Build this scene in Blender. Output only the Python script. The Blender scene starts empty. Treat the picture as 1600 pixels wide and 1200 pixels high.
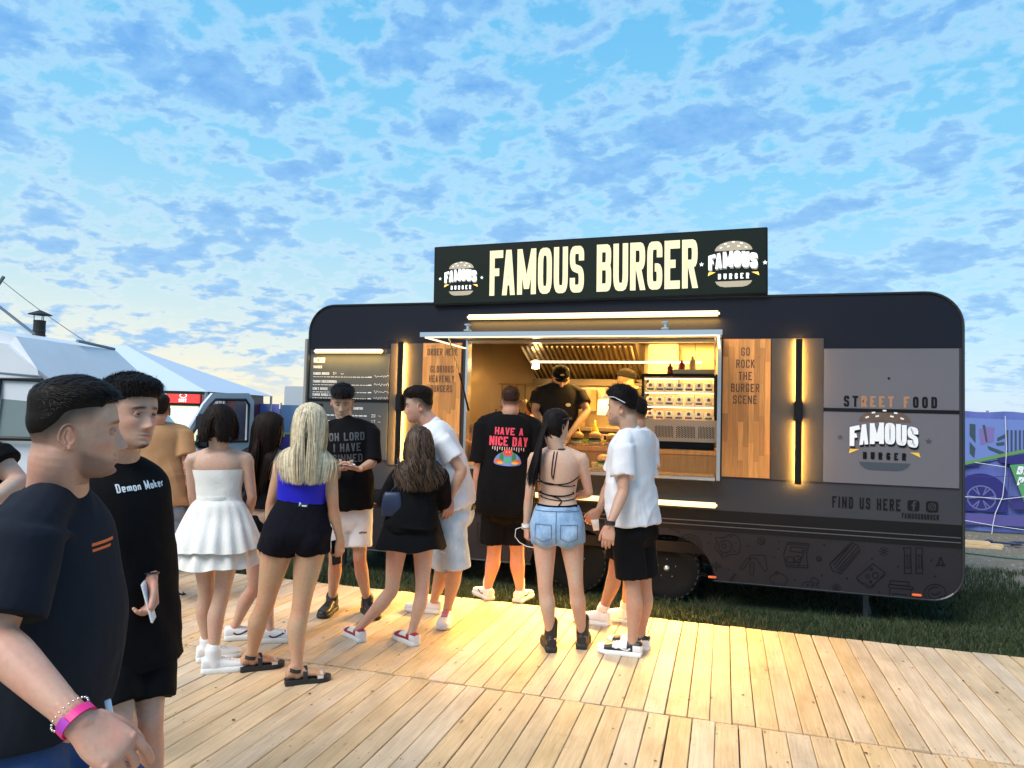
import bpy, bmesh, math, random
import numpy as np
from mathutils import Vector, Matrix, noise
from mathutils.bvhtree import BVHTree

random.seed(7); np.random.seed(7)
S = bpy.context.scene
COL = S.collection
R = math.radians

# ------------------------------------------------------------ camera
CAM_H = 1.6
YAW, PITCH, ROLL, FPX = 16.8, 2.4, 1.48, 1104.0
cy_, cp_, cr_ = R(YAW), R(PITCH), R(ROLL)
FWD = Vector((-math.sin(cy_)*math.cos(cp_), math.cos(cy_)*math.cos(cp_), math.sin(cp_)))
RT0 = Vector((math.cos(cy_), math.sin(cy_), 0))
UP0 = RT0.cross(FWD)
RT = RT0*math.cos(cr_) + UP0*math.sin(cr_)
UP = -RT0*math.sin(cr_) + UP0*math.cos(cr_)
CAMP = Vector((0, 0, CAM_H))
cam_d = bpy.data.cameras.new('camera')
cam = bpy.data.objects.new('camera', cam_d); COL.objects.link(cam)
cam_d.sensor_width = 36; cam_d.lens = FPX/1600*36
cam_d.clip_start = 0.05; cam_d.clip_end = 4000
cam.matrix_world = Matrix(((RT.x, UP.x, -FWD.x, 0), (RT.y, UP.y, -FWD.y, 0), (RT.z, UP.z, -FWD.z, CAM_H), (0, 0, 0, 1)))
S.camera = cam
S.render.resolution_x = 1024; S.render.resolution_y = 768

# ------------------------------------------------------------ exposure
S.view_settings.view_transform = 'Standard'
S.view_settings.look = 'None'
S.view_settings.exposure = 1.45
S.view_settings.gamma = 1.0
S.view_settings.use_curve_mapping = False

# ------------------------------------------------------------ world: dusk sky with broken cloud
SUN_EL, SUN_AZ = 48.0, -28.0          # soft fill sun added behind and left of the camera
W = bpy.data.worlds.new('World'); S.world = W; W.use_nodes = True
nt = W.node_tree; nt.nodes.clear()
def nd(t, **k):
    n = nt.nodes.new(t)
    for a, b in k.items():
        setattr(n, a, b)
    return n
def lk(a, b): nt.links.new(a, b)
def mth(op, a, b=None, c=None, clamp=False):
    n = nd('ShaderNodeMath', operation=op, use_clamp=clamp)
    for i, v in enumerate((a, b, c)):
        if v is None: continue
        if isinstance(v, (int, float)): n.inputs[i].default_value = v
        else: lk(v, n.inputs[i])
    return n.outputs[0]
def mixc(f, a, b, mode='MIX'):
    n = nd('ShaderNodeMix', data_type='RGBA', blend_type=mode)
    for i, v in ((0, f), (6, a), (7, b)):
        if isinstance(v, (int, float)): n.inputs[i].default_value = v
        elif isinstance(v, tuple): n.inputs[i].default_value = (*v, 1)
        else: lk(v, n.inputs[i])
    return n.outputs[2]
def ramp(f, stops):
    n = nd('ShaderNodeValToRGB'); el = n.color_ramp.elements
    while len(el) < len(stops): el.new(0.5)
    for e, (p, c) in zip(el, stops):
        e.position = p; e.color = (*c, 1) if len(c) == 3 else c
    lk(f, n.inputs[0]); return n.outputs[0]
tc = nd('ShaderNodeTexCoord')
sep = nd('ShaderNodeSeparateXYZ'); lk(tc.outputs['Generated'], sep.inputs[0])
dx, dy, dz = sep.outputs
sky = nd('ShaderNodeTexSky'); sky.sky_type = 'NISHITA'; sky.sun_disc = False
sky.sun_elevation = R(SUN_EL); sky.sun_rotation = R(180-SUN_AZ)
zc = mth('MAXIMUM', dz, 0.0)
grad = ramp(zc, [(0.0, (0.68, 0.82, 0.97)), (0.05, (0.64, 0.85, 1.0)), (0.14, (0.44, 0.79, 1.0)), (0.32, (0.25, 0.67, 0.98)), (0.55, (0.15, 0.55, 0.94)), (1.0, (0.08, 0.38, 0.82))])
# sunset glow low on the left
az = mth('ADD', mth('MULTIPLY', dx, -0.80), mth('MULTIPLY', dy, 0.60))
glow = mth('MULTIPLY', mth('POWER', mth('MAXIMUM', az, 0.0), 3.6), mth('POWER', mth('SUBTRACT', 1.0, zc), 8.0))
base = mixc(glow, grad, (1.15, 0.98, 0.62))
base = mixc(0.12, base, mixc(1.0, sky.outputs[0], (0.12, 0.12, 0.12), 'MULTIPLY'))
# cloud deck seen from below
inv = mth('DIVIDE', 1.0, mth('ADD', zc, 0.24))
cmb = nd('ShaderNodeCombineXYZ')
lk(mth('MULTIPLY', dx, inv), cmb.inputs[0]); lk(mth('MULTIPLY', dy, inv), cmb.inputs[1])
def nz(vec, scale, detail, rough=0.55, dist=0.0, off=(0, 0, 0), rot=0.0, scl=(1, 1, 1)):
    m = nd('ShaderNodeMapping'); m.inputs[1].default_value = off; m.inputs[2].default_value = (0, 0, rot); m.inputs[3].default_value = scl
    lk(vec, m.inputs[0])
    n = nd('ShaderNodeTexNoise'); n.inputs['Scale'].default_value = scale; n.inputs['Detail'].default_value = detail
    n.inputs['Roughness'].default_value = rough; n.inputs['Distortion'].default_value = dist
    lk(m.outputs[0], n.inputs['Vector']); return n.outputs[0]
big = nz(cmb.outputs[0], 3.3, 3, off=(3.1, 1.7, 0), rot=0.6)
mid = nz(cmb.outputs[0], 10.0, 9, 0.60, 0.15, off=(1.3, 4.2, 0), rot=0.5, scl=(1.0, 1.12, 1))
fin = nz(cmb.outputs[0], 17.0, 6, 0.6, 0.2, off=(5, 2, 0))
den = mth('ADD', mth('MULTIPLY', big, 1.05), mth('ADD', mth('MULTIPLY', mid, 0.80), mth('MULTIPLY', fin, 0.26)))
cm = nd('ShaderNodeMapRange'); lk(den, cm.inputs[0]); cm.inputs[1].default_value = 0.955; cm.inputs[2].default_value = 1.26; cm.interpolation_type = 'SMOOTHSTEP'
cover = cm.outputs[0]
edge = ramp(cover, [(0.0, (1.0,)*3), (0.25, (0.75,)*3), (0.55, (0.15,)*3), (0.8, (0.0,)*3)])
ccol = mixc(mth('MULTIPLY', zc, 2.2, clamp=True), (0.30, 0.54, 0.86), (0.125, 0.37, 0.82))
ccol = mixc(mth('MULTIPLY', mth('SUBTRACT', fin, 0.30), 1.3, clamp=True), ccol, (0.42, 0.72, 1.0))
lit = mixc(mth('MULTIPLY', glow, 1.6, clamp=True), (0.74, 0.92, 1.04), (1.0, 0.93, 0.74))
cloudc = mixc(edge, ccol, lit)
low = mth('MULTIPLY', zc, 14.0, clamp=True)
fac = mth('MULTIPLY', mth('MULTIPLY', mth('POWER', cover, 0.6), 0.92), low)
final = mixc(fac, base, cloudc)
bg = nd('ShaderNodeBackground'); lk(final, bg.inputs[0]); bg.inputs[1].default_value = 0.385
wo = nd('ShaderNodeOutputWorld'); lk(bg.outputs[0], wo.inputs[0])

# ------------------------------------------------------------ broad fill sun added behind the camera
sd = bpy.data.lights.new('sun', 'SUN'); sd.energy = 1.5; sd.angle = R(36); sd.color = (1.0, 0.93, 0.84)
so = bpy.data.objects.new('sun', sd); COL.objects.link(so)
sdir = Vector((math.sin(R(SUN_AZ))*math.cos(R(SUN_EL)), -math.cos(R(SUN_AZ))*math.cos(R(SUN_EL)), math.sin(R(SUN_EL))))
so.rotation_euler = sdir.to_track_quat('Z', 'Y').to_euler()

# ------------------------------------------------------------ helpers
MATS = {}
def mat(name, col=(0.5,)*3, rough=0.6, metal=0.0, emit=None, es=0.0, var=0.0, vscale=8.0, bump=0.0, bscale=60.0, attr=False, spec=0.5, stretch=(1, 1, 1), objrand=0.0, island=0.0, trans=0.0, alpha=1.0, sheen=0.0, sss=0.0, coords='Object'):
    if name in MATS: return MATS[name]
    m = bpy.data.materials.new(name); m.use_nodes = True
    t = m.node_tree; b = t.nodes['Principled BSDF']
    b.inputs['Base Color'].default_value = (*col, 1); b.inputs['Roughness'].default_value = rough
    b.inputs['Metallic'].default_value = metal; b.inputs['Specular IOR Level'].default_value = spec
    if sheen: b.inputs['Sheen Weight'].default_value = sheen
    if trans: b.inputs['Transmission Weight'].default_value = trans
    if alpha < 1: b.inputs['Alpha'].default_value = alpha
    if emit: b.inputs['Emission Color'].default_value = (*emit, 1); b.inputs['Emission Strength'].default_value = es
    if sss:
        b.inputs['Subsurface Weight'].default_value = sss; b.inputs['Subsurface Radius'].default_value = (0.012, 0.004, 0.002); b.inputs['Subsurface Scale'].default_value = 1.0
    N = t.nodes.new; L = t.links.new
    tcn = N('ShaderNodeTexCoord'); mp = N('ShaderNodeMapping'); mp.inputs[3].default_value = stretch
    L(tcn.outputs[coords], mp.inputs[0])
    csock = None
    if attr:
        a = N('ShaderNodeAttribute'); a.attribute_name = 'tint'; csock = a.outputs[0]
    def hsv(val_sock, amt):
        nonlocal csock
        h = N('ShaderNodeHueSaturation')
        mr = N('ShaderNodeMapRange'); mr.inputs[3].default_value = 1-amt; mr.inputs[4].default_value = 1+amt
        L(val_sock, mr.inputs[0]); L(mr.outputs[0], h.inputs['Value'])
        if csock: L(csock, h.inputs['Color'])
        else: h.inputs['Color'].default_value = (*col, 1)
        csock = h.outputs[0]
    if var:
        n = N('ShaderNodeTexNoise'); n.inputs['Scale'].default_value = vscale; n.inputs['Detail'].default_value = 6; n.inputs['Roughness'].default_value = .6
        L(mp.outputs[0], n.inputs['Vector'])
        mr0 = N('ShaderNodeMapRange'); mr0.inputs[1].default_value = .3; mr0.inputs[2].default_value = .7; L(n.outputs[0], mr0.inputs[0])
        hsv(mr0.outputs[0], var)
    if objrand:
        oi = N('ShaderNodeObjectInfo'); hsv(oi.outputs['Random'], objrand)
    if island:
        g = N('ShaderNodeNewGeometry'); hsv(g.outputs['Random Per Island'], island)
    if csock: L(csock, b.inputs['Base Color'])
    if bump:
        n2 = N('ShaderNodeTexNoise'); n2.inputs['Scale'].default_value = bscale; n2.inputs['Detail'].default_value = 5
        L(mp.outputs[0], n2.inputs['Vector'])
        bp = N('ShaderNodeBump'); bp.inputs['Strength'].default_value = min(1, bump); bp.inputs['Distance'].default_value = 0.02*bump
        L(n2.outputs[0], bp.inputs['Height']); L(bp.outputs[0], b.inputs['Normal'])
    MATS[name] = m; return m

def mk(name, vf, material, parent=None, smooth=False, origin=None, tint=None, loc=None, kind=None):
    """link ONE mesh object; vertices given in world space are stored relative to origin"""
    v, f = vf
    me = bpy.data.meshes.new(name)
    if origin is not None:
        o3 = np.array(origin, float)
        v = np.asarray(v, float).reshape(-1, 3) - o3
        v = v.tolist()
    elif isinstance(v, np.ndarray): v = v.tolist()
    me.from_pydata([tuple(p) for p in v], [], f if isinstance(f, list) else [tuple(int(i) for i in q) for q in f])
    if isinstance(material, (list, tuple)):
        for m_ in material: me.materials.append(m_)
    elif material: me.materials.append(material)
    if smooth: me.polygons.foreach_set('use_smooth', [True]*len(me.polygons))
    if tint is not None:
        a = me.color_attributes.new('tint', 'FLOAT_COLOR', 'POINT')
        a.data.foreach_set('color', np.asarray(tint, np.float32).reshape(-1))
    o = bpy.data.objects.new(name, me); COL.objects.link(o)
    if parent: o.parent = parent
    if loc is not None: o.location = loc
    if kind: o['kind'] = kind
    return o
def root(name, loc, label, cat, group=None, rz=0.0):
    o = bpy.data.objects.new(name, None); COL.objects.link(o); o.location = loc; o.rotation_euler = (0, 0, rz)
    o.empty_display_size = 0.2
    o['label'] = label; o['category'] = cat
    if group: o['group'] = group
    return o
def tag(o, label, cat, group=None):
    o['label'] = label; o['category'] = cat
    if group: o['group'] = group
    return o

class MB:
    def __init__(s): s.v = []; s.f = []
    def add(s, v, f):
        b = len(s.v); s.v += [tuple(p) for p in v]; s.f += [tuple(i+b for i in q) for q in f]; return s
    def box(s, x0, x1, y0, y1, z0, z1, bev=0.0):
        if bev:
            b = bev
            xs = (x0, x0+b, x1-b, x1)
            bm = bmesh.new(); bmesh.ops.create_cube(bm, size=1)
            for q in bm.verts: q.co = Vector(((x0+x1)/2+q.co.x*(x1-x0), (y0+y1)/2+q.co.y*(y1-y0), (z0+z1)/2+q.co.z*(z1-z0)))
            bmesh.ops.bevel(bm, geom=bm.edges[:], offset=b, segments=2, affect='EDGES')
            bm.verts.index_update()
            s.add([q.co[:] for q in bm.verts], [tuple(w.index for w in fc.verts) for fc in bm.faces]); bm.free(); return s
        return s.add([(x0,y0,z0),(x1,y0,z0),(x1,y1,z0),(x0,y1,z0),(x0,y0,z1),(x1,y0,z1),(x1,y1,z1),(x0,y1,z1)],
                     [(0,3,2,1),(4,5,6,7),(0,1,5,4),(1,2,6,5),(2,3,7,6),(3,0,4,7)])
    def quad(s, a, b, c, d): return s.add([a, b, c, d], [(0, 1, 2, 3)])
    def tube(s, pts, rad, n=8, cap=True):
        pts = [Vector(p) for p in pts]
        if not hasattr(rad, '__len__'): rad = [rad]*len(pts)
        b = len(s.v); prev = None
        for i, p in enumerate(pts):
            d = (pts[min(i+1, len(pts)-1)]-pts[max(i-1, 0)]).normalized()
            if prev is None:
                prev = d.orthogonal().normalized()
            u = (prev-d*prev.dot(d))
            u = u.normalized() if u.length > 1e-6 else d.orthogonal().normalized()
            prev = u; w = d.cross(u)
            for k in range(n):
                a = 2*math.pi*k/n; q = p+(u*math.cos(a)+w*math.sin(a))*rad[i]; s.v.append(q[:])
        for i in range(len(pts)-1):
            for k in range(n):
                k2 = (k+1) % n
                s.f.append((b+i*n+k, b+i*n+k2, b+(i+1)*n+k2, b+(i+1)*n+k))
        if cap:
            s.f.append(tuple(b+k for k in range(n))[::-1]); e = b+(len(pts)-1)*n; s.f.append(tuple(e+k for k in range(n)))
        return s
    def lathe(s, prof, n=16, c=(0, 0, 0), axis='z'):
        b = len(s.v)
        for r, z in prof:
            for k in range(n):
                a = 2*math.pi*k/n
                p = (r*math.cos(a), r*math.sin(a), z)
                if axis == 'y': p = (p[0], z, p[1])
                if axis == 'x': p = (z, p[0], p[1])
                s.v.append((c[0]+p[0], c[1]+p[1], c[2]+p[2]))
        for i in range(len(prof)-1):
            for k in range(n):
                k2 = (k+1) % n
                s.f.append((b+i*n+k, b+i*n+k2, b+(i+1)*n+k2, b+(i+1)*n+k))
        s.f.append(tuple(b+k for k in range(n))[::-1]); e = b+(len(prof)-1)*n; s.f.append(tuple(e+k for k in range(n)))
        return s
    def ball(s, c, r, n=10, m=7):
        if not hasattr(r, '__len__'): r = (r, r, r)
        b = len(s.v)
        for i in range(m+1):
            t = math.pi*i/m
            for k in range(n):
                a = 2*math.pi*k/n
                s.v.append((c[0]+r[0]*math.sin(t)*math.cos(a), c[1]+r[1]*math.sin(t)*math.sin(a), c[2]+r[2]*math.cos(t)))
        for i in range(m):
            for k in range(n):
                k2 = (k+1) % n
                s.f.append((b+i*n+k, b+(i+1)*n+k, b+(i+1)*n+k2, b+i*n+k2))
        return s
    def prism(s, poly, y0, y1):
        """polygon in (x,z) extruded along y"""
        b = len(s.v); n = len(poly)
        for x, z in poly: s.v.append((x, y0, z))
        for x, z in poly: s.v.append((x, y1, z))
        s.f.append(tuple(range(b, b+n))); s.f.append(tuple(range(b+2*n-1, b+n-1, -1)))
        for i in range(n):
            j = (i+1) % n; s.f.append((b+i, b+n+i, b+n+j, b+j))
        return s
    @property
    def vf(s): return (s.v, s.f)

# ------------------------------------------------------------ stroke lettering
def arcp(cx, cy, rx, ry, a0, a1, n=8):
    return [(cx+rx*math.cos(R(a0+(a1-a0)*i/n)), cy+ry*math.sin(R(a0+(a1-a0)*i/n))) for i in range(n+1)]
def roundp(pts, r, closed=False):
    out = []; n = len(pts)
    for i, p in enumerate(pts):
        if (not closed and (i == 0 or i == n-1)) or len(p) == 3: out.append(tuple(p[:2])); continue
        a = Vector(pts[i-1][:2]); b = Vector(p[:2]); c = Vector(pts[(i+1) % n][:2])
        ra = min(r, (a-b).length*.48); rc = min(r, (c-b).length*.48)
        s_ = b+(a-b).normalized()*ra; e_ = b+(c-b).normalized()*rc
        for k in range(5):
            t = k/4; q = s_*(1-t)**2+b*2*t*(1-t)+e_*t*t; out.append((q.x, q.y))
    return out
G = {
 'A': [[(0,0),(.42,1),(.58,1),(1,0)], [(.15,.28),(.85,.28)]],
 'B': [('r',[(0,0),(0,1),(1,1),(.96,.54),(0,.54)],.22), ('r',[(0,.54),(1,.54),(1,0),(0,0)],.22)],
 'C': [('r',[(1,.68),(1,1),(0,1),(0,0),(1,0),(1,.32)],.28)],
 'D': [('r',[(0,0),(0,1),(1,1),(1,0),(0,0)],.3)],
 'E': [[(1,1),(0,1),(0,0),(1,0)], [(0,.52),(.85,.52)]],
 'F': [[(1,1),(0,1),(0,0)], [(0,.52),(.85,.52)]],
 'G': [('r',[(1,.7),(1,1),(0,1),(0,0),(1,0),(1,.45),(.5,.45)],.26)],
 'H': [[(0,0),(0,1)], [(1,0),(1,1)], [(0,.5),(1,.5)]],
 'I': [[(.5,0),(.5,1)]],
 'J': [('r',[(1,1),(1,0),(0,0),(0,.3)],.26)],
 'K': [[(0,0),(0,1)], [(1,1),(.1,.42)], [(.32,.6),(1,0)]],
 'L': [[(0,1),(0,0),(1,0)]],
 'M': [[(0,0),(0,1),(.5,.12),(1,1),(1,0)]],
 'N': [[(0,0),(0,1),(1,0),(1,1)]],
 'O': [('c',[(0,0),(0,1),(1,1),(1,0)],.32)],
 'P': [('r',[(0,0),(0,1),(1,1),(1,.44),(0,.44)],.24)],
 'Q': [('c',[(0,0),(0,1),(1,1),(1,0)],.32), [(.6,.25),(1.05,-.1)]],
 'R': [('r',[(0,0),(0,1),(1,1),(1,.5),(0,.5)],.24), [(.55,.5),(1,0)]],
 'S': [('r',[(1,.72),(1,1),(0,1),(0,.56),(1,.46),(1,0),(0,0),(0,.28)],.26)],
 'T': [[(0,1),(1,1)], [(.5,1),(.5,0)]],
 'U': [('r',[(0,1),(0,0),(1,0),(1,1)],.3)],
 'V': [[(0,1),(.5,0),(1,1)]],
 'W': [[(0,1),(.25,0),(.5,.85),(.75,0),(1,1)]],
 'X': [[(0,0),(1,1)], [(0,1),(1,0)]],
 'Y': [[(0,1),(.5,.45),(1,1)], [(.5,.45),(.5,0)]],
 'Z': [[(0,1),(1,1),(0,0),(1,0)]],
 '0': [('c',[(0,0),(0,1),(1,1),(1,0)],.32)], '1': [[(.2,.8),(.6,1),(.6,0)]],
 '2': [('r',[(0,.75),(0,1),(1,1),(1,.55),(0,.1),(0,0)],.25), [(0,0),(1,0)]],
 '5': [('r',[(1,1),(0,1),(0,.55),(1,.6),(1,0),(0,0),(0,.2)],.12)],
 '7': [[(0,1),(1,1),(.4,0)]], "'": [[(.5,1),(.5,.8)]], '.': [[(.4,0),(.6,0)]], '-': [[(.1,.5),(.9,.5)]],
 'a': [('c',[(0,0),(0,.55),(.85,.55),(.85,0)],.22), [(.95,.6),(.95,0)]],
 'm': [[(0,0),(0,.6)], ('r',[(0,.5),(.5,.6),(.5,0)],.1), ('r',[(.5,.5),(1,.6),(1,0)],.1)],
 'n': [[(0,0),(0,.6)], ('r',[(0,.5),(.9,.62),(.9,0)],.2)],
 'o': [('c',[(0,0),(0,.6),(1,.6),(1,0)],.25)],
 'e': [('r',[(.95,.05),(.1,0),(0,.6),(1,.6),(.95,.32),(.05,.3)],.2)],
 'k': [[(0,0),(0,1)], [(.9,.6),(.1,.28)], [(.3,.36),(1,0)]],
 'r': [[(0,0),(0,.6)], ('r',[(0,.4),(.4,.62),(.9,.55)],.2)],
 'f': [('r',[(1,.95),(.5,1),(.45,.6),(.45,0)],.25), [(.1,.6),(.9,.6)]],
 'u': [('r',[(0,.6),(0,0),(.95,0),(.95,.6)],.25)], 't': [[(.45,1),(.45,0),(.9,0)], [(.1,.6),(.9,.6)]], 'i': [[(.5,0),(.5,.6)]], 'l': [[(.5,0),(.5,1)]],
 's': [('r',[(.95,.5),(.5,.62),(.05,.45),(.95,.2),(.5,0),(.05,.1)],.2)], 'w': [[(0,.6),(.25,0),(.5,.5),(.75,0),(1,.6)]],
 'g': [('c',[(0,0),(0,.55),(.85,.55),(.85,0)],.22), ('r',[(.9,.6),(.9,-.4),(.1,-.35)],.2)], 'd': [('c',[(0,0),(0,.55),(.85,.55),(.85,0)],.22), [(.92,1),(.92,0)]],
}
G['B'] = [('r',[(0,.54),(0,1,0),(1,1),(.96,.54),(0,.54)],.2), ('r',[(0,.54),(0,0,0),(1,0),(1,.54),(0,.54)],.2)]; G['D'] = [('r',[(0,.5),(0,0,0),(1,0),(1,1),(0,1,0),(0,.5)],.28)]; G['P'] = [('r',[(0,0),(0,1,0),(1,1),(1,.44),(0,.44)],.24)]
G['A'] = [[(.15,.26),(.85,.26)]]; G['M'] = [[(0,0),(0,1)], [(1,0),(1,1)]]; G['N'] = [[(0,0),(0,1)], [(1,0),(1,1)]]; G['V'] = []; G['W'] = []
G['K'] = [[(0,0),(0,1)]]; G['R'] = [('r',[(0,0),(0,1,0),(1,1),(1,.5),(0,.5)],.24)]; G['Y'] = [[(.5,.5),(.5,0)]]
DIAG = {'A': [((.02,0),(.46,1)), ((.98,0),(.54,1))], 'M': [((.0,1),(.5,.12)), ((1,1),(.5,.12))], 'N': [((.0,1),(1,0))], 'V': [((.0,1),(.48,0)), ((1,1),(.52,0))],
        'W': [((0,1),(.27,0)), ((.5,.9),(.27,0)), ((.5,.9),(.73,0)), ((1,1),(.73,0))], 'K': [((1,1),(.15,.42)), ((.32,.58),(1.05,0))], 'R': [((.55,.5),(1.05,0))], 'Y': [((0,1),(.5,.42)), ((1,1),(.5,.42))]}
def glyph_lines(ch):
    out = []
    for st in G.get(ch, []):
        if isinstance(st, tuple) and st[0] == 'r': out.append((roundp(st[1], st[2]), False))
        elif isinstance(st, tuple) and st[0] == 'c': out.append((roundp(st[1], st[2], True), True))
        else: out.append((st, False))
    return out
def stroke2d(pts, t, closed=False, sub=0.0):
    """ribbon polygon (quads) of thickness t round a 2-D polyline; mitred"""
    P = [Vector((p[0], p[1])) for p in pts]
    Q = [P[0]]
    for p in P[1:]:
        if (p-Q[-1]).length > 1e-5: Q.append(p)
    P = Q
    if closed and (P[0]-P[-1]).length < 1e-5: P.pop()
    if sub:
        Q = []; m = len(P); rng = m if closed else m-1
        for i in range(rng):
            a, b = P[i], P[(i+1) % m]; k = max(1, int((b-a).length/sub))
            for j in range(k): Q.append(a.lerp(b, j/k))
        if not closed: Q.append(P[-1])
        P = Q
    n = len(P); v = []; f = []
    for i in range(n):
        if closed: a, b = P[i-1], P[(i+1) % n]
        else: a, b = P[max(0, i-1)], P[min(n-1, i+1)]
        d1 = (P[i]-a); d2 = (b-P[i])
        d1 = d1.normalized() if d1.length > 1e-9 else d2.normalized()
        d2 = d2.normalized() if d2.length > 1e-9 else d1
        n1 = Vector((-d1.y, d1.x)); n2 = Vector((-d2.y, d2.x)); mm = n1+n2
        if mm.length < 1e-3: mm = n1
        mm.normalize(); k = 1/max(.42, mm.dot(n1)); o = mm*(t/2*k)
        v += [(P[i]+o)[:], (P[i]-o)[:]]
    for i in range(n if closed else n-1):
        j = (i+1) % n; f.append((2*i, 2*i+1, 2*j+1, 2*j))
    return v, f
class Flat:
    """2-D artwork gathered as flat faces; lay(...) puts it on a plane; every stroke a hair above the last"""
    def __init__(s): s.v = []; s.f = []; s.k = 0; s.st = []
    def line(s, pts, t, closed=False, sub=0.0):
        s.st.append((len(s.v), len(s.f)))
        v, f = stroke2d(pts, t, closed, sub); b = len(s.v); dz = (s.k % 7)*0.00012; s.k += 1
        s.v += [(p[0], p[1], dz) for p in v]; s.f += [tuple(i+b for i in q) for q in f]; return s
    def poly(s, pts):
        s.st.append((len(s.v), len(s.f)))
        b = len(s.v); dz = (s.k % 7)*0.00012; s.k += 1
        s.v += [(p[0], p[1], dz) for p in pts]; s.f.append(tuple(range(b, b+len(pts)))); return s
    def text(s, txt, x, y, h, wf=0.45, t=0.16, gap=0.16, sub=0.0, wmap={}, warp=None):
        """wf glyph width / height, t stroke / height"""
        T = t*h
        prev_ = ''
        for ch in txt:
            if prev_ == 'F' and ch == 'A': x -= .10*h*wf/.46
            prev_ = ch
            if ch == ' ': x += h*(wf*.6+gap); continue
            w = h*wf*{'M': 1.38, 'W': 1.4, 'N': 1.12, 'I': .42, "'": .4, '.': .4, 'm': 1.3, 'w': 1.3, 'i': .4, 'l': .4}.get(ch, 1.0)
            if ch == 'I': w = T*1.05
            for a_, b_ in DIAG.get(ch, []):
                ax_, ay_, bx_, by_ = x+T/2+a_[0]*(w-T), y+a_[1]*h, x+T/2+b_[0]*(w-T), y+b_[1]*h
                L2 = math.hypot(bx_-ax_, by_-ay_); hw = min(T*.95*L2/abs(by_-ay_), T*1.5)/2; n_ = max(1, int(L2/sub)) if sub else 1
                pp = []
                for q_ in range(n_+1):
                    u_ = q_/n_; cx_2 = ax_+(bx_-ax_)*u_; cy_2 = ay_+(by_-ay_)*u_; pp.append([(cx_2-hw, cy_2), (cx_2+hw, cy_2)])
                b0 = len(s.v); dz = (s.k % 7)*0.00012; s.k += 1; s.st.append((len(s.v), len(s.f)))
                for l_, r_ in pp:
                    if warp: l_, r_ = warp(l_), warp(r_)
                    s.v += [(l_[0], l_[1], dz), (r_[0], r_[1], dz)]
                s.f += [(b0+2*q_, b0+2*q_+1, b0+2*q_+3, b0+2*q_+2) for q_ in range(n_)]
            for pts, cl in glyph_lines(ch):
                pp = [(x+T/2+p[0]*(w-T), y+T/2+p[1]*(h-T)) for p in pts]
                if not cl and len(pp) > 1 and ch.isupper():
                    for e0, e1 in ((0, 1), (-1, -2)):
                        vx, vy = pts[e0][0]-pts[e1][0], pts[e0][1]-pts[e1][1]
                        if abs(vx) < 1e-6 and pts[e0][1] in (0, 1): pp[e0] = (pp[e0][0], pp[e0][1]+math.copysign(T/2, vy))
                        elif abs(vy) < 1e-6 and pts[e0][0] in (0, 1) and abs(vx) > .3: pp[e0] = (pp[e0][0]+math.copysign(T/2, vx)*(0 if len(pts) > 8 else 1), pp[e0][1])
                if warp: pp = [warp(q) for q in pp]
                s.line(pp, T, cl, sub)
            x += w+gap*h
        return x-gap*h
    def lay(s, o, ex, ez, off=(0, 0, 0)):
        """o origin, ex image-x axis, ez image-y axis; thickness axis = ex x ez (towards viewer)"""
        o = Vector(o); ex = Vector(ex); ez = Vector(ez); n = ex.cross(ez).normalized()
        return ([(o+ex*a+ez*b+n*c)[:] for a, b, c in s.v], s.f)
def clusters(fl, grow=0.0):
    """split artwork into groups of touching strokes, one mesh each"""
    st = fl.st+[(len(fl.v), len(fl.f))]; P = []
    for (v0, f0), (v1, f1) in zip(st[:-1], st[1:]):
        if v1 == v0: continue
        A = np.array([p[:2] for p in fl.v[v0:v1]]); P.append([v0, v1, f0, f1, *A.min(0), *A.max(0)])
    n = len(P); par = list(range(n))
    def fd(i):
        while par[i] != i: i = par[i]
        return i
    for i in range(n):
        for j in range(i):
            a, b = P[i], P[j]
            if a[4]-grow < b[6] and b[4]-grow < a[6] and a[5]-grow < b[7] and b[5]-grow < a[7]: par[fd(i)] = fd(j)
    out = {}
    for i in range(n):
        q = out.setdefault(fd(i), Flat()); v0, v1, f0, f1 = P[i][:4]; b = len(q.v); q.v += fl.v[v0:v1]; q.f += [tuple(k-v0+b for k in f) for f in fl.f[f0:f1]]
    return list(out.values())
def textw(txt, h, wf, t, gap):
    x = 0
    for ch in txt:
        if ch == ' ': x += h*(wf*.6+gap); continue
        w = h*wf*{'M': 1.38, 'W': 1.4, 'N': 1.12, 'I': .42, "'": .4, '.': .4, 'm': 1.3, 'w': 1.3, 'i': .4, 'l': .4}.get(ch, 1.0)
        if ch == 'I': w = t*h*1.05
        x += w+gap*h
    return x-gap*h

def at(px, py, D, dd=0.0):
    """world point seen at a photograph pixel, D metres in front of the camera"""
    d = FWD + RT*((px-800)/FPX) - UP*((py-600)/FPX)
    hf = Vector((FWD.x, FWD.y, 0)).normalized()
    k = (D+dd)/(d.x*hf.x+d.y*hf.y)
    return CAMP + d*k
def ground(px, py, z=0.0):
    d = FWD + RT*((px-800)/FPX) - UP*((py-600)/FPX)
    return CAMP + d*((z-CAM_H)/d.z)
HF = Vector((FWD.x, FWD.y, 0)).normalized()
HR = Vector((RT0.x, RT0.y, 0))
def depth(p): return (Vector(p)-CAMP).dot(HF)
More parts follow.
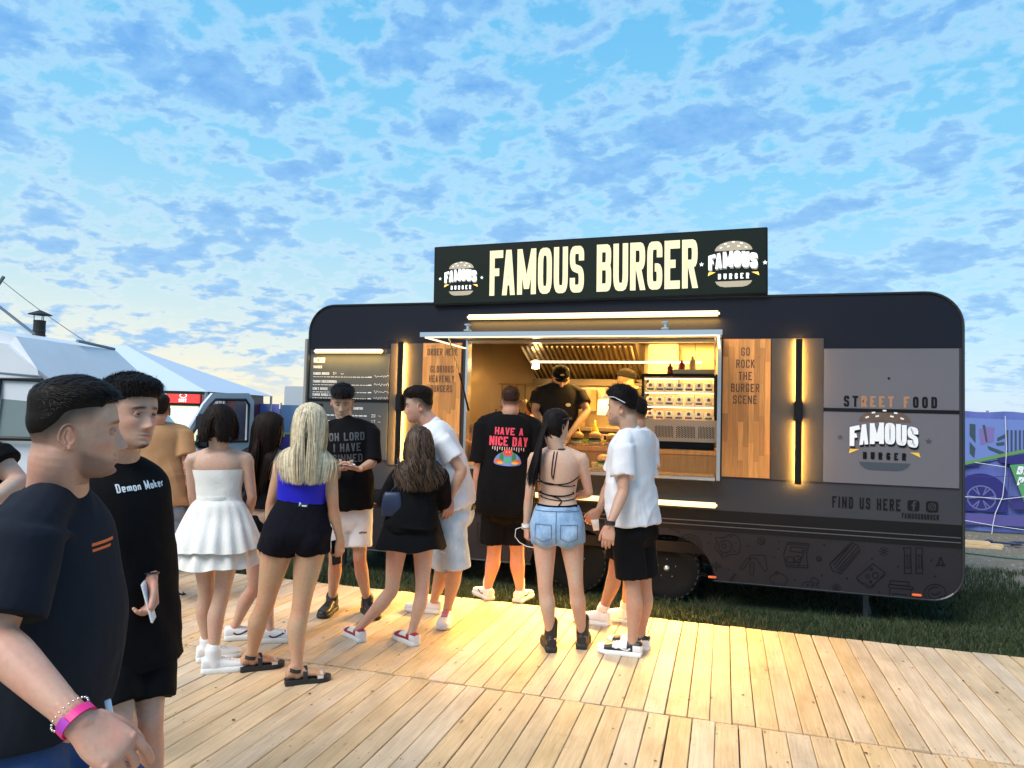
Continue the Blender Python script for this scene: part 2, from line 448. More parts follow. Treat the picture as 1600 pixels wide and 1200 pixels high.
# ------------------------------------------------------------ ground
GZ = -0.12
m_dirt = mat('dirt', (0.16, 0.13, 0.095), 0.95, var=0.35, vscale=1.7, bump=0.8, bscale=25)
N_ = 90
gv = []; gf = []
for i in range(N_+1):
    for j in range(N_+1):
        x = (i/N_*2-1); y = (j/N_*2-1)
        x = math.copysign(abs(x)**2.2, x)*900; y = math.copysign(abs(y)**2.2, y)*900+5
        z = GZ
        if abs(x) < 60 and abs(y) < 60: z += 0.02*noise.noise(Vector((x*.7, y*.7, 0)))
        gv.append((x, y, z))
for i in range(N_):
    for j in range(N_):
        a = i*(N_+1)+j; gf.append((a, a+N_+1, a+N_+2, a+1))
mg = bpy.data.materials.new('field'); mg.use_nodes = True
t = mg.node_tree; b = t.nodes['Principled BSDF']; b.inputs['Roughness'].default_value = 0.95
g_tc = t.nodes.new('ShaderNodeTexCoord')
n1 = t.nodes.new('ShaderNodeTexNoise'); n1.inputs['Scale'].default_value = 0.55; n1.inputs['Detail'].default_value = 8
n2 = t.nodes.new('ShaderNodeTexNoise'); n2.inputs['Scale'].default_value = 22; n2.inputs['Detail'].default_value = 6
t.links.new(g_tc.outputs['Object'], n1.inputs['Vector']); t.links.new(g_tc.outputs['Object'], n2.inputs['Vector'])
sx = t.nodes.new('ShaderNodeSeparateXYZ'); t.links.new(g_tc.outputs['Object'], sx.inputs[0])
mr = t.nodes.new('ShaderNodeMapRange'); mr.inputs[1].default_value = 8.2; mr.inputs[2].default_value = 9.6; t.links.new(sx.outputs[1], mr.inputs[0])
mrx = t.nodes.new('ShaderNodeMapRange'); mrx.inputs[1].default_value = -3; mrx.inputs[2].default_value = 1; t.links.new(sx.outputs[0], mrx.inputs[0]); mm_ = t.nodes.new('ShaderNodeMath'); mm_.operation = 'MULTIPLY'; t.links.new(mr.outputs[0], mm_.inputs[0]); t.links.new(mrx.outputs[0], mm_.inputs[1])
ad = t.nodes.new('ShaderNodeMath'); ad.operation = 'ADD'; t.links.new(mm_.outputs[0], ad.inputs[0]); t.links.new(n1.outputs[0], ad.inputs[1])
rp = t.nodes.new('ShaderNodeValToRGB'); rp.color_ramp.elements[0].position = .62; rp.color_ramp.elements[0].color = (.035, .055, .02, 1); rp.color_ramp.elements[1].position = .95; rp.color_ramp.elements[1].color = (.17, .145, .105, 1)
t.links.new(ad.outputs[0], rp.inputs[0])
hs = t.nodes.new('ShaderNodeHueSaturation'); t.links.new(rp.outputs[0], hs.inputs['Color'])
mr2 = t.nodes.new('ShaderNodeMapRange'); mr2.inputs[3].default_value = .5; mr2.inputs[4].default_value = 1.5; t.links.new(n2.outputs[0], mr2.inputs[0]); t.links.new(mr2.outputs[0], hs.inputs['Value'])
t.links.new(hs.outputs[0], b.inputs['Base Color'])
bp = t.nodes.new('ShaderNodeBump'); bp.inputs['Distance'].default_value = .03; t.links.new(n2.outputs[0], bp.inputs['Height']); t.links.new(bp.outputs[0], b.inputs['Normal'])
mk('ground', (gv, gf), mg, kind='structure')

# ------------------------------------------------------------ wooden deck: every board an object
mw = bpy.data.materials.new('deck_wood'); mw.use_nodes = True
t = mw.node_tree; b = t.nodes['Principled BSDF']; b.inputs['Roughness'].default_value = 0.62; b.inputs['Specular IOR Level'].default_value = .35
N = t.nodes.new; L = t.links.new
tcn = N('ShaderNodeTexCoord'); oi = N('ShaderNodeObjectInfo')
cx = N('ShaderNodeCombineXYZ'); mu = N('ShaderNodeMath'); mu.operation = 'MULTIPLY'; mu.inputs[1].default_value = 37.0
L(oi.outputs['Random'], mu.inputs[0]); L(mu.outputs[0], cx.inputs[0]); L(mu.outputs[0], cx.inputs[1])
va = N('ShaderNodeVectorMath'); va.operation = 'ADD'; L(tcn.outputs['Object'], va.inputs[0]); L(cx.outputs[0], va.inputs[1])
mp = N('ShaderNodeMapping'); mp.inputs[3].default_value = (26, 1.3, 26); L(va.outputs[0], mp.inputs[0])
g1 = N('ShaderNodeTexNoise'); g1.inputs['Scale'].default_value = 3; g1.inputs['Detail'].default_value = 7; g1.inputs['Roughness'].default_value = .65; g1.inputs['Distortion'].default_value = .6; L(mp.outputs[0], g1.inputs['Vector'])
mp2 = N('ShaderNodeMapping'); mp2.inputs[3].default_value = (2.2, .9, 2); L(va.outputs[0], mp2.inputs[0])
g2 = N('ShaderNodeTexNoise'); g2.inputs['Scale'].default_value = 3.0; g2.inputs['Detail'].default_value = 4; L(mp2.outputs[0], g2.inputs['Vector'])
mp3 = N('ShaderNodeMapping'); mp3.inputs[3].default_value = (9, 3.4, 9); L(va.outputs[0], mp3.inputs[0])
vo = N('ShaderNodeTexVoronoi'); vo.inputs['Scale'].default_value = 1.0; vo.inputs['Randomness'].default_value = 1.0; L(mp3.outputs[0], vo.inputs['Vector'])
r1 = N('ShaderNodeValToRGB'); e = r1.color_ramp.elements; e[0].position = .25; e[0].color = (.50, .345, .195, 1); e[1].position = .75; e[1].color = (.72, .55, .345, 1); L(g1.outputs[0], r1.inputs[0])
r2 = N('ShaderNodeValToRGB'); e = r2.color_ramp.elements; e[0].position = .3; e[0].color = (.78, .74, .68, 1); e[1].position = .65; e[1].color = (1.05, 1.0, .95, 1); L(g2.outputs[0], r2.inputs[0])
mx = N('ShaderNodeMix'); mx.data_type = 'RGBA'; mx.blend_type = 'MULTIPLY'; mx.inputs[0].default_value = 1; L(r1.outputs[0], mx.inputs[6]); L(r2.outputs[0], mx.inputs[7])
r3 = N('ShaderNodeValToRGB'); e = r3.color_ramp.elements; e[0].position = .035; e[0].color = (.30, .2, .12, 1); e[1].position = .10; e[1].color = (1, 1, 1, 1); L(vo.outputs['Distance'], r3.inputs[0])
mx2 = N('ShaderNodeMix'); mx2.data_type = 'RGBA'; mx2.blend_type = 'MULTIPLY'; mx2.inputs[0].default_value = .8; L(mx.outputs[2], mx2.inputs[6]); L(r3.outputs[0], mx2.inputs[7])
# scuffs and muddy marks
gm = N('ShaderNodeNewGeometry')
g5 = N('ShaderNodeTexNoise'); g5.inputs['Scale'].default_value = 1.6; g5.inputs['Detail'].default_value = 9; g5.inputs['Roughness'].default_value = .7; L(gm.outputs['Position'], g5.inputs['Vector'])
r5 = N('ShaderNodeValToRGB'); e = r5.color_ramp.elements; e[0].position = .57; e[0].color = (1, 1, 1, 1); e[1].position = .76; e[1].color = (.5, .46, .42, 1); L(g5.outputs[0], r5.inputs[0])
mx5 = N('ShaderNodeMix'); mx5.data_type = 'RGBA'; mx5.blend_type = 'MULTIPLY'; mx5.inputs[0].default_value = .75; L(mx2.outputs[2], mx5.inputs[6]); L(r5.outputs[0], mx5.inputs[7])
hv = N('ShaderNodeHueSaturation'); mr = N('ShaderNodeMapRange'); mr.inputs[3].default_value = .92; mr.inputs[4].default_value = 1.07; L(oi.outputs['Random'], mr.inputs[0]); L(mr.outputs[0], hv.inputs['Value'])
ms = N('ShaderNodeMath'); ms.operation = 'FRACT'; m9 = N('ShaderNodeMath'); m9.operation = 'MULTIPLY'; m9.inputs[1].default_value = 7.3; L(oi.outputs['Random'], m9.inputs[0]); L(m9.outputs[0], ms.inputs[0])
mr = N('ShaderNodeMapRange'); mr.inputs[3].default_value = .75; mr.inputs[4].default_value = 1.1; L(ms.outputs[0], mr.inputs[0]); L(mr.outputs[0], hv.inputs['Saturation'])
L(mx5.outputs[2], hv.inputs['Color']); L(hv.outputs[0], b.inputs['Base Color'])
bp = N('ShaderNodeBump'); bp.inputs['Distance'].default_value = .0025; bp.inputs['Strength'].default_value = .6; L(g1.outputs[0], bp.inputs['Height']); L(bp.outputs[0], b.inputs['Normal'])

deck = bpy.data.objects.new('wooden_deck', None); COL.objects.link(deck); deck['kind'] = 'structure'
PW = 0.1165
def board_mesh(length, w, k):
    rnd = random.Random(k); mb = MB()
    hw = w/2; b_ = .0035
    prof = [(-hw, -.028), (-hw, -b_), (-hw+b_, 0), (hw-b_, 0), (hw, -b_), (hw, -.028)]
    vs = []; fs = []
    ny = 3
    for j in range(ny+1):
        y = length*j/ny; dzz = rnd.uniform(-.0015, .0015); dxx = rnd.uniform(-.0012, .0012)
        for x, z in prof: vs.append((x+dxx, y, z+dzz))
    n = len(prof)
    for j in range(ny):
        for i in range(n):
            i2 = (i+1) % n; fs.append((j*n+i, j*n+i2, (j+1)*n+i2, (j+1)*n+i))
    fs.append(tuple(range(n))); fs.append(tuple(range((ny)*n+n-1, ny*n-1, -1)))
    me = bpy.data.meshes.new('plank'); me.from_pydata(vs, [], [f[::-1] for f in fs]); me.materials.append(mw); return me
rows = [(3.982, 5.80, 0.0, -5.9, 3.2), (2.12, 3.962, 0.031, -4.6, 2.6), (0.25, 2.11, 0.0, -2.9, 1.2), (-1.6, .24, .0, -1.6, .9)]
cnt = 0
for (y0, y1, ox, xa, xb) in rows:
    variants = [board_mesh(y1-y0, PW-g, k) for k, g in enumerate((.0035, .005, .0045, .009))]
    k = int(xa/PW)
    while k*PW < xb:
        r = random.Random(k*7+int(y0*10)); me = variants[r.choice((0, 1, 2, 0, 1, 2, 3))]
        o = bpy.data.objects.new('plank', me); COL.objects.link(o); o.parent = deck
        o.location = (k*PW+ox+r.uniform(-.0012, .0012), y0+r.uniform(-.004, .006), r.uniform(-.0022, .0018)); o.rotation_euler = (0, 0, r.uniform(-.0009, .0009))
        k += 1; cnt += 1
print('planks', cnt)
m_joist = mat('dark_joist', (.05, .035, .022), .9, var=.3)
mb = MB()
for yj in (5.7, 4.9, 4.1, 3.85, 3.0, 2.2, 2.0, 1.1, .35, .1, -.7, -1.5): mb.box(-6.0, 3.3, yj-.03, yj+.03, GZ-.02, -.029)
mk('joist', mb.vf, m_joist, deck)
# screws near board ends, crumbs and trodden dirt
rs = np.random.RandomState(12); mb = MB()
for (y0, y1, ox, xa, xb) in rows[:2]:
    k = int(xa/PW)
    while k*PW < xb:
        for yy in (y0+.035, y1-.035, (y0+y1)/2):
            for sx_ in (-.03, .03):
                x = k*PW+ox+sx_+rs.uniform(-.003, .003); y = yy+rs.uniform(-.006, .006); r_ = .0034
                mb.add([(x+r_*math.cos(R(a)), y+r_*math.sin(R(a)), .0028) for a in range(0, 360, 60)], [tuple(range(6))])
        k += 1
mk('screw_heads', mb.vf, mat('screw_steel', (.10, .08, .06), .5, .5), deck, kind='stuff')
mb = MB()
for _ in range(420):
    x = rs.uniform(-4.8, 2.4); y = rs.uniform(2.2, 5.7); r_ = rs.uniform(.002, .008)*rs.choice([1, 1, .6, 1.6]); b_ = rs.uniform(.3, 1); a0 = rs.uniform(0, 6.28)
    pts = [(r_*math.cos(a)*rs.uniform(.7, 1.2), r_*b_*math.sin(a)*rs.uniform(.7, 1.2)) for a in np.linspace(0, 5.4, 7)]
    c_, s_ = math.cos(a0), math.sin(a0); mb.add([(x+p*c_-q*s_, y+p*s_+q*c_, .0035+rs.uniform(0, .0015)) for p, q in pts], [tuple(range(7))])
mk('crumbs', mb.vf, mat('trodden_dirt', (.14, .09, .055), .9, island=.5), deck, kind='stuff')
# ------------------------------------------------------------ grass
gr = np.random.RandomState(3)
def grass(name, regions, hmin, hmax, cols):
    V = []; F = []; C = []
    for (x0, x1, y0, y1, n, thin) in regions:
        for _ in range(n):
            x = gr.uniform(x0, x1); y = gr.uniform(y0, y1)
            dn = noise.noise(Vector((x*1.3, y*1.3, 2)))
            if dn < thin: continue
            h_ = gr.uniform(hmin, hmax)*(0.75+.6*max(0, dn)); a = gr.uniform(0, 6.28); w = gr.uniform(.0022, .0045)
            lx = gr.normal(0, .35)*h_; ly = gr.normal(0, .35)*h_
            c, s_ = math.cos(a)*w, math.sin(a)*w; b0 = len(V)
            V += [(x-c, y-s_, GZ-.01), (x+c, y+s_, GZ-.01), (x+lx*.4+c*.7, y+ly*.4+s_*.7, GZ+h_*.6), (x+lx*.4-c*.7, y+ly*.4-s_*.7, GZ+h_*.6), (x+lx, y+ly, GZ+h_)]
            F += [(b0, b0+1, b0+2, b0+3), (b0+3, b0+2, b0+4)]
            cc = cols[gr.randint(len(cols))]; k = gr.uniform(.7, 1.3); C += [(cc[0]*k, cc[1]*k, cc[2]*k, 1)]*5
    return mk(name, (V, F), mat('grass_blades', (.05, .09, .02), .7, attr=True), tint=C, kind='stuff')
grass('grass', [(-5.5, 2.6, 5.82, 6.75, 46000, -.7), (1.4, 4.6, 5.85, 8.4, 36000, -.5), (1.9, 5.2, 8.3, 9.8, 9000, -.02), (-4.5, 1.8, 6.75, 8.9, 12000, -.2), (-8.5, -4.2, 5.9, 9.5, 16000, -.3)], .035, .095,
      [(.022, .045, .012), (.03, .055, .015), (.015, .032, .009), (.06, .06, .025)])
# gravel on the bare ground behind the trailer's right end
V = []; F = []
for _ in range(1500):
    x = gr.uniform(1.8, 6.5); y = gr.uniform(9.2, 13.0); r_ = gr.uniform(.008, .035); b0 = len(V)
    for k in range(5):
        a = 1.2566*k; V.append((x+r_*math.cos(a)*gr.uniform(.7, 1.3), y+r_*math.sin(a)*gr.uniform(.7, 1.3), GZ-.004))
    V.append((x, y, GZ+r_*gr.uniform(.4, .8)))
    F += [(b0+k, b0+(k+1) % 5, b0+5) for k in range(5)]
mk('gravel', (V, F), mat('gravel_stone', (.17, .155, .13), .9, island=.35), kind='stuff')

# ------------------------------------------------------------ right fence with printed scrim
m_blk = mat('black_steel', (.03, .03, .033), .45, .3)
m_galv = mat('galvanised', (.45, .47, .5), .35, .8)
FY = 13.2
def scrim_fence(x0, x1, y, ztop, label, art):
    fr = root('banner_fence', ((x0+x1)/2, y, GZ), label, 'fence')
    O = fr.location
    # rippled cloth
    nx = int((x1-x0)/.12); v = []; f = []
    zb = GZ+.03
    for i in range(nx+1):
        x = x0+(x1-x0)*i/nx
        for j in range(7):
            z = zb+(ztop-zb)*j/6
            v.append((x-O.x, .03*math.sin(x*7.3)+.018*math.sin(x*17+z*2)+.012*noise.noise(Vector((x*3, z*3, 1))), z-O.z+(.012*math.sin(x*9) if j == 6 else 0)))
    for i in range(nx):
        for j in range(6):
            a = i*7+j; f.append((a, a+7, a+8, a+1))
    cl = mk('scrim_banner', (v, f), art, fr, smooth=True)
    mb = MB(); mb.tube([(x0-O.x, .06, ztop-O.z-.02), (x1-O.x, .06, ztop-O.z-.02)], .015, 6)
    mb.tube([(x0-O.x, .06, .15), (x1-O.x, .06, .15)], .012, 6)
    mk('rail', mb.vf, m_galv, fr)
    x = x0
    while x <= x1:
        mk('post', MB().tube([(x-O.x, .075, -.1), (x-O.x, .075, ztop-O.z+.02)], .02, 8).vf, m_galv, fr); x += 2.2
    return fr
def banner_mat(name, ca, cb, cc):
    m = bpy.data.materials.new(name); m.use_nodes = True
    t = m.node_tree; b = t.nodes['Principled BSDF']; b.inputs['Roughness'].default_value = .55
    N = t.nodes.new; L = t.links.new
    tcn = N('ShaderNodeTexCoord'); n = N('ShaderNodeTexNoise'); n.inputs['Scale'].default_value = 1.1; n.inputs['Detail'].default_value = 3; L(tcn.outputs['Object'], n.inputs['Vector'])
    r = N('ShaderNodeValToRGB'); e = r.color_ramp.elements; e[0].position = .35; e[0].color = (*ca, 1); e[1].position = .65; e[1].color = (*cb, 1); L(n.outputs[0], r.inputs[0])
    mp = N('ShaderNodeMapping'); mp.inputs[3].default_value = (9, 1, .15); L(tcn.outputs['Object'], mp.inputs[0])
    n2 = N('ShaderNodeTexNoise'); n2.inputs['Scale'].default_value = 1.0; n2.inputs['Detail'].default_value = 2; L(mp.outputs[0], n2.inputs['Vector'])
    mx = N('ShaderNodeMix'); mx.data_type = 'RGBA'; mr = N('ShaderNodeMapRange'); mr.inputs[1].default_value = .5; mr.inputs[2].default_value = .72; mr.inputs[4].default_value = .35; L(n2.outputs[0], mr.inputs[0]); L(mr.outputs[0], mx.inputs[0])
    L(r.outputs[0], mx.inputs[6]); mx.inputs[7].default_value = (*cc, 1); L(mx.outputs[2], b.inputs['Base Color'])
    return m
bm1 = banner_mat('scrim_purple', (.10, .12, .40), (.14, .19, .48), (.07, .08, .30))
FT = 1.83
fr = scrim_fence(1.9, 14.2, FY, FT, 'blue purple printed banner fence with a car picture behind the trailer', bm1)
O = fr.location
def fart(name, flat_or_poly, col, dz=-.075, rough=.55):
    """print on the scrim: world (x,z) artwork laid just in front of the cloth"""
    v = [(p[0]-O.x, dz-(p[2] if len(p) > 2 else 0), p[1]-O.z) for p in flat_or_poly.v]
    return mk(name, (v, flat_or_poly.f), mat('print_'+name, col, rough), fr)
def fp(px, py):
    d = FWD + RT*((px-800)/FPX) - UP*((py-600)/FPX); q = CAMP+d*(FY/d.y); return (q.x, q.z)
FP = lambda L_: [fp(a, b) for a, b in L_]
fart('print_upper', Flat().poly(FP([(1490, 652), (1560, 655), (1720, 661), (1720, 690), (1590, 712), (1497, 728)])), (.15, .22, .52), -.060)
fart('print_shape', Flat().poly(FP([(1513, 662), (1522, 663), (1522, 692), (1513, 680)])).poly(FP([(1513, 690), (1522, 700), (1520, 715), (1513, 708)])).poly(FP([(1556, 684), (1568, 678), (1568, 684), (1556, 689)])).poly(FP([(1554, 692), (1567, 690), (1567, 695), (1555, 696)])).poly(FP([(1540, 696), (1567, 706), (1567, 712), (1543, 702)])).poly(FP([(1533, 664), (1538, 690), (1541, 690), (1537, 664)])), (.035, .07, .09), -.066)
st_ = Flat()
for k in range(9): st_.poly(FP([(1570+k*6.5, 672), (1573+k*6.5, 672), (1573+k*6.5, 707-k), (1570+k*6.5, 708-k)]))
fart('print_stripes', st_, (.04, .06, .12), -.066)
fart('print_pink', Flat().poly(FP([(1527, 670), (1540, 667), (1552, 668), (1550, 690), (1530, 695)])), (.20, .14, .38), -.063)
fart('print_dark', Flat().poly(FP([(1497, 724), (1528, 721), (1528, 727), (1497, 728)])).poly(FP([(1556, 716), (1700, 690), (1700, 730), (1590, 727), (1560, 722)])), (.025, .02, .17), -.063)
fart('print_green_line', Flat().line(FP([(1495, 726), (1560, 712), (1700, 683)]), .05), (.12, .28, .08), -.070)
cxw, czw = fp(1531, 777)
cw = Flat()
cw.poly([(cxw-.37, czw-.22)]+[(cxw+.37*math.cos(R(a)), czw+.05+.34*math.sin(R(a))) for a in range(190, -20, -14)]+[(cxw+.37, czw-.22)])
fart('print_wheel_arch', cw, (.02, .02, .16), -.066)
cw = Flat(); cw.line([(cxw+.2*math.cos(R(a)), czw+.19*math.sin(R(a))) for a in range(0, 360, 20)], .022, True)
for a in range(0, 360, 60):
    for d_ in (-8, 8): cw.line([(cxw+.05*math.cos(R(a)), czw+.05*math.sin(R(a))), (cxw+.19*math.cos(R(a+d_)), czw+.18*math.sin(R(a+d_)))], .018)
fart('print_wheel_rim', cw, (.13, .14, .32), -.070)
fart('print_body_line', Flat().line(FP([(1498, 741), (1540, 745), (1600, 742), (1700, 730)]), .012).line(FP([(1575, 729), (1572, 770), (1562, 800)]), .01), (.04, .04, .2), -.068)
fart('print_road', Flat().poly(FP([(1497, 800), (1600, 806), (1750, 808), (1750, 828), (1497, 818)])), (.09, .08, .28), -.062)
fart('print_road_edge', Flat().poly(FP([(1575, 775), (1750, 770), (1750, 800), (1580, 795)])), (.035, .03, .18), -.063)
fart('print_triangle', Flat().poly(FP([(1575, 726), (1642, 722), (1600, 790)])), (.09, .32, .12), -.070)
tx = Flat(); tx.text('BEN', 0, .17, .13, .62, .26, .12); tx.text('PIE', .05, 0, .13, .62, .26, .12)
x_, z_ = fp(1580, 757); tx.v = [(x_+a+b*.25, z_+b, c) for a, b, c in tx.v]
fart('print_letters', tx, (.85, .85, .88), -.078)
# white tie rope pulled across the scrim
mb = MB()
def fl3(px, py, off=-.10): x, z = fp(px, py); return (x, FY+off, z)
for path in ([(1567, 650), (1569, 700), (1567, 740), (1563, 775), (1552, 800), (1548, 818), (1546, 834)], [(1500, 775), (1530, 776), (1563, 779), (1640, 770), (1720, 765)], [(1500, 811), (1550, 820), (1600, 827), (1700, 840)], [(1503, 776), (1504, 800), (1503, 830)], [(1520, 722), (1567, 729)]):
    mb.tube([fl3(*q) for q in path], .0055, 5)
tag(mk('rope', mb.vf, mat('white_rope', (.7, .7, .72), .8)), 'thin white ropes tied across the front of the purple banner fence', 'rope')

# left fence beyond the vans
bm2 = banner_mat('scrim_green', (.06, .13, .28), (.06, .22, .26), (.04, .07, .25))
LD = 21.0
lf0, lf1 = at(376, 640, LD), at(500, 640, LD)
fr2 = root('banner_fence', (lf0.x, lf0.y, GZ), 'distant blue and green banner fence between the vans and the burger trailer', 'fence')
ax = (lf1-lf0); ax.z = 0; ln = ax.length*2.2; ang = math.atan2(ax.y, ax.x)
fr2.rotation_euler = (0, 0, ang)
zt = at(420, 631, LD).z-GZ
x = -6.0; k = 0
while x < ln:
    w = 2.4; v = []; f = []
    for i in range(13):
        xx = x+(w-.05)*i/12
        for j in range(2): v.append((xx, .03*math.sin(xx*9), .05+(zt-.05-(.02 if k % 2 else 0))*j))
    for i in range(12): f.append((2*i, 2*i+2, 2*i+3, 2*i+1))
    mk('scrim_banner', (v, f), bm2 if k % 2 == 1 else bm1, fr2, smooth=True)
    mk('post', MB().tube([(x-.02, .05, 0), (x-.02, .05, zt+.04)], .025, 6).vf, m_galv, fr2)
    x += w; k += 1
fl = Flat().poly([(-3, .35), (9, .35), (9, 1.25), (-3, .75)]); mk('print_dark', ([(a, -.06, b) for a, b, c in fl.v], fl.f), mat('print_print_dark'), fr2)
fl = Flat().line([(-3, .78), (9, 1.28)], .06); mk('print_green_line', ([(a, -.07, b) for a, b, c in fl.v], fl.f), mat('print_print_green_line'), fr2)

# sawn boards lying in front of the right fence
m_plank2 = mat('sawn_board', (.60, .43, .24), .7, var=.2, vscale=6, stretch=(1, 10, 10), objrand=.12)
pile = [(1.2, 3.35, 12.35, GZ, .055, .12), (1.25, 3.25, 12.2, GZ+.056, .05, .14), (1.3, 2.85, 12.45, GZ+.12, .045, .12), (1.3, 3.8, 11.75, GZ, .045, .10), (1.1, 3.72, 11.55, GZ, .04, .16), (1.2, 3.6, 11.6, GZ+.042, .045, .12), (1.5, 2.7, 12.3, GZ+.17, .05, .16)]
lbl = ['long pale board at the back bottom of the heap by the purple fence', 'pale board second up in the heap by the purple fence', 'short pale board third up in the heap by the purple fence', 'thin pale board on the bare ground between the board heap and the front pair', 'wide pale board lying flat on the ground, frontmost of the heap', 'pale board resting on top of the frontmost wide board', 'short board on the very top of the heap by the purple fence']
for (xa, xb, yy, zz, hh, ww), lb in zip(pile, lbl):
    o = mk('timber_board', MB().box(-(xb-xa)/2, (xb-xa)/2, -ww/2, ww/2, 0, hh, .004).vf, m_plank2, loc=((xa+xb)/2, yy, zz)); o.rotation_euler = (0, 0, random.uniform(-.04, .04))
    tag(o, lb, 'board', 'boards lying by the right fence')
mb = MB(); pts = []
for i in range(40): pts.append((2.9+i*.045+.1*math.sin(i*.9), 11.85+.12*math.cos(i*.7), GZ+.03+.03*abs(math.sin(i*.5))))
mb.tube(pts, .018, 6)
tag(mk('cable', mb.vf, mat('blue_black_cable', (.03, .04, .09), .5)), 'tangled dark blue cable on the gravel beside the pale boards', 'cable')
mb = MB(); pts = [(1.9+i*.14, 10.9+.18*math.sin(i*.35), GZ+.012) for i in range(36)]; mb.tube(pts, .01, 6)
tag(mk('hose', mb.vf, mat('green_hose', (.02, .10, .07), .5)), 'thin green hose running over the bare ground right of the trailer', 'hose')
# ------------------------------------------------------------ far field edge and parked boxes
# ============================================================ the burger trailer
TY = 6.7
def tp(px, py, y=TY):
    d = FWD + RT*((px-800)/FPX) - UP*((py-600)/FPX); q = CAMP+d*((y)/d.y); return (q.x, q.z)
X0, X1, Z0, Z1, TYB = -4.335, 1.895, .142, 2.715, 9.05
RTOP, RBOT = .29, .24
m_body = mat('charcoal_paint', (.040, .042, .050), .42, spec=.18, var=.05, vscale=.9, bump=.02, bscale=3)
m_navy = mat('midnight_paint', (.0085, .010, .018), .42, spec=.18, var=.06, vscale=1)
m_skirt = mat('skirt_paint', (.020, .018, .021), .6, spec=.18, var=.12, vscale=1.3)
m_panel = mat('panel_grey', (.125, .123, .142), .5, spec=.18, var=.05, vscale=1)
m_black = mat('black_trim', (.008, .008, .009), .4, spec=.18)
m_trim = mat('dark_trim', (.03, .035, .04), .35, .4)
m_print = mat('black_vinyl', (.006, .006, .007), .5, spec=.18)
m_steel = mat('brushed_steel', (.55, .53, .50), .28, 1.0, bump=.04, bscale=30, stretch=(1, 1, 18))
m_alu = mat('aluminium', (.62, .63, .65), .3, .9)
TR = root('food_trailer', ((X0+X1)/2, (TY+TYB)/2, GZ), 'long charcoal burger trailer with a lit serving hatch and rounded corners', 'food trailer')
OT = TR.location
def T(name, mb_or_vf, m, parent=None, smooth=False, y=0.0):
    vf = mb_or_vf.vf if isinstance(mb_or_vf, MB) else mb_or_vf
    return mk(name, vf, m, parent or TR, smooth, origin=OT)
def edge_x(z):
    """left and right edge of the rounded outline at height z"""
    def ins(r, d): return r-math.sqrt(max(0, r*r-(r-d)**2)) if d < r else 0
    i = max(ins(RTOP, Z1-z), ins(RBOT, z-Z0)); return X0+i, X1-i
WX0, WX1, WZ0, WZ1 = -2.49, -.055, 1.075, 2.325      # serving window
def face(z0, z1, y, hole=True, n=None, m0=None, m1=None, hx=None):
    zs = [z0+(z1-z0)*i/(n or max(1, int((z1-z0)/.02))) for i in range((n or max(1, int((z1-z0)/.02)))+1)]
    mb = MB()
    for a, b_ in zip(zs[:-1], zs[1:]):
        la, ra = edge_x(a); lb, rb = edge_x(b_)
        if m0 is not None: la = max(la, m0); lb = max(lb, m0)
        if m1 is not None: ra = min(ra, m1); rb = min(rb, m1)
        if hole and b_ > WZ0+1e-4 and a < WZ1-1e-4 and la < WX0 and ra > WX1:
            mb.quad((la, y, a), (WX0, y, a), (WX0, y, b_), (lb, y, b_)); mb.quad((WX1, y, a), (ra, y, a), (rb, y, b_), (WX1, y, b_))
        else: mb.quad((la, y, a), (ra, y, a), (rb, y, b_), (lb, y, b_))
    return mb
# wheel arches cut from the skirt line
WHX = (-.50, -1.36); WR = .315; AR = .42
mb = MB()
mb2 = face(.586, .7, TY); b1 = face(.7, WZ0, TY); b2 = face(WZ0, WZ1, TY); b3 = face(WZ1, Z1, TY)
for q in (mb2, b1, b2, b3): mb.add(q.v, q.f)
# back face and hull strip
bk = face(Z0, Z1, TYB, hole=False); mb.add(bk.v, [f[::-1] for f in bk.f])
ring = []
for a in range(0, 91, 9): ring.append((X1-RTOP+RTOP*math.cos(R(a)), Z1-RTOP+RTOP*math.sin(R(a))))
for a in range(90, 181, 9): ring.append((X0+RTOP+RTOP*math.cos(R(a)), Z1-RTOP+RTOP*math.sin(R(a))))
for a in range(180, 271, 9): ring.append((X0+RBOT+RBOT*math.cos(R(a)), Z0+RBOT+RBOT*math.sin(R(a))))
for a in range(270, 361, 9): ring.append((X1-RBOT+RBOT*math.cos(R(a)), Z0+RBOT+RBOT*math.sin(R(a))))
hull = MB()
for i in range(len(ring)):
    a, b_ = ring[i], ring[(i+1) % len(ring)]
    if a[1] < Z0+.02 and b_[1] < Z0+.02 and abs(a[0]-b_[0]) > 2: continue
    hull.quad((a[0], TY, a[1]), (a[0], TYB, a[1]), (b_[0], TYB, b_[1]), (b_[0], TY, b_[1]))
T('wall', mb, m_body)
T('hull', hull, m_navy, smooth=False)
# floor slab and chassis
T('chassis', MB().box(X0+.3, X1-.35, TY+.05, TYB-.05, .36, .46).box(X0+.5, X1-.5, TY+.35, TY+.45, .22, .36).box(X0+.5, X1-.5, TYB-.5, TYB-.4, .22, .36), m_black)
# skirt with arch cut-outs
mb = MB(); nx = 160
for i in range(nx):
    xa = X0+(X1-X0)*i/nx; xb = X0+(X1-X0)*(i+1)/nx
    def lowz(x):
        z = Z0
        if x < X0+RBOT: z = Z0+RBOT-math.sqrt(max(0, RBOT**2-(X0+RBOT-x)**2))
        if x > X1-RBOT: z = Z0+RBOT-math.sqrt(max(0, RBOT**2-(x-(X1-RBOT))**2))
        for wx in WHX:
            d = abs(x-wx)
            if d < AR: z = max(z, .18+math.sqrt(AR*AR-d*d)*.82)
        if WHX[1] < x < WHX[0]: z = max(z, .40)
        return min(z, .58)
    mb.quad((xa, TY, lowz(xa)), (xb, TY, lowz(xb)), (xb, TY, .586), (xa, TY, .586))
T('skirt', mb, m_skirt)
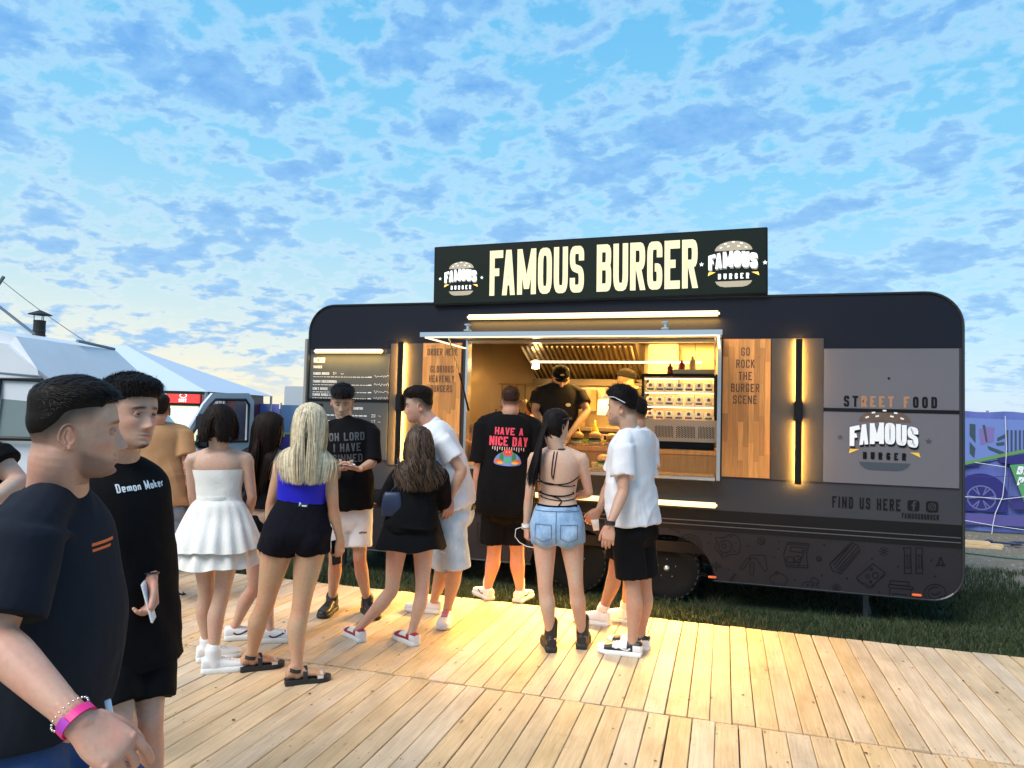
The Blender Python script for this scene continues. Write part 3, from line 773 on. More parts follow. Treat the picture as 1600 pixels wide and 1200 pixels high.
# painted bands and trim
T('upper_band', face(2.245, Z1-.004, TY-.004, hole=True), m_navy)
T('waist_band', face(.586, .776, TY-.004), m_black)
T('pin_stripe', MB().box(X0+.02, X1-.02, TY-.010, TY-.003, .668, .675).box(X0+.02, X1-.02, TY-.010, TY-.003, .628, .635), mat('stripe_grey', (.10, .10, .11), .4, .3))
mb = MB()
for i in range(len(ring)):
    a, b_ = ring[i], ring[(i+1) % len(ring)]
    if a[1] < Z0+.02 and b_[1] < Z0+.02 and abs(a[0]-b_[0]) > 2:
        mb.tube([(WHX[0]+.42, TY-.004, Z0), (a[0] if a[0] > 0 else b_[0], TY-.004, Z0)], .008, 6); mb.tube([(X0+RBOT, TY-.004, Z0), (WHX[1]-.42, TY-.004, Z0)], .008, 6); continue
    mb.tube([(a[0], TY-.006, a[1]), (b_[0], TY-.006, b_[1])], .011, 6)
T('edge_trim', mb, m_trim)
# lower right panels
PX0, PX1 = .825, 1.862
T('sign_panel', MB().box(PX0, PX1, TY-.014, TY-.003, 1.722, 2.238), m_panel)
T('sign_panel', MB().box(PX0, PX1, TY-.014, TY-.003, 1.078, 1.690), m_panel)
T('panel_joint', MB().box(PX0, PX1, TY-.018, TY-.003, 1.693, 1.719), m_black)
T('rivet', MB().ball((1.335, TY-.016, 1.985), .010, 8, 5), m_black)
def TL(name, fl, o, ex, ez, m, parent=None, grow=0.0):
    for q in clusters(fl, grow): T(name, q.lay(o, ex, ez), m, parent)
def lay(fl, x, z, y=TY-.006, s=1.0):
    return fl.lay((x, y, z), (s, 0, 0), (0, 0, s))
# lettering: STREET FOOD, FIND US HERE and the handle
m_cop = mat('copper_vinyl', (.34, .17, .085), .4)
fl = Flat(); w = textw('STREET FOOD', .118, .46, .20, .26); fl.text('STREET FOOD', 0, 0, .118, .46, .20, .26)
x_ = 0
for ci, ch_ in enumerate('STREET FOOD'):
    f1 = Flat(); f1.text(ch_, x_, 0, .118, .46, .20, .26)
    if ch_ != ' ': T('letter', f1.lay((.985, TY-.0155, 1.735), (.715/w, 0, 0), (0, 0, .715/w)), m_cop if 2 <= ci <= 7 else m_print)
    x_ += textw(ch_, .118, .46, .20, .26)+.26*.118 if ch_ != ' ' else .118*(.46*.6+.26)
fl = Flat(); w = textw('FIND US HERE', .098, .46, .17, .20); fl.text('FIND US HERE', 0, 0, .098, .46, .17, .20); k = .53/w
TL('letter', fl, (.90, TY-.0045, .862), (k, 0, 0), (0, 0, 1), m_print)
fl = Flat(); w = textw('FAMOUSBURGER', .044, .5, .2, .2); fl.text('FAMOUSBURGER', 0, 0, .044, .5, .2, .2); k = .28/w
TL('letter', fl, (1.44, TY-.0045, .806), (k, 0, 0), (0, 0, 1), m_print)
def rrect(x0, x1, z0, z1, r, n=4):
    out = []
    for cx, cz, a0 in ((x1-r, z1-r, 0), (x0+r, z1-r, 90), (x0+r, z0+r, 180), (x1-r, z0+r, 270)):
        for i in range(n+1):
            a = R(a0+90*i/n); out.append((cx+r*math.cos(a), cz+r*math.sin(a)))
    return out
fl = Flat().poly(rrect(1.482, 1.572, .870, .960, .02)); T('social_badge', fl.lay((0, TY-.0045, 0), (1, 0, 0), (0, 0, 1)), m_print)
fl = Flat().line(roundp([(1.548, .945), (1.528, .945), (1.528, .873)], .014), .014).line([(1.510, .917), (1.546, .917)], .011)
T('social_mark', fl.lay((0, TY-.0062, 0), (1, 0, 0), (0, 0, 1)), m_body)
fl = Flat().poly(rrect(1.620, 1.712, .868, .960, .022)); T('social_badge', fl.lay((0, TY-.0045, 0), (1, 0, 0), (0, 0, 1)), m_print)
fl = Flat().line(rrect(1.641, 1.691, .889, .939, .013), .006, True).line([(1.666+.013*math.cos(R(a)), .914+.013*math.sin(R(a))) for a in range(0, 360, 30)], .006, True).poly([(1.680, .926), (1.685, .926), (1.685, .931), (1.680, .931)])
T('social_mark', fl.lay((0, TY-.0062, 0), (1, 0, 0), (0, 0, 1)), m_body)
# burger logo -------------------------------------------------
def star(cx, cz, r):
    return [(cx+(r if i % 2 == 0 else r*.42)*math.sin(R(36*i)), cz+(r if i % 2 == 0 else r*.42)*math.cos(R(36*i))) for i in range(10)]
def logo(x, z, s, y, parent, org, mats, frame=None):
    """burger emblem centred at x, z; s = width of FAMOUS; mats: bun, seeds, word, shadow, small, cheese, bottom, star"""
    def L_(name, fl, key, k):
        for q in (clusters(fl) if key in ('small', 'star', 'cheese', 'seeds') else [fl]): mk(name, q.lay((x, y-.0016*k, z), (s, 0, 0), (0, 0, s)), mats[key], parent, origin=org)
    top = [(.375*math.cos(R(a)), .385+.20*math.sin(R(a))) for a in range(0, 181, 9)]
    L_('logo_bun', Flat().poly(top[::1]), 'bun', 1)
    fl = Flat()
    for sx, sz, rr in ((-.16, .53, 8), (0, .565, 0), (.16, .53, -8), (-.25, .455, 20), (-.105, .475, 12), (.105, .475, -12), (.25, .445, -20)):
        c_, s_ = math.cos(R(rr)), math.sin(R(rr))
        fl.poly([(sx+a*c_-b_*s_, sz+a*s_+b_*c_) for a, b_ in ((-.026, -.012), (.026, -.012), (.026, .012), (-.026, .012))])
    L_('logo_seeds', fl, 'seeds', 2)
    H_ = .34; w = textw('FAMOUS', H_, .50, .205, .085)
    def wp(q): u = q[0]-w/2; return (u/w*1.0, q[1]*(1-.30*abs(u/w)**1.5)*1.0+.055*(1-(2*u/w)**2)-.02)
    f1 = Flat(); f1.text('FAMOUS', 0, 0, H_, .50, .205, .085, warp=wp, sub=.05)
    f1s = Flat(); f1s.v = [(a+.012, b_-.032, c) for a, b_, c in f1.v]; f1s.f = f1.f
    L_('logo_word_shadow', f1s, 'shadow', 3); L_('logo_word', f1, 'word', 5)
    w2 = textw('BURGER', .115, .42, .22, .38); f2 = Flat(); f2.text('BURGER', -w2/2, -.215, .115, .42, .22, .38); f2.v = [(a*.62/w2, b_, c) for a, b_, c in f2.v]
    L_('logo_small_word', f2, 'small', 2)
    L_('logo_cheese', Flat().poly([(-.50, -.06), (-.36, -.06), (-.515, -.135)]).poly([(.36, -.085), (.49, -.085), (.51, -.16)]), 'cheese', 2)
    bt = [(-.37, -.26), (.37, -.26), (.335, -.32), (.27, -.365), (.18, -.385), (-.18, -.385), (-.27, -.365), (-.335, -.32)]
    L_('logo_bottom', Flat().poly(bt[::-1]), 'bottom', 1)
    L_('logo_star', Flat().poly(star(-.645, .12, .052)[::-1]).poly(star(.625, .10, .052)[::-1]), 'star', 1)
mb_bun = mat('bun_brown', (.11, .07, .05), .5, var=.2, vscale=12)
logo(1.303, 1.405, .535, TY-.015, TR, OT, dict(bun=mb_bun, seeds=mat('logo_white', (.75, .77, .8), .45), word=mat('logo_white'), shadow=m_print, small=m_print, cheese=mat('cheese_yellow', (.75, .48, .06), .5), bottom=mat('slate_vinyl', (.04, .052, .07), .5), star=mat('slate_vinyl')))
# marker lamps
for x in (-.089, 1.552):
    T('marker_lamp', MB().box(x-.036, x+.036, TY-.018, TY, .166, .186, .005), mat('orange_lens', (.55, .10, .04), .25, emit=(1, .2, .05), es=.12))
T('tail_lamp', MB().box(X1-.005, X1+.045, TY+.5, TY+.62, .25, .36, .008), mat('red_lens', (.5, .02, .03), .25))
# skirt doodles ------------------------------------------------
def sk(px, py): return tp(px, py)
def SK(L_): return [sk(a, b_) for a, b_ in L_]
fl = Flat(); TK = .0075
def C4(cx, cy, s=.325): return (1000+cx*s, 760+cy*s)
def DL(pts, t=TK, closed=False): fl.line(SK([C4(*p) for p in pts]), t, closed)
def DC(cx, cy, rx, ry=None, t=TK, n=18, a0=0, a1=360):
    ry = ry or rx; pts = [(cx+rx*math.cos(R(a0+(a1-a0)*i/n)), cy+ry*math.sin(R(a0+(a1-a0)*i/n))) for i in range(n+(0 if a1-a0 == 360 else 1))]
    DL(pts, t, a1-a0 == 360)
# round stamp
DC(238, 290, 60); DC(238, 290, 44); [DL([(238+47*math.cos(R(a)), 290+47*math.sin(R(a))), (238+56*math.cos(R(a)), 290+56*math.sin(R(a)))], .005) for a in range(0, 360, 15)]
DC(225, 280, 12); DC(250, 282, 12); DL([(215, 305), (238, 320), (262, 305)]); DL([(222, 262), (238, 255), (255, 262)])
# fried egg
DL(roundp([(360, 240), (395, 250), (440, 228), (478, 245), (482, 300), (470, 330), (430, 325), (398, 350), (385, 318), (355, 300), (372, 270)], 18, True), TK, True); DC(410, 290, 32, 30); DC(402, 286, 10); [DC(a, b_, 3, t=.006, n=6) for a, b_ in ((372, 268), (438, 242), (462, 270), (455, 312), (395, 330))]
# swirl and small round
DC(584, 262, 17); DC(586, 263, 8); DC(860, 348, 12); DC(861, 350, 5)
# sausages
DL(roundp([(520, 345), (535, 330), (600, 330), (612, 400), (600, 412), (560, 345)], 8, True), TK, True); DL(roundp([(478, 395), (515, 345), (532, 350), (492, 402)], 6, True), TK, True); DL(roundp([(530, 368), (548, 368), (546, 425), (528, 425)], 6, True), TK, True)
# crisp bag
DL(roundp([(708, 268), (815, 275), (800, 320), (808, 392), (705, 385), (690, 330)], 8, True), TK, True); DL([(706, 278), (812, 285)], .005); DL([(703, 376), (805, 382)], .005); [DL([(712+i*10, 270+i*.6), (716+i*10, 278+i*.6)], .005) for i in range(10)]; DL([(725, 290), (785, 294), (780, 318), (722, 312)], TK, True); DL([(800, 290), (760, 385)]); DC(722, 352, 20, 14); DC(756, 350, 18, 16); DL([(735, 370), (780, 340)])
# bacon strips
DL([(1015, 268), (1050, 285), (1058, 312), (965, 420), (925, 405), (912, 372)], TK, True); DL([(1022, 272), (930, 380)]); DL([(1035, 278), (938, 392)]); DL([(1046, 292), (948, 404)]); DL([(1052, 305), (957, 412)]); DL([(1008, 285), (920, 368)], .005)
# sun
DC(1171, 312, 8); [DL([(1171+15*math.cos(R(a)), 312+15*math.sin(R(a))), (1171+23*math.cos(R(a)), 312+23*math.sin(R(a)))]) for a in range(0, 360, 45)]
# cheese
DL([(1120, 372), (1178, 415), (1115, 485), (1095, 478), (1085, 468), (1060, 460), (1040, 438)], TK, True); DL([(1042, 448), (1098, 490), (1180, 425)], .005); DC(1095, 433, 8); DC(1131, 428, 14); DC(1112, 398, 5); DC(1108, 458, 5)
# sugar sachets
for x in (1285, 1340):
    DL([(x-20+(x > 1300)*6, 295), (x+18, 295), (x+16, 312), (x+18, 400), (x+18, 418), (x-14, 418), (x-14, 312)], TK, True); DL([(x-12, 330), (x+12, 330), (x+12, 392), (x-12, 392)], .005, True)
ft = Flat(); ft.text('SUGAR', 0, 0, 1, .7, .2, .25); w = textw('SUGAR', 1, .7, .2, .25)
for x in (1285, 1340):
    fl.st.append((len(fl.v), len(fl.f)))
    b0 = len(fl.v); h_ = 7.0; k = 56.0/w
    fl.v += [(*sk(*C4(x+3.5-(q[1])*7.0, 389-q[0]*k)), .0004+q[2]) for q in ft.v]; fl.f += [tuple(i+b0 for i in f_) for f_ in ft.f]
# fly
DC(1445, 365, 8, 14); DL([(1443, 345), (1430, 372), (1425, 380), (1440, 380)]); DL([(1447, 345), (1460, 372), (1466, 380), (1450, 380)]); DC(1445, 346, 5)
# muffin, strawberry cake, flower
DL([(632, 455), (640, 478), (692, 482), (702, 462)]); DL(roundp([(625, 455), (620, 438), (640, 425), (660, 412), (690, 425), (712, 445), (700, 464)], 8)); DC(657, 416, 8); DL([(645, 460), (650, 478)]); DL([(665, 462), (668, 480)]); DL([(682, 464), (682, 482)])
DL(roundp([(772, 488), (785, 462), (820, 458), (850, 470), (858, 492)], 12)); DL(roundp([(820, 456), (828, 435), (850, 445), (862, 462), (845, 470)], 8)); DC(806, 474, 4); DC(830, 476, 4)
DC(944, 488, 6); [DC(944+13*math.cos(R(a)), 488+13*math.sin(R(a)), 7, t=.005, n=10) for a in range(0, 360, 72)]
# jam jar and onion ring
DL([(1203, 452), (1293, 460), (1292, 478), (1202, 470)], TK, True); DL(roundp([(1195, 470), (1310, 482), (1315, 496), (1192, 486)], 6, True), TK, True); DL([(1202, 490), (1198, 530)]); DL([(1302, 498), (1298, 545)]); DL([(1215, 515), (1280, 520), (1278, 542)], TK); DL([(1215, 515), (1213, 532)])
DC(1418, 512, 52, 42); DC(1418, 512, 34, 28, a0=20, a1=300); DL([(1398, 512), (1420, 520), (1445, 505)])
# sprigs, stick and dots
DL([(368, 408), (368, 372)]); DL([(368, 395), (355, 382)]); DL([(368, 395), (382, 384)]); DC(368, 370, 4); DC(353, 380, 4); DC(384, 382, 4)
DL([(428, 455), (455, 420), (460, 424), (434, 458)], TK, True); DL(roundp([(138, 212), (150, 200), (190, 225)], 6)); DL([(150, 200), (142, 196)]); DL([(165, 215), (170, 205)]); DL([(180, 222), (190, 212)])
DC(300, 432, 24, 14, a0=180, a1=340); DC(300, 436, 14, 8, a0=180, a1=340)
for a, b_ in ((330, 270), (340, 228), (520, 285), (665, 300), (668, 265), (645, 340), (425, 400), (885, 280), (745, 450), (875, 428), (995, 442), (1115, 348), (1150, 508), (1240, 385), (1400, 355), (1418, 432)): DC(a, b_, 3, t=.006, n=6)
# left part of the skirt, glimpsed between legs
for (cx, cz, s_) in ((-3.0, .45, 1), (-3.75, .36, .8), (-1.9, .47, .8)):
    fl.line([(cx+.11*s_*math.cos(R(a)), cz-.03+.1*s_*math.sin(R(a))) for a in range(0, 360, 18)], .008, True); fl.line([(cx+.08*s_*math.cos(R(a)), cz-.03+.072*s_*math.sin(R(a))) for a in range(0, 360, 18)], .006, True)
    fl.line([(cx-.04, cz+.01), (cx+.03, cz-.05), (cx-.03, cz-.08)], .008); fl.line([(cx+.04, cz+.01), (cx-.01, cz-.02)], .008)
fl.line([(-2.35, .50), (-2.12, .48), (-2.15, .26), (-2.33, .28)], .009, True); fl.line([(-2.3, .44), (-2.18, .35)], .008); fl.line([(-2.3, .35), (-2.18, .43)], .008); fl.line([(-3.2, .28), (-3.13, .4), (-3.05, .27)], .008, True); fl.line([(-4.0, .5), (-3.95, .3)], .008)
TL('drawing', fl, (0, TY-.003, 0), (1, 0, 0), (0, 0, 1), m_print, grow=.006)

# wheels ------------------------------------------------------
m_rub = mat('tyre_rubber', (.008, .008, .008), .85, spec=.2, bump=.2, bscale=40)
for wx in WHX:
    for side, yy in ((0, TY+.10), (1, TYB-.30)):
        w_ = T('wheel', MB().lathe([(.02, -.0), (.17, 0), (.19, .015), (.19, .05), (.155, .06), (.13, .085), (.06, .09), (.02, .075)], 28, (wx, yy+.02, GZ+WR), 'y'), mat('rim_black', (.008, .008, .009), .4, .2), smooth=False)
        T('tyre', MB().lathe([(.185, 0), (.2, -.012), (.27, -.018), (WR-.012, .0), (WR, .03), (WR, .17), (WR-.012, .2), (.19, .2)], 36, (wx, yy, GZ+WR), 'y'), m_rub, w_, smooth=True)
        mb = MB(); mb.ball((wx, yy+.005, GZ+WR), (.032, .02, .032), 12, 6)
        for k in range(5):
            a = R(72*k+90); T('lug_nut', MB().ball((wx+.085*math.cos(a), yy+.012, GZ+WR+.085*math.sin(a)), (.013, .014, .013), 8, 5), m_alu, w_)
        T('hub', MB().ball((wx, yy+.005, GZ+WR), (.032, .02, .032), 12, 6), m_alu, w_, smooth=True)
        if side == 0:
            tr_ = MB()
            for k in range(30):
                a = R(12*k); tr_.add([(wx+math.cos(a+da)*rr, yy-.012, GZ+WR+math.sin(a+da)*rr) for da, rr in ((-.05, .262), (.05, .262), (.05, .292), (-.05, .292))], [(0, 1, 2, 3)])
            T('tread_block', tr_, mat('tyre_mark', (.03, .03, .032), .8), w_)['kind'] = 'stuff'
mb = MB()
for wx in WHX:
    pts = [(wx+AR*math.cos(R(a)), TY+.42, GZ+WR-.02+AR*.9*math.sin(R(a))) for a in range(0, 181, 12)]
    for a, b_ in zip(pts[:-1], pts[1:]): mb.quad(a, b_, (b_[0], TY, b_[2]), (a[0], TY, a[2]))
T('wheel_arch', mb, m_black)
# prop stand
T('prop_stand', MB().box(1.19, 1.235, TY+.25, TY+.29, -.10, .32).box(1.16, 1.27, TY+.2, TY+.34, GZ, GZ+.02).tube([(1.17, TY+.27, .3), (1.25, TY+.26, -.08)], .008, 6), mat('dull_steel', (.12, .12, .12), .5, .6))
T('prop_stand', MB().box(-4.0, -3.955, TY+.25, TY+.29, -.10, .32).box(-4.03, -3.92, TY+.2, TY+.34, GZ, GZ+.02), mat('dull_steel'))
# roof sign ---------------------------------------------------
SX0, SX1, SZ0, SZ1 = -2.90, .365, 2.655, 3.25
sg = root('roof_sign', ((SX0+SX1)/2, TY-.02, 2.69), 'long black illuminated FAMOUS BURGER sign standing on the trailer roof', 'sign')
SRZ = R(-1.1)
m_lit = mat('sign_letters_lit', (.30, .28, .17), .6, emit=(1.0, .87, .50), es=.33)
def sp(px, py):
    x, z = tp(px, py, TY-.05); return x, z
c1 = [sp(678, 387), sp(677, 478), sp(1200, 460), sp(1203, 353)]
SLc = Vector((c1[0][0], 0, c1[0][1])); SLb = Vector((c1[1][0], 0, c1[1][1])); SRb = Vector((c1[2][0], 0, c1[2][1])); SRt = Vector((c1[3][0], 0, c1[3][1]))
# flat box: width and height measured off the photograph, turned slightly
SW = SRb.x-SLb.x; SH = ((SLc.z-SLb.z)+(SRt.z-SRb.z))/2
sg.location = (SLb.x, TY-.05, (SLb.z+SRb.z)/2+.0); sg.rotation_euler = (0, -math.atan2(SRb.z-SLb.z, SW)*1.0, 0)
sg.location.z = SLb.z
print('sign', SW, SH, c1)
mk('sign_case', MB().box(0, SW, 0, .16, 0, SH, .006).vf, m_black, sg)
mk('sign_face', MB().box(.018, SW-.018, -.006, .02, .018, SH-.018).vf, mat('sign_face_green', (.006, .010, .008), .5, spec=.15, emit=(.2, .3, .22), es=.006, var=.1, vscale=2), sg)
fl = Flat(); w = textw('FAMOUS BURGER', 1, .46, .17, .065); fl.text('FAMOUS BURGER', 0, 0, 1, .46, .17, .065)
def s2(px, py):   # photo pixel to sign plane coords (metres along face)
    x, z = sp(px, py); q = Vector((x-SLb.x, 0, z-SLb.z)); a = math.atan2(SRb.z-SLb.z, SW)
    return (q.x*math.cos(a)+q.z*math.sin(a), -q.x*math.sin(a)+q.z*math.cos(a))
xa, za = s2(765, 461); xb, zb = s2(1090, 450); xc, zc_ = s2(766, 394)
print('sg', xa, za, xb, zb, zc_)
TH = (zc_-za+.02)
kx = (xb-xa)/(w-.10); print('kx', kx, TH)
for q in clusters(fl): mk('letter', q.lay((xa, -.0075, (za+zb)/2-.005), (kx, 0, 0), (0, 0, TH)), m_lit, sg)
lm = dict(bun=mat('lit_bun', (.25, .22, .16), .5, emit=(.62, .52, .36), es=.16), seeds=mat('lit_white', (.6, .6, .6), .5, emit=(1, 1, .95), es=.35), word=mat('lit_white'), shadow=mat('lit_shadow', (.2, .2, .18), .5, emit=(.5, .48, .4), es=.15), small=mat('lit_white'), cheese=mat('lit_cheese', (.8, .5, .1), .5, emit=(1, .6, .1), es=.5), bottom=mat('lit_bun'), star=mat('lit_white'))
for px, py, s_ in ((721, 432, .385), (1146, 408, .47)):
    x, z = s2(px, py); logo(x, z-.075*s_/.5, s_*.92, -.0065, sg, None, lm)
for x in (.35, SW-.35): mk('bracket', MB().box(x-.02, x+.02, .05, .12, -.07, .0).vf, m_galv, sg)
# light bars --------------------------------------------------
LEDC = (1.0, .56, .13)
def led(name, x0, x1, y, z0, z1, th, label, es=9.0, col=(1.0, .70, .30), group='warm light bars on the trailer front', watts=0, down=True, case=None, tilt=12):
    r_ = root(name, ((x0+x1)/2, y, (z0+z1)/2), label, 'light bar', group)
    o = r_.location
    mk('tube', MB().box(x0-o.x, x1-o.x, -th, 0, z0-o.z, z1-o.z, min(th, z1-z0)*.3).vf, mat('led_%s_%g' % (name, es), (1, .8, .5), .4, emit=col, es=es), r_)
    if case:
        mk('case', MB().box(x0-o.x-.01, x1-o.x+.01, -th*.6, .004, z1-o.z, z1-o.z+case).vf, m_black, r_)
    if watts:
        ld = bpy.data.lights.new('lamp', 'AREA'); ld.shape = 'RECTANGLE'; ld.energy = watts; ld.color = LEDC; ld.size = max(x1-x0, .04); ld.size_y = max(z1-z0, .04) if not down else .04
        ld.spread = R(110) if tilt < 0 else R(180); lo = bpy.data.objects.new('lamp', ld); COL.objects.link(lo); lo.parent = r_; lo.location = (0, -th-.03, (z0-o.z-.02) if down else 0)
        lo.rotation_euler = (R(tilt) if down else R(90), 0, 0)
        if not down: lo.rotation_euler = (R(90), 0, 0)
    return r_
led('light_bar', -2.50, -.055, TY-.012, 2.535, 2.585, .05, 'long warm light bar above the serving hatch, under the roof sign', 0.50, (1.0, .74, .34), watts=11)
led('light_bar', -4.24, -3.43, TY-.02, 2.195, 2.238, .05, 'short warm light bar over the menu board at the left end', 0.50, (1.0, .74, .30), watts=2)
led('light_bar', -2.45, -.055, TY-.02, .80, .845, .06, 'warm light strip below the counter, close to the ground', 0.55, (1.0, .74, .32), watts=56, tilt=-48)
# upright wall bars with glow on both sides
m_stone = mat('stone_panel', (.040, .036, .032), .45, var=.5, vscale=3.0, bump=.05, bscale=9, stretch=(1, 1, .35))
T('stone_panel', MB().box(-3.352, -2.985, TY-.012, TY-.003, 1.04, 2.30), m_stone)
T('stone_panel', MB().box(.395, .822, TY-.012, TY-.003, 1.075, 2.33), m_stone)
for x, z0, z1, lb in ((-3.215, 1.05, 2.315, 'upright black bar light glowing at both edges between the menu board and left wood panel'), (.617, 1.05, 2.32, 'upright black bar light glowing at both edges beside the right wood panel')):
    r_ = root('wall_light', (x, TY-.012, (z0+z1)/2), lb, 'wall light', 'upright wall lights on the trailer')
    o = r_.location; h2 = (z1-z0)/2
    mk('bar', MB().box(-.027, .027, -.062, -.036, -h2, h2, .003).vf, m_black, r_)
    mk('bracket', MB().box(-.032, .032, -.075, .008, -.09, .09, .006).vf, m_black, r_)
    mk('strip', MB().box(-.021, -.003, -.036, -.030, -h2+.01, h2-.01).box(.003, .021, -.036, -.030, -h2+.01, h2-.01).vf, mat('strip_glow', (1, .7, .3), .4, emit=(1.0, .50, .09), es=85), r_)
# wood panels -------------------------------------------------
m_bw = mat('butcher_block', (.52, .235, .062), .42, var=.16, vscale=4, stretch=(14, 1, 1.1), objrand=.30)
def wood_panel(x0, x1, z0, z1, y):
    r_ = random.Random(int(x0*100)); nst = 9; w = (x1-x0)/nst; k = 0
    base = T('wood_panel', MB().box(x0-.004, x1+.004, y+.012, y+.018, z0-.004, z1+.004), mat('panel_edge', (.25, .12, .05), .6))
    for i in range(nst):
        z = z0-r_.uniform(0, .3)
        while z < z1:
            l = r_.uniform(.22, .62); za_, zb_ = max(z, z0), min(z+l, z1)
            if zb_-za_ > .01:
                o = T('stave', MB().box(x0+i*w+.0006, x0+(i+1)*w-.0006, y+r_.uniform(0, .0012), y+.011, za_+.0005, zb_-.0005), m_bw, base)
            z += l
    return base
pr = wood_panel(-.020, .385, 1.085, 2.325, TY-.024)
pl = wood_panel(-2.98, -2.56, 1.05, 2.30, TY-.024)
m_burn = mat('burnt_lettering', (.10, .045, .02), .6)
def ctext(lines, xc, y, parent=None, wf=.42, t=.13, gap=.14, m=m_burn):
    for s_, z, h_ in lines:
        w = textw(s_, h_, wf, t, gap); fl = Flat(); fl.text(s_, -w/2, 0, h_, wf, t, gap)
        TL('letter', fl, (xc, y, z), (1, 0, 0), (0, 0, 1), m, parent)
ctext([('GO', 2.175, .075), ('ROCK', 2.065, .075), ('THE', 1.955, .075), ('BURGER', 1.848, .075), ('SCENE', 1.742, .075)], .172, TY-.026, pr)
ctext([('ORDER HERE', 2.175, .07), ('GLORIOUS', 2.00, .07), ('HEAVENLY', 1.90, .07), ('BURGERS', 1.80, .07)], -2.765, TY-.026, pl, .38, .13, .12)
# menu boards -------------------------------------------------
m_menu = mat('menu_board', (.055, .066, .072), .55, spec=.18, var=.06)
mb1 = root('menu_board', (-3.84, TY-.02, 1.07), 'dark grey burger menu boards at the left end of the trailer', 'menu board')
mo = mb1.location
def Mn(name, vf, m): return mk(name, vf, m, mb1, origin=mo)
Mn('board', MB().box(-4.30, -3.362, TY-.018, TY-.004, 1.712, 2.190).vf, m_menu)
Mn('board', MB().box(-4.285, -3.362, TY-.018, TY-.004, 1.085, 1.678).vf, m_menu)
Mn('divider', MB().box(-4.31, -3.362, TY-.022, TY-.004, 1.682, 1.708).vf, m_black)
fl = Flat(); rr = random.Random(4)
def mt(s_, x, z, h_, wf=.5, t=.16, gap=.14): fl.text(s_, x, z, h_, wf, t, gap)
def squig(x, z, w, h_=.012, seed=1):
    r_ = random.Random(seed); pts = []; n = int(w/.009)
    for i in range(n): pts.append((x+w*i/n, z+h_*.5*r_.uniform(-1, 1)+h_*.3*math.sin(i*1.9)))
    fl.line(pts, .003)
mt('MENIU', -4.262, 2.095, .055, .42, .18, .1); mt('BURGER', -4.262, 2.035, .028, .5, .2)
for i, (nm, z) in enumerate((('FAMOUS BURGER', 1.965), ('FAMOUS CHEESEBURGER', 1.880), ("KING'S BURGER", 1.802), ('FAMOUS DOUBLE BURGER', 1.738))):
    mt(nm, -4.262, z, .027, .45, .2, .12)
    x = -4.262
    while x < -3.62:
        w = rr.uniform(.012, .045); fl.line([(x, z-.022), (x+w, z-.022)], .006); x += w+.008
    fl.line([(-3.60, z-.020), (-3.56, z-.020)], .010); squig(-3.53, z-.012, .18, .02, i)
fl.text('51', -4.02, 1.968, .028, .6, .12, .25); squig(-3.93, 1.978, .05, .02, 9)
mt('GARNITURI', -3.76, 1.60, .026, .42, .2, .1)
for i, z in enumerate((1.535, 1.475)):
    x = -4.2
    while x < -3.60: w = rr.uniform(.02, .05); fl.line([(x, z), (x+w, z)], .011); x += w+.01
    fl.text(('20', '17')[i], -3.55, z-.012, .032, .6, .12, .25); squig(-3.47, z, .04, .012, 20+i)
for i, z in enumerate((1.30, 1.245, 1.19)):
    fl.line([(-4.2, z), (-3.65, z)], .007); fl.text(('12', '15', '10')[i], -3.57, z-.01, .026, .6, .12, .25); squig(-3.50, z, .05, .012, 30+i)
Mn('menu_lettering', fl.lay((0, TY-.0195, 0), (1, 0, 0), (0, 0, 1)), mat('chalk_white', (.60, .62, .63), .6))['kind'] = 'stuff'
fl = Flat().poly([(-4.21, 1.655), (-4.13, 1.655), (-4.13, 1.60), (-4.17, 1.57), (-4.21, 1.60)][::-1]); Mn('badge', fl.lay((0, TY-.0195, 0), (1, 0, 0), (0, 0, 1)), m_print)
# end door standing open at the left
d_ = T('end_door', MB().box(X0-.075, X0-.035, TY+.02, TY+.7, 1.15, 2.36, .006), mat('door_edge', (.30, .28, .25), .5, .3)); T('hinge', MB().box(X0-.04, X0+.005, TY+.03, TY+.06, 1.86, 1.885), m_alu, d_)
# serving hatch flap ------------------------------------------
FYH = TY-1.12
zf = tp(640, 527, FYH)[1]; zf2 = tp(1110, 519, FYH)[1]; print('flap', zf, zf2, tp(640, 527, FYH), tp(1110, 520, FYH))
ZF = (zf+zf2)/2
fx0, fx1 = WX0-.02, WX1+.02
fp_ = T('hatch_flap', MB().add([(fx0, TY-.02, WZ1+.01), (fx1, TY-.02, WZ1+.01), (fx1, FYH, ZF), (fx0, FYH, ZF), (fx0, TY-.02, WZ1+.045), (fx1, TY-.02, WZ1+.045), (fx1, FYH, ZF+.022), (fx0, FYH, ZF+.022)], [(0, 1, 2, 3), (7, 6, 5, 4), (0, 3, 7, 4), (1, 0, 4, 5), (2, 1, 5, 6), (3, 2, 6, 7)]), mat('flap_panel', (.42, .40, .38), .3, .5))
T('flap_edge', MB().box(fx0-.01, fx1+.01, FYH-.012, FYH-.001, ZF-.010, ZF+.030), m_alu, fp_)
for x in (fx0+.02, fx1-.02):
    T('flap_strip', MB().box(x-.01, x+.01, FYH+.05, TY-.1, ZF-.014, ZF-.004), mat('flap_led', (1, .7, .3), .4, emit=(1, .78, .42), es=.9), fp_)
T('flap_strip', MB().box(fx0+.03, fx1-.03, FYH+.004, FYH+.02, ZF-.016, ZF-.003), mat('flap_led'), fp_)
for x in (fx0+.40, fx1-.42):
    T('flap_latch', MB().lathe([(.035, 0), (.035, .01), (.012, .015), (.012, .045), (.03, .05), (.03, .06)], 10, (x, FYH+.06, ZF+.045)), m_alu, fp_)
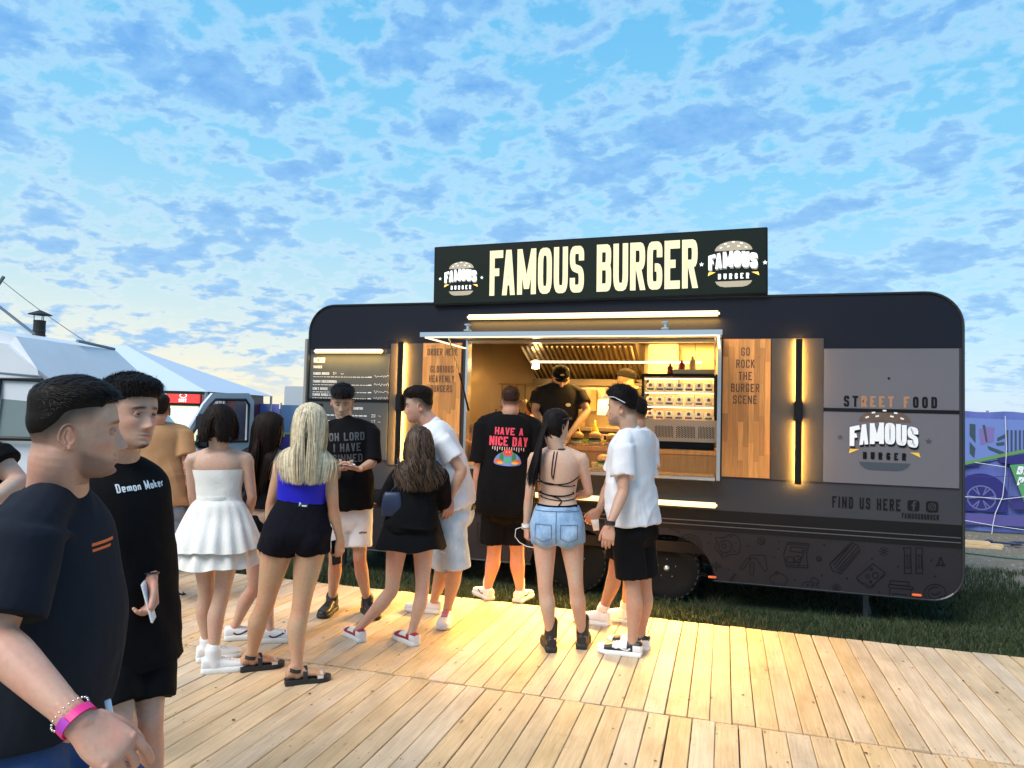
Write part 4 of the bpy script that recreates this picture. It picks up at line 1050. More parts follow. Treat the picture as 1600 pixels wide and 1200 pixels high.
for x in (WX0+.03, WX1-.03):
    T('gas_strut', MB().tube([(x, TY-.03, 1.62), (x, TY-.32, 1.98)], .010, 8), m_black, fp_); T('strut_rod', MB().tube([(x, TY-.32, 1.98), (x, TY-.62, ZF+.04)], .007, 8), m_alu, fp_)
# window frame
wf_ = T('window_frame', MB().box(WX0-.012, WX0+.012, TY-.05, TY+.06, WZ0-.03, WZ1).box(WX1-.012, WX1+.020, TY-.05, TY+.06, WZ0-.03, WZ1).box(WX0+.021, WX1-.021, TY-.05, TY+.06, WZ1-.025, WZ1-.001), m_alu)
T('counter_sill', MB().box(WX0+.021, WX1-.021, TY-.20, TY+.10, WZ0-.022, WZ0+.006, .004), m_alu, wf_)
T('serving_shelf', MB().box(WX0+.03, WX1-.03, TY-.17, TY+.06, WZ0+.007, WZ0+.030, .004), m_bw, wf_)
# ------------------------------------------------------------ kitchen inside
IX0, IX1, IY1, IZ0, IZ1 = -2.95, .35, 8.75, .47, 2.52
m_int = mat('interior_steel', (.60, .50, .36), .30, .85, bump=.05, bscale=5, stretch=(1, 1, 2))
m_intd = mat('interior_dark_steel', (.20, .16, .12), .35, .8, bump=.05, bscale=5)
T('back_wall', MB().quad((IX0, IY1, IZ0), (IX1, IY1, IZ0), (IX1, IY1, IZ1), (IX0, IY1, IZ1)), m_int)
T('side_wall', MB().quad((IX0, TY+.05, IZ0), (IX0, IY1, IZ0), (IX0, IY1, IZ1), (IX0, TY+.05, IZ1)), m_int)
T('side_wall', MB().quad((IX1, TY+.05, IZ0), (IX1, IY1, IZ0), (IX1, IY1, IZ1), (IX1, TY+.05, IZ1)), m_int)
T('kitchen_ceiling', MB().quad((IX0, TY+.05, IZ1), (IX1, TY+.05, IZ1), (IX1, IY1, IZ1), (IX0, IY1, IZ1)), m_intd)
T('kitchen_floor', MB().quad((IX0, TY+.05, IZ0), (IX1, TY+.05, IZ0), (IX1, IY1, IZ0), (IX0, IY1, IZ0)), m_black)
for x in (-2.1, -1.2, -.35): T('wall_seam', MB().box(x-.004, x+.004, IY1-.006, IY1, IZ0, IZ1), m_intd)
# wooden counter
T('counter_front', MB().box(WX0-.1, WX1+.1, TY+.065, TY+.10, .9, 1.26), m_bw)
ct = T('counter_top', MB().box(WX0-.1, WX1+.1, TY+.05, TY+.62, 1.262, 1.305, .004), m_bw)
# extractor hood with baffle slats
hx0, hx1 = -2.30, -.95
hd = root('extractor_hood', ((hx0+hx1)/2, 8.2, 2.0), 'steel extractor hood with slatted baffles behind the cook', 'hood'); ho = hd.location
mk('hood_shell', MB().add([(hx0, 8.72, 2.05), (hx1, 8.72, 2.05), (hx1, 7.75, 2.42), (hx0, 7.75, 2.42), (hx0, 8.72, 2.5), (hx1, 8.72, 2.5), (hx1, 7.75, 2.5), (hx0, 7.75, 2.5)], [(0, 1, 2, 3), (7, 6, 5, 4), (0, 3, 7, 4), (1, 0, 4, 5), (2, 1, 5, 6), (3, 2, 6, 7)]).vf, m_intd, hd, origin=ho)
n = 22
for i in range(n):
    x = hx0+.05+(hx1-hx0-.1)*i/(n-1)
    mk('baffle', MB().add([(x-.014, 8.68, 2.045), (x+.014, 8.68, 2.045), (x+.014, 7.8, 2.38), (x-.014, 7.8, 2.38), (x, 8.68, 2.018), (x, 7.8, 2.352)], [(0, 1, 4), (3, 5, 2), (0, 4, 5, 3), (1, 2, 5, 4), (0, 3, 2, 1)]).vf, m_steel if i % 2 else m_int, hd, origin=ho)
mk('hood_lip', MB().box(hx0-.03, hx1+.03, 8.62, 8.74, 1.97, 2.05).vf, m_intd, hd, origin=ho)
sp_ = tag(mk('spot_lamp', MB().lathe([(.02, .09), (.035, .06), (.045, 0), (.03, -.005)], 12, (-2.13, 8.0, 2.14)).vf, mat('spot_glow', (1, .8, .5), .4, emit=(1, .78, .4), es=14), smooth=True), 'small round spot lamp glowing under the left end of the hood', 'lamp')
# ceiling tubes
led('light_tube', -1.98, -.22, 7.25, 2.145, 2.165, .03, 'long warm light tube hanging inside the kitchen above the counter', 1.3, (1.0, .74, .36), 'kitchen lights', watts=22)
ld = bpy.data.lights.new('kitchen_glow', 'AREA'); ld.shape = 'RECTANGLE'; ld.size = 2.2; ld.size_y = .7; ld.energy = 50; ld.color = (1.0, .56, .14)
lo = bpy.data.objects.new('kitchen_glow', ld); COL.objects.link(lo); lo.location = (-1.1, 7.75, 2.50)
# lit vent duct at right + shelf
m_lite = mat('lit_cream', (.8, .7, .4), .5, emit=(1.0, .80, .28), es=.8)
tag(mk('extractor_duct', MB().box(-.86, -.52, 8.3, 8.6, 1.95, 2.45, .01).vf, mat('duct_steel', (.75, .65, .42), .4, .3)), 'pale square duct rising to the kitchen ceiling right of the cook', 'duct')
m_blackk = mat('kitchen_plastic', (.02, .018, .016), .4)
# rear worktop
rw = root('worktop', (-1.2, 8.45, IZ0), 'steel rear worktop along the kitchen back wall', 'worktop')
mk('tabletop', MB().box(-2.9, .3, 8.2, 8.74, 1.42, 1.46, .004).vf, m_int, rw, origin=rw.location); mk('cabinet', MB().box(-2.88, .28, 8.24, 8.72, .5, 1.415).vf, m_intd, rw, origin=rw.location)
# pastry cabinet with three shelves
gx0, gx1, gz0, gz1, gy0, gy1 = -.72, -.085, 1.42, 2.06, TY+.14, TY+.6
def cp(px, py): return tp(px, py, gy0)
gx0 = cp(1002, 650)[0]; gx1 = cp(1119, 650)[0]+.005
gzt = cp(1060, 584)[1]; gzb = cp(1060, 656)[1]; gzv = cp(1060, 690)[1]
print('case', gx0, gx1, gzt, gzb, gzv)
dc = root('display_case', ((gx0+gx1)/2, (gy0+gy1)/2, 1.305), 'black framed glass cabinet of jarred desserts at the right of the counter', 'display case'); do = dc.location
Dm = lambda n_, mb, m, p=None: mk(n_, mb.vf, m, p or dc, origin=do)
Dm('cabinet_base', MB().box(gx0, gx1, gy0, gy1, gzv, gzb, .004), mat('cabinet_steel', (.55, .42, .30), .35, .6)); Dm('foot_rail', MB().box(gx0+.02, gx1-.02, gy0+.02, gy1-.02, 1.308, gzv-.002), m_black)
vt = MB()
for i in range(3):
    for j in range(13):
        for k in range(6):
            x = gx0+.13+i*.20+j*.0135
            if x > gx1-.02: continue
            z = gzv+.035+k*.018+(.009 if j % 2 else 0); vt.add([(x, gy0-.002, z), (x+.008, gy0-.002, z), (x+.008, gy0-.002, z+.013), (x, gy0-.002, z+.013)], [(0, 1, 2, 3)])
Dm('vent_slots', vt, m_black)
Dm('frame', MB().box(gx0, gx0+.022, gy0, gy0+.02, gzb+.001, gzt).box(gx1-.022, gx1, gy0, gy0+.02, gzb+.001, gzt).box(gx0+.023, gx1-.023, gy0, gy0+.02, gzt-.03, gzt).box(gx0, gx0+.022, gy1-.02, gy1, gzb+.001, gzt).box(gx1-.022, gx1, gy1-.02, gy1, gzb+.001, gzt).box(gx0, gx1, gy0+.021, gy1-.021, gzt-.02, gzt), m_black)
Dm('glass', MB().quad((gx0+.023, gy0+.01, gzb+.002), (gx1-.023, gy0+.01, gzb+.002), (gx1-.023, gy0+.01, gzt-.031), (gx0+.023, gy0+.01, gzt-.031)), mat('clear_glass', (1, 1, 1), .02, alpha=.12, spec=.5))
gh = (gzt-.03-gzb)/3
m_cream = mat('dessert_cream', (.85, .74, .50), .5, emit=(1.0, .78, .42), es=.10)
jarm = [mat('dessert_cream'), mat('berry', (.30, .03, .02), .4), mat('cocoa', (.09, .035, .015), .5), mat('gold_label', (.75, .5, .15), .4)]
ji = 0
fills = ['strawberry', 'cocoa', 'caramel']
for sft in range(3):
    z = gzb+.006+gh*sft
    if sft: Dm('shelf', MB().box(gx0+.024, gx1-.024, gy0+.03, gy1-.03, z-.010, z-.003), mat('shelf_glass', (.75, .8, .7), .1, alpha=.7))
    Dm('shelf_light', MB().box(gx0+.03, gx1-.03, gy0+.014, gy0+.022, z+gh-.028, z+gh-.020), mat('shelf_led', (1, .9, .6), .4, emit=(1, .82, .45), es=1.6))
    for c_ in range(7):
        jw = (gx1-gx0-.06)/7; x = gx0+.03+jw*(c_+.5); r_ = jw*.44; jh = gh*.56
        j = root('dessert_cup', (x, gy0+.09, z), '%s jarred dessert, %s from the left on the %s shelf of the glass cabinet' % (('berry topped', 'plain cream', 'cocoa topped')[sft], ('first', 'second', 'third', 'fourth', 'fifth', 'sixth', 'last')[c_], ('bottom', 'middle', 'top')[sft]), 'dessert cup', 'jarred desserts in the glass cabinet')
        mk('cup', MB().lathe([(r_*.85, 0), (r_, .008), (r_, jh*.8), (r_*.8, jh)], 12).vf, jarm[0], j, smooth=True)
        lab = MB()
        lab.add([(-r_*.8, -r_*.96-.004, jh*.05), (r_*.8, -r_*.96-.004, jh*.05), (r_*.8, -r_*.96-.004, jh*.28), (-r_*.8, -r_*.96-.004, jh*.28)], [(0, 1, 2, 3)])
        mk('filling', lab.vf, jarm[(1, 3, 2)[sft]] if (c_+sft) % 3 else jarm[2], j)
        mk('topping', MB().ball((0, -r_*.72, jh*.66), (r_*.5, r_*.42, jh*.26), 8, 5).vf, jarm[(1, 2, 2)[(sft+c_) % 3]], j, smooth=True)
# things on top of the cabinet and shelf
def th(name, vf, m, label, cat, group=None, smooth=False, loc=None):
    return tag(mk(name, vf, m, smooth=smooth, loc=loc), label, cat, group)
y_ = gy0+.2
th('tray', MB().box(gx0+.28, gx1-.02, y_-.1, y_+.1, gzt+.002, gzt+.05, .008).vf, mat('tray_cream', (.8, .7, .45), .5), 'cream tray lying on top of the glass cabinet', 'tray')
for i, (dx_, hh, c_, lb) in enumerate(((.36, .09, (.35, .03, .08), 'crimson squat bottle on the cream tray'), (.46, .13, (.70, .55, .30), 'cream bottle on the right of the tray'), (.25, .11, (.30, .05, .04), 'small dark red bottle left of the tray on the cabinet'))):
    if gx0+dx_ > gx1-.04: dx_ = gx1-gx0-.06
    th('bottle', MB().lathe([(.028, 0), (.03, .01), (.03, hh*.6), (.012, hh*.8), (.012, hh)], 12).vf, mat('bottle_%d' % i, c_, .35), lb, 'bottle', 'bottles above the cabinet', True, (gx0+dx_, y_-.02, gzt+(.05 if i < 2 else .003)))
# till, sauces, burgers, boards and small wares on the counter
CTZ = 1.306
def cx_(px, y): return tp(px, 650, y)[0]
yk = TY+.28
pl_ = mat('kraft_board', (.62, .42, .16), .6); bunm = mat('bun_top', (.62, .33, .10), .45, var=.2, vscale=20); bunc = mat('bun_cut', (.80, .60, .30), .6)
lett = mat('lettuce', (.16, .36, .05), .5); patty = mat('patty', (.07, .03, .02), .6, bump=.3); chz = mat('cheese_slice', (.85, .50, .06), .4); friesm = mat('chips', (.80, .55, .18), .5, island=.15); tom = mat('tomato', (.5, .05, .02), .35)
def burger(px, y, z, s, label, fries=True, fillm=patty):
    x = cx_(px, y)
    tr = th('serving_board', MB().box(-.085*s, .085*s, -.06*s, .06*s, 0, .014, .004).vf, pl_, 'wooden serving board under the '+label, 'board', 'serving boards', loc=(x, y, z))
    b = root('burger', (x, y, z+.0145), label, 'burger', 'burgers on the counter')
    mk('bottom_bun', MB().lathe([(.045*s, 0), (.055*s, .01*s), (.052*s, .024*s)], 16).vf, bunc, b, smooth=True)
    v, f = MB().lathe([(.058*s, .025*s), (.062*s, .029*s), (.056*s, .034*s)], 24).vf
    mk('lettuce_leaf', ([(a*(1+.07*math.sin(i*2.3)), c*(1+.07*math.sin(i*2.3)), d+.003*s*math.sin(i*1.7)) for i, (a, c, d) in enumerate(v)], f), lett, b)
    mk('patty', MB().lathe([(.05*s, .034*s), (.056*s, .04*s), (.05*s, .052*s)], 18).vf, fillm, b, smooth=True)
    mk('cheese', MB().box(-.042*s, .042*s, -.042*s, .042*s, .053*s, .056*s).vf, chz, b)
    mk('top_bun', MB().lathe([(.05*s, .057*s), (.057*s, .066*s), (.05*s, .085*s), (.03*s, .1*s), (.005*s, .105*s)], 18).vf, bunm, b, smooth=True)
    if fries:
        fm = MB(); r_ = random.Random(px)
        for k in range(12):
            a = Vector((-.07*s+r_.uniform(-.02, .02), r_.uniform(-.04, .02)*s, .006+.012*(k % 4))); d = Vector((r_.uniform(-1, 1), r_.uniform(-.6, .6), r_.uniform(-.05, .3))).normalized()*.05*s
            fm.tube([a-d*.5, a+d*.5], .005*s, 4)
        mk('fries', fm.vf, friesm, b)
burger(903, TY+.17, CTZ, 1.15, 'burger with chips on the counter in front of the cook')
burger(931, TY+.20, CTZ, 1.2, 'taller stacked burger beside the sauce bottles on the counter', False)
burger(957, TY+.17, CTZ, 1.1, 'burger with a red filling nearest the man in white', True, tom)
burger(945, TY-.05, WZ0+.031, 1.15, 'dark patty burger with chips on the outer serving shelf', True, patty)
th('squeeze_bottle', MB().lathe([(.035, 0), (.04, .01), (.038, .15), (.015, .19), (.006, .25)], 14).vf, mat('yellow_plastic', (.80, .60, .06), .35), 'tall yellow squeeze bottle standing on the counter', 'bottle', None, True, (cx_(930, TY+.42), TY+.42, CTZ))
th('lamp_shade', MB().lathe([(.10, 0), (.11, .005), (.10, .17), (.09, .175)], 18).vf, m_lite, 'glowing cream paper lantern behind the yellow squeeze bottle', 'lantern', None, True, (cx_(936, TY+.7), 7.9, 1.61))
th('paper_roll', MB().box(-.035, .035, -.03, .03, 0, .26, .004).vf, mat('pale_wood', (.6, .42, .2), .5), 'narrow pale wooden slab standing by the steel wall', 'slab', loc=(cx_(928, 8.6)-.02, 8.66, 1.66))
cm_ = root('card_reader', (cx_(950, TY+.45), TY+.42, CTZ), 'small white card reader on a stand near the burgers', 'card reader')
mk('stand', MB().box(-.02, .02, -.02, .02, 0, .04).box(-.04, .04, -.03, .03, 0, .006).vf, m_black, cm_); mk('case', MB().box(-.055, .055, -.012, .012, .04, .11, .004).vf, mat('white_plastic', (.75, .72, .65), .4), cm_); mk('screen', MB().box(-.03, .02, -.0145, -.0125, .055, .095).vf, m_black, cm_)
for i, (px, lb) in enumerate(((943, 'green topped carton behind the stacked burger'), (925, 'low green carton left of the yellow bottle'))):
    th('carton', MB().box(-.06, .06, -.04, .04, 0, .05, .003).vf, mat('green_carton', (.25, .50, .10), .5), lb, 'carton', 'cartons on the counter', loc=(cx_(px+5*i, TY+.4)+.05*(1-i)-.05*i, TY+.35+.04*i, CTZ))
# bags and boxes at the left of the counter
for i, (px, lb, hh, cc) in enumerate(((738, 'pale paper bag with a round mark standing at the left end of the counter', .17, (.62, .52, .38)), (749, 'second paper bag, tucked behind the patterned box', .13, (.55, .44, .30)))):
    bgx = cx_(px, TY+.35)
    b = root('paper_bag', (bgx, TY+.30+.08*i, CTZ), lb, 'paper bag', 'paper bags on the counter')
    mk('bag', MB().add([(-.05, -.03, 0), (.05, -.03, 0), (.05, .03, 0), (-.05, .03, 0), (-.045, -.008, hh), (.05, -.008, hh), (.05, .008, hh), (-.045, .008, hh)], [(0, 3, 2, 1), (4, 5, 6, 7), (0, 1, 5, 4), (1, 2, 6, 5), (2, 3, 7, 6), (3, 0, 4, 7)]).vf, mat('paper_bag_%d' % i, cc, .8), b)
    if i == 0:
        fl = Flat().line([(.02*math.cos(R(a)), .02*math.sin(R(a))) for a in range(0, 360, 30)], .005, True); mk('bag_mark', ([(a, -.0215, .11+c) for a, c, e_ in fl.v], fl.f), m_burn, b)
bx = root('takeaway_box', (cx_(760, TY+.5), TY+.48, CTZ+.08), 'brown and cream patterned takeaway box behind the paper bags', 'box')
mk('carton', MB().box(-.085, .085, -.05, .05, 0, .13, .003).vf, mat('patterned_cream', (.6, .48, .32), .7), bx)
fl = Flat()
for k in range(7): fl.line([(-.08+.025*k, .01), (-.06+.022*k, .06), (-.085+.027*k, .12)], .008)
mk('pattern', ([(a, -.052, c) for a, c, e_ in fl.v], fl.f), m_burn, bx)
th('box_stack', MB().box(-.09, .09, -.06, .06, 0, .075, .003).vf, mat('kraft_box', (.42, .28, .15), .75), 'flat kraft box carrying the patterned takeaway box', 'box', loc=(cx_(760, TY+.5), TY+.48, CTZ))
for i, dx_ in enumerate((0, .12, .30)):
    th('sauce_bottle', MB().lathe([(.03, 0), (.03, .12), (.012, .16), (.012, .19)], 10).vf, mat('dark_bottle', (.04, .03, .025), .3), ('dark sauce bottle leftmost on the rear worktop', 'dark sauce bottle second on the rear worktop', 'dark sauce bottle third on the rear worktop')[i], 'bottle', 'sauce bottles on the rear worktop', True, (-2.75+dx_, 8.45, 1.461))
# steel pans, plates, tools and tubs filling the kitchen
m_pan = mat('pan_steel', (.62, .52, .36), .3, .9)
for i, (x, w_, hh, lb) in enumerate(((-2.35, .26, .13, 'wide steel food pan at the left of the rear worktop'), (-2.02, .20, .10, 'low steel food pan second from the left on the rear worktop'), (-1.72, .17, .17, 'tall steel food pan behind the broad man on the rear worktop'), (-.62, .26, .12, 'steel food pan on the rear worktop near the duct'), (-.28, .20, .18, 'tall steel food pan at the right end of the rear worktop'))):
    pn = root('food_pan', (x, 8.42, 1.461), lb, 'food pan', 'steel food pans on the rear worktop')
    mk('pan', MB().box(-w_/2, w_/2, -.13, .13, 0, hh, .01).vf, m_pan, pn); mk('lid', MB().box(-w_/2-.01, w_/2+.01, -.14, .14, hh+.001, hh+.012, .004).vf, m_pan, pn); mk('lid_knob', MB().ball((0, 0, hh+.025), (.02, .012, .014), 8, 5).vf, m_blackk, pn)
rail = tag(mk('utensil_rail', MB().tube([(-2.8, 8.69, 1.98), (-2.33, 8.69, 1.98)], .008, 6).vf, m_pan), 'steel utensil rail on the back wall at the left', 'rail')
for i, (x, ln_, lb) in enumerate(((-2.75, .24, 'long ladle leftmost on the utensil rail'), (-2.65, .20, 'flat spatula second on the utensil rail'), (-2.55, .26, 'long fork third on the utensil rail'), (-2.44, .18, 'short whisk rightmost on the utensil rail'))):
    u_ = root('utensil', (x, 8.67, 1.97), lb, 'utensil', 'utensils hanging on the rail'); mk('handle', MB().tube([(0, 0, 0), (0, 0, -ln_)], .006, 6).vf, m_blackk, u_); mk('head', MB().ball((0, 0, -ln_-.03), (.03, .01, .04), 10, 6).vf, m_pan, u_, smooth=True)
ps = root('plate_stack', (-2.33, TY+.42, CTZ), 'stack of pale plates on the counter left of the paper bags', 'plates')
for j in range(7): mk('plate', MB().lathe([(.05, 0), (.08, .006), (.082, .009), (.05, .006)], 20).vf, mat('plate_cream', (.7, .64, .5), .3), ps, loc=(0, 0, .009*j))
bn = root('napkin_box', (-1.62, TY+.40, CTZ), 'small dark napkin box with white paper on the counter', 'napkin box'); mk('case', MB().box(-.06, .06, -.05, .05, 0, .09, .004).vf, m_blackk, bn); mk('paper', MB().box(-.045, .045, -.03, .03, .091, .112).vf, mat('plate_cream'), bn)
for i, (x, c_, lb) in enumerate(((-1.50, (.55, .04, .02), 'red squeeze bottle beside the napkin box'), (-1.43, (.70, .50, .05), 'mustard squeeze bottle beside the red one'), (-.80, (.15, .30, .06), 'green squeeze bottle left of the glass cabinet'))):
    th('squeeze_bottle', MB().lathe([(.026, 0), (.028, .01), (.027, .11), (.010, .14), (.004, .18)], 12).vf, mat('squeeze_%d' % i, c_, .35), lb, 'bottle', 'squeeze bottles on the counter', True, (x, TY+.44, CTZ))
for i, (x, lb) in enumerate(((-.25, 'dark slim bottle standing on the high rack at the right wall'), (-.15, 'pale tin on the high rack at the right wall'))):
    pass
# ============================================================ people
def catmull(P, k=4):
    """P: list of tuples (vector + radii) -> smoothed array"""
    P = np.array(P, float); n = len(P); out = []
    for i in range(n-1):
        p0, p1, p2, p3 = P[max(0, i-1)], P[i], P[i+1], P[min(n-1, i+2)]
        for j in range(k):
            t = j/k; t2 = t*t; t3 = t2*t
            out.append(.5*((2*p1)+(-p0+p2)*t+(2*p0-5*p1+4*p2-p3)*t2+(-p0+3*p1-3*p2+p3)*t3))
    out.append(P[-1]); return np.array(out)
def loft(mb, rings, n=20, k=3, e=2.0):
    """rings: (centre, lateral, front, rx, ry) closed volume of superelliptic rings"""
    A = np.array([[*c, *l, *f, a, b_] for c, l, f, a, b_ in rings], float)
    A = catmull(A, k) if k > 1 else A
    b0 = len(mb.v); m = len(A)
    for r in A:
        c = r[0:3]; l = r[3:6]; l = l/np.linalg.norm(l); f = r[6:9]; f = f/np.linalg.norm(f)
        a = max(r[9], .002); bb = max(r[10], .002)
        for i in range(n):
            t = 2*math.pi*i/n; ct, st = math.cos(t), math.sin(t)
            x = math.copysign(abs(ct)**(2/e), ct)*a; y = math.copysign(abs(st)**(2/e), st)*bb
            q = c+l*x+f*y; mb.v.append(tuple(q))
    for j in range(m-1):
        for i in range(n):
            i2 = (i+1) % n; mb.f.append((b0+j*n+i, b0+j*n+i2, b0+(j+1)*n+i2, b0+(j+1)*n+i))
    mb.f.append(tuple(b0+i for i in range(n))[::-1]); mb.f.append(tuple(b0+(m-1)*n+i for i in range(n)))
def limb(mb, pts, n=14, k=4, ref=None):
    """pts: (point, r) or (point, rx, ry) smooth tapered closed tube"""
    Q = [(*p[0], p[1], p[2] if len(p) > 2 else p[1]) for p in pts]
    A = catmull(Q, k); rings = []; prev = Vector(ref) if ref else None
    m = len(A)
    for i in range(m):
        d = Vector(A[min(i+1, m-1)][:3]-A[max(i-1, 0)][:3]).normalized()
        if prev is None: prev = d.orthogonal()
        u = prev-d*prev.dot(d)
        u = u.normalized() if u.length > 1e-5 else d.orthogonal().normalized()
        prev = u; w = d.cross(u); rings.append((A[i][:3], u, w, A[i][3], A[i][4]))
    # rounded ends
    def capend(r, sgn):
        c, u, w, a, b_ = r; d = Vector(u).cross(Vector(w)).normalized()*sgn; h_ = min(a, b_)
        return (Vector(c)+d*h_*.55, u, w, a*.8, b_*.8), (Vector(c)+d*h_*.92, u, w, a*.35, b_*.35)
    s1, s2 = capend(rings[0], -1); e1, e2 = capend(rings[-1], 1)
    loft(mb, [s2, s1]+rings+[e1, e2], n, 1)
def evalmods(vf, mods):
    me = bpy.data.meshes.new('tmp'); me.from_pydata(vf[0], [], vf[1]); o = bpy.data.objects.new('tmp', me); COL.objects.link(o)
    for t_, kw in mods:
        m = o.modifiers.new('m', t_)
        for a, b_ in kw.items(): setattr(m, a, b_)
    dg = bpy.context.evaluated_depsgraph_get(); dg.update()
    ev = o.evaluated_get(dg); r = ev.to_mesh()
    v = np.empty(len(r.vertices)*3, np.float64); r.vertices.foreach_get('co', v); v = v.reshape(-1, 3)
    f = [tuple(p.vertices) for p in r.polygons]
    ev.to_mesh_clear(); bpy.data.objects.remove(o); bpy.data.meshes.remove(me)
    return v, f
def remesh(mb, voxel, it=3, fac=.5):
    return evalmods((mb.v, mb.f), [('REMESH', dict(mode='VOXEL', voxel_size=voxel, adaptivity=0.0)), ('SMOOTH', dict(factor=fac, iterations=it))])
def normals(v, f):
    n = np.zeros_like(v); F4 = np.array([q if len(q) == 4 else (*q[:3], q[2]) for q in f])
    a = v[F4[:, 2]]-v[F4[:, 0]]; b_ = v[F4[:, 3]]-v[F4[:, 1]]; c = np.cross(a, b_)
    for k in range(4): np.add.at(n, F4[:, k], c)
    l = np.linalg.norm(n, axis=1, keepdims=True); l[l == 0] = 1; return n/l
def snoise(P, sc, seed=0.0):
    sc = np.array(sc)*np.ones(3); Q = P*sc+seed
    return np.array([noise.noise(Vector(q)) for q in Q])
def cheapnoise(P, sc, seed, n=7):
    """sum of randomly oriented sines: quick smooth folds"""
    r = np.random.RandomState(seed); out = np.zeros(len(P)); sc = np.array(sc)*np.ones(3)
    for i in range(n):
        d = r.normal(size=3)*sc; ph = r.uniform(0, 6.28); out += np.sin(P@d+ph+1.5*np.sin(P@(r.normal(size=3)*sc*.5)+ph*2))
    return out/n**.5
def h_soft(h): return .060 if h.get('fade', 0) else .03
def smooth01(x): x = np.clip(x, 0, 1); return x*x*(3-2*x)

# ---- the head -------------------------------------------------
ZT = np.array([-.120,-.114,-.105,-.092,-.078,-.060,-.040,-.020,.000,.025,.050,.075,.092,.104,.112,.117,.1185])
FT = np.array([ .060, .076, .0855,.088,.0885,.0885,.0885,.0885,.0895,.0945,.092,.083,.069,.052,.034,.015,.001])
BT = np.array([ .040, .046, .050,.056,.064,.073,.084,.093,.098,.0995,.098,.091,.079,.062,.043,.021,.001])
XT = np.array([ .020, .031, .042,.052,.059,.0645,.0690,.0725,.0745,.0765,.0760,.0715,.0610,.0470,.0320,.015,.001])
NZ_, NT_ = 88, 96
def head_surface(fem=0.0, off=None):
    s = np.linspace(0, 1, NZ_); z = -.120+.2385*(np.sin((s-.5)*math.pi*.96)/math.sin(.5*math.pi*.96)*.5+.5)
    F = np.interp(z, ZT, FT); B = np.interp(z, ZT, BT); X = np.interp(z, ZT, XT)*(1-.04*fem)
    k_ = np.array([1, 2, 3, 2, 1])/9.
    for A in (F, B, X): A[2:-2] = np.convolve(A, k_, 'valid')
    X = X*(1-.06*fem*smooth01((-z-.03)/.06))
    t = np.linspace(0, 2*math.pi, NT_, endpoint=False); ct, st = np.cos(t), np.sin(t)
    e = 2.25
    cx = np.sign(ct)*np.abs(ct)**(2/e); sy = np.sign(st)*np.abs(st)**(2/e)
    x = X[:, None]*cx[None]; y = np.where(sy[None] > 0, F[:, None]*sy[None], B[:, None]*sy[None]); zz = np.repeat(z[:, None], NT_, 1)
    fr = (y > 0)
    g = lambda cx_, cz_, sx_, sz_: np.exp(-((x-cx_)/sx_)**2-((zz-cz_)/sz_)**2)
    d = np.zeros_like(x)
    prof = np.interp(zz, [-.062,-.055,-.049,-.043,-.034,-.020,-.006,.006,.016,.03], [0,.008,.023,.031,.0285,.020,.0115,.005,.002,0])
    wid = np.interp(zz, [-.06,-.045,-.03,0,.03], [.014,.0135,.011,.0085,.010])
    d += prof*np.exp(-(np.abs(x)/wid)**2.2)*(1-.12*fem)
    for s_ in (-1, 1):
        d += .0065*g(s_*.0135, -.047, .0065, .007)               # wings of the nose
        d += -.0125*g(s_*.031, .001, .0155, .0115)               # sockets
        d += .0045*(1-.5*fem)*g(s_*.030, .0235, .022, .0075)               # brow ridge
        d += .0050*g(s_*.050, -.030, .019, .018)                 # cheekbones
        d += .0058*g(s_*.031, .0035, .013, .0075)-.0012*g(s_*.031, -.0055, .013, .0022)                # closed volume of the lids
        d += -.003*g(s_*.055, -.070, .018, .02)
    d += .0078*g(0, -.0690, .021, .0052)+.0088*g(0, -.0815, .019, .0060)-.0045*g(0, -.0752, .024, .0020)
    d += -.0020*g(0, -.060, .006, .006)-.0030*g(0, -.0905, .018, .0055)+.0100*g(0, -.106, .019, .012)
    y = y+d*fr*smooth01(st[None]*4)
    return x, y, zz
def head_mesh(fem=0.0, hair_fn=None):
    x, y, z = head_surface(fem)
    P = np.stack([x, y, z], -1)
    if hair_fn is not None:
        # outward direction
        c = np.array([0, 0, 0.0]); nrm = P.copy(); nrm[..., 2] *= .8; nrm /= np.linalg.norm(nrm, axis=-1, keepdims=True)+1e-9
        P = P+nrm*hair_fn(x, y, z)[..., None]
    v = P.reshape(-1, 3); f = []
    for i in range(NZ_-1):
        for j in range(NT_):
            j2 = (j+1) % NT_; f.append((i*NT_+j, i*NT_+j2, (i+1)*NT_+j2, (i+1)*NT_+j))
    f.append(tuple(range(NT_))[::-1]); f.append(tuple((NZ_-1)*NT_+j for j in range(NT_)))
    return v, f
def ear(mb, s):
    """simple shell shaped ear on side s in head space: rim, bowl and lobe"""
    base = Vector((s*.0725, -.012, -.018)); pts = []
    for i in range(15):
        a = R(-70+ i*(305/14)); pts.append((base+Vector((s*(.008+.012*math.sin(max(0, min(math.pi, (i/14)*math.pi)))), -.004-.0165*math.cos(a-R(90))*1.0*(-1 if False else 1)*1.0, .031*math.sin(a-R(90))*-1)), .0045))
    outline = []
    for i in range(13):
        a = R(-60+i*25); yy = -.017*math.cos(a)-.004; zz = .031*math.sin(a)+.002
        if zz < -.012: yy *= .55
        outline.append((base+Vector((s*(.006+.014*max(0, math.cos(a*.5))), yy, zz)), .0046))
    limb(mb, outline, 8, 2)
    loft(mb, [(base+Vector((s*.0, .004, zz)), Vector((0, 1, 0)), Vector((s, 0, 0)), w_, .006) for zz, w_ in ((-.027, .006), (-.018, .010), (0, .014), (.018, .014), (.028, .008))], 10, 2)
    limb(mb, [(base+Vector((s*.012, -.006, .02)), .003), (base+Vector((s*.013, -.010, .004)), .0032), (base+Vector((s*.012, -.004, -.012)), .003)], 6, 2)

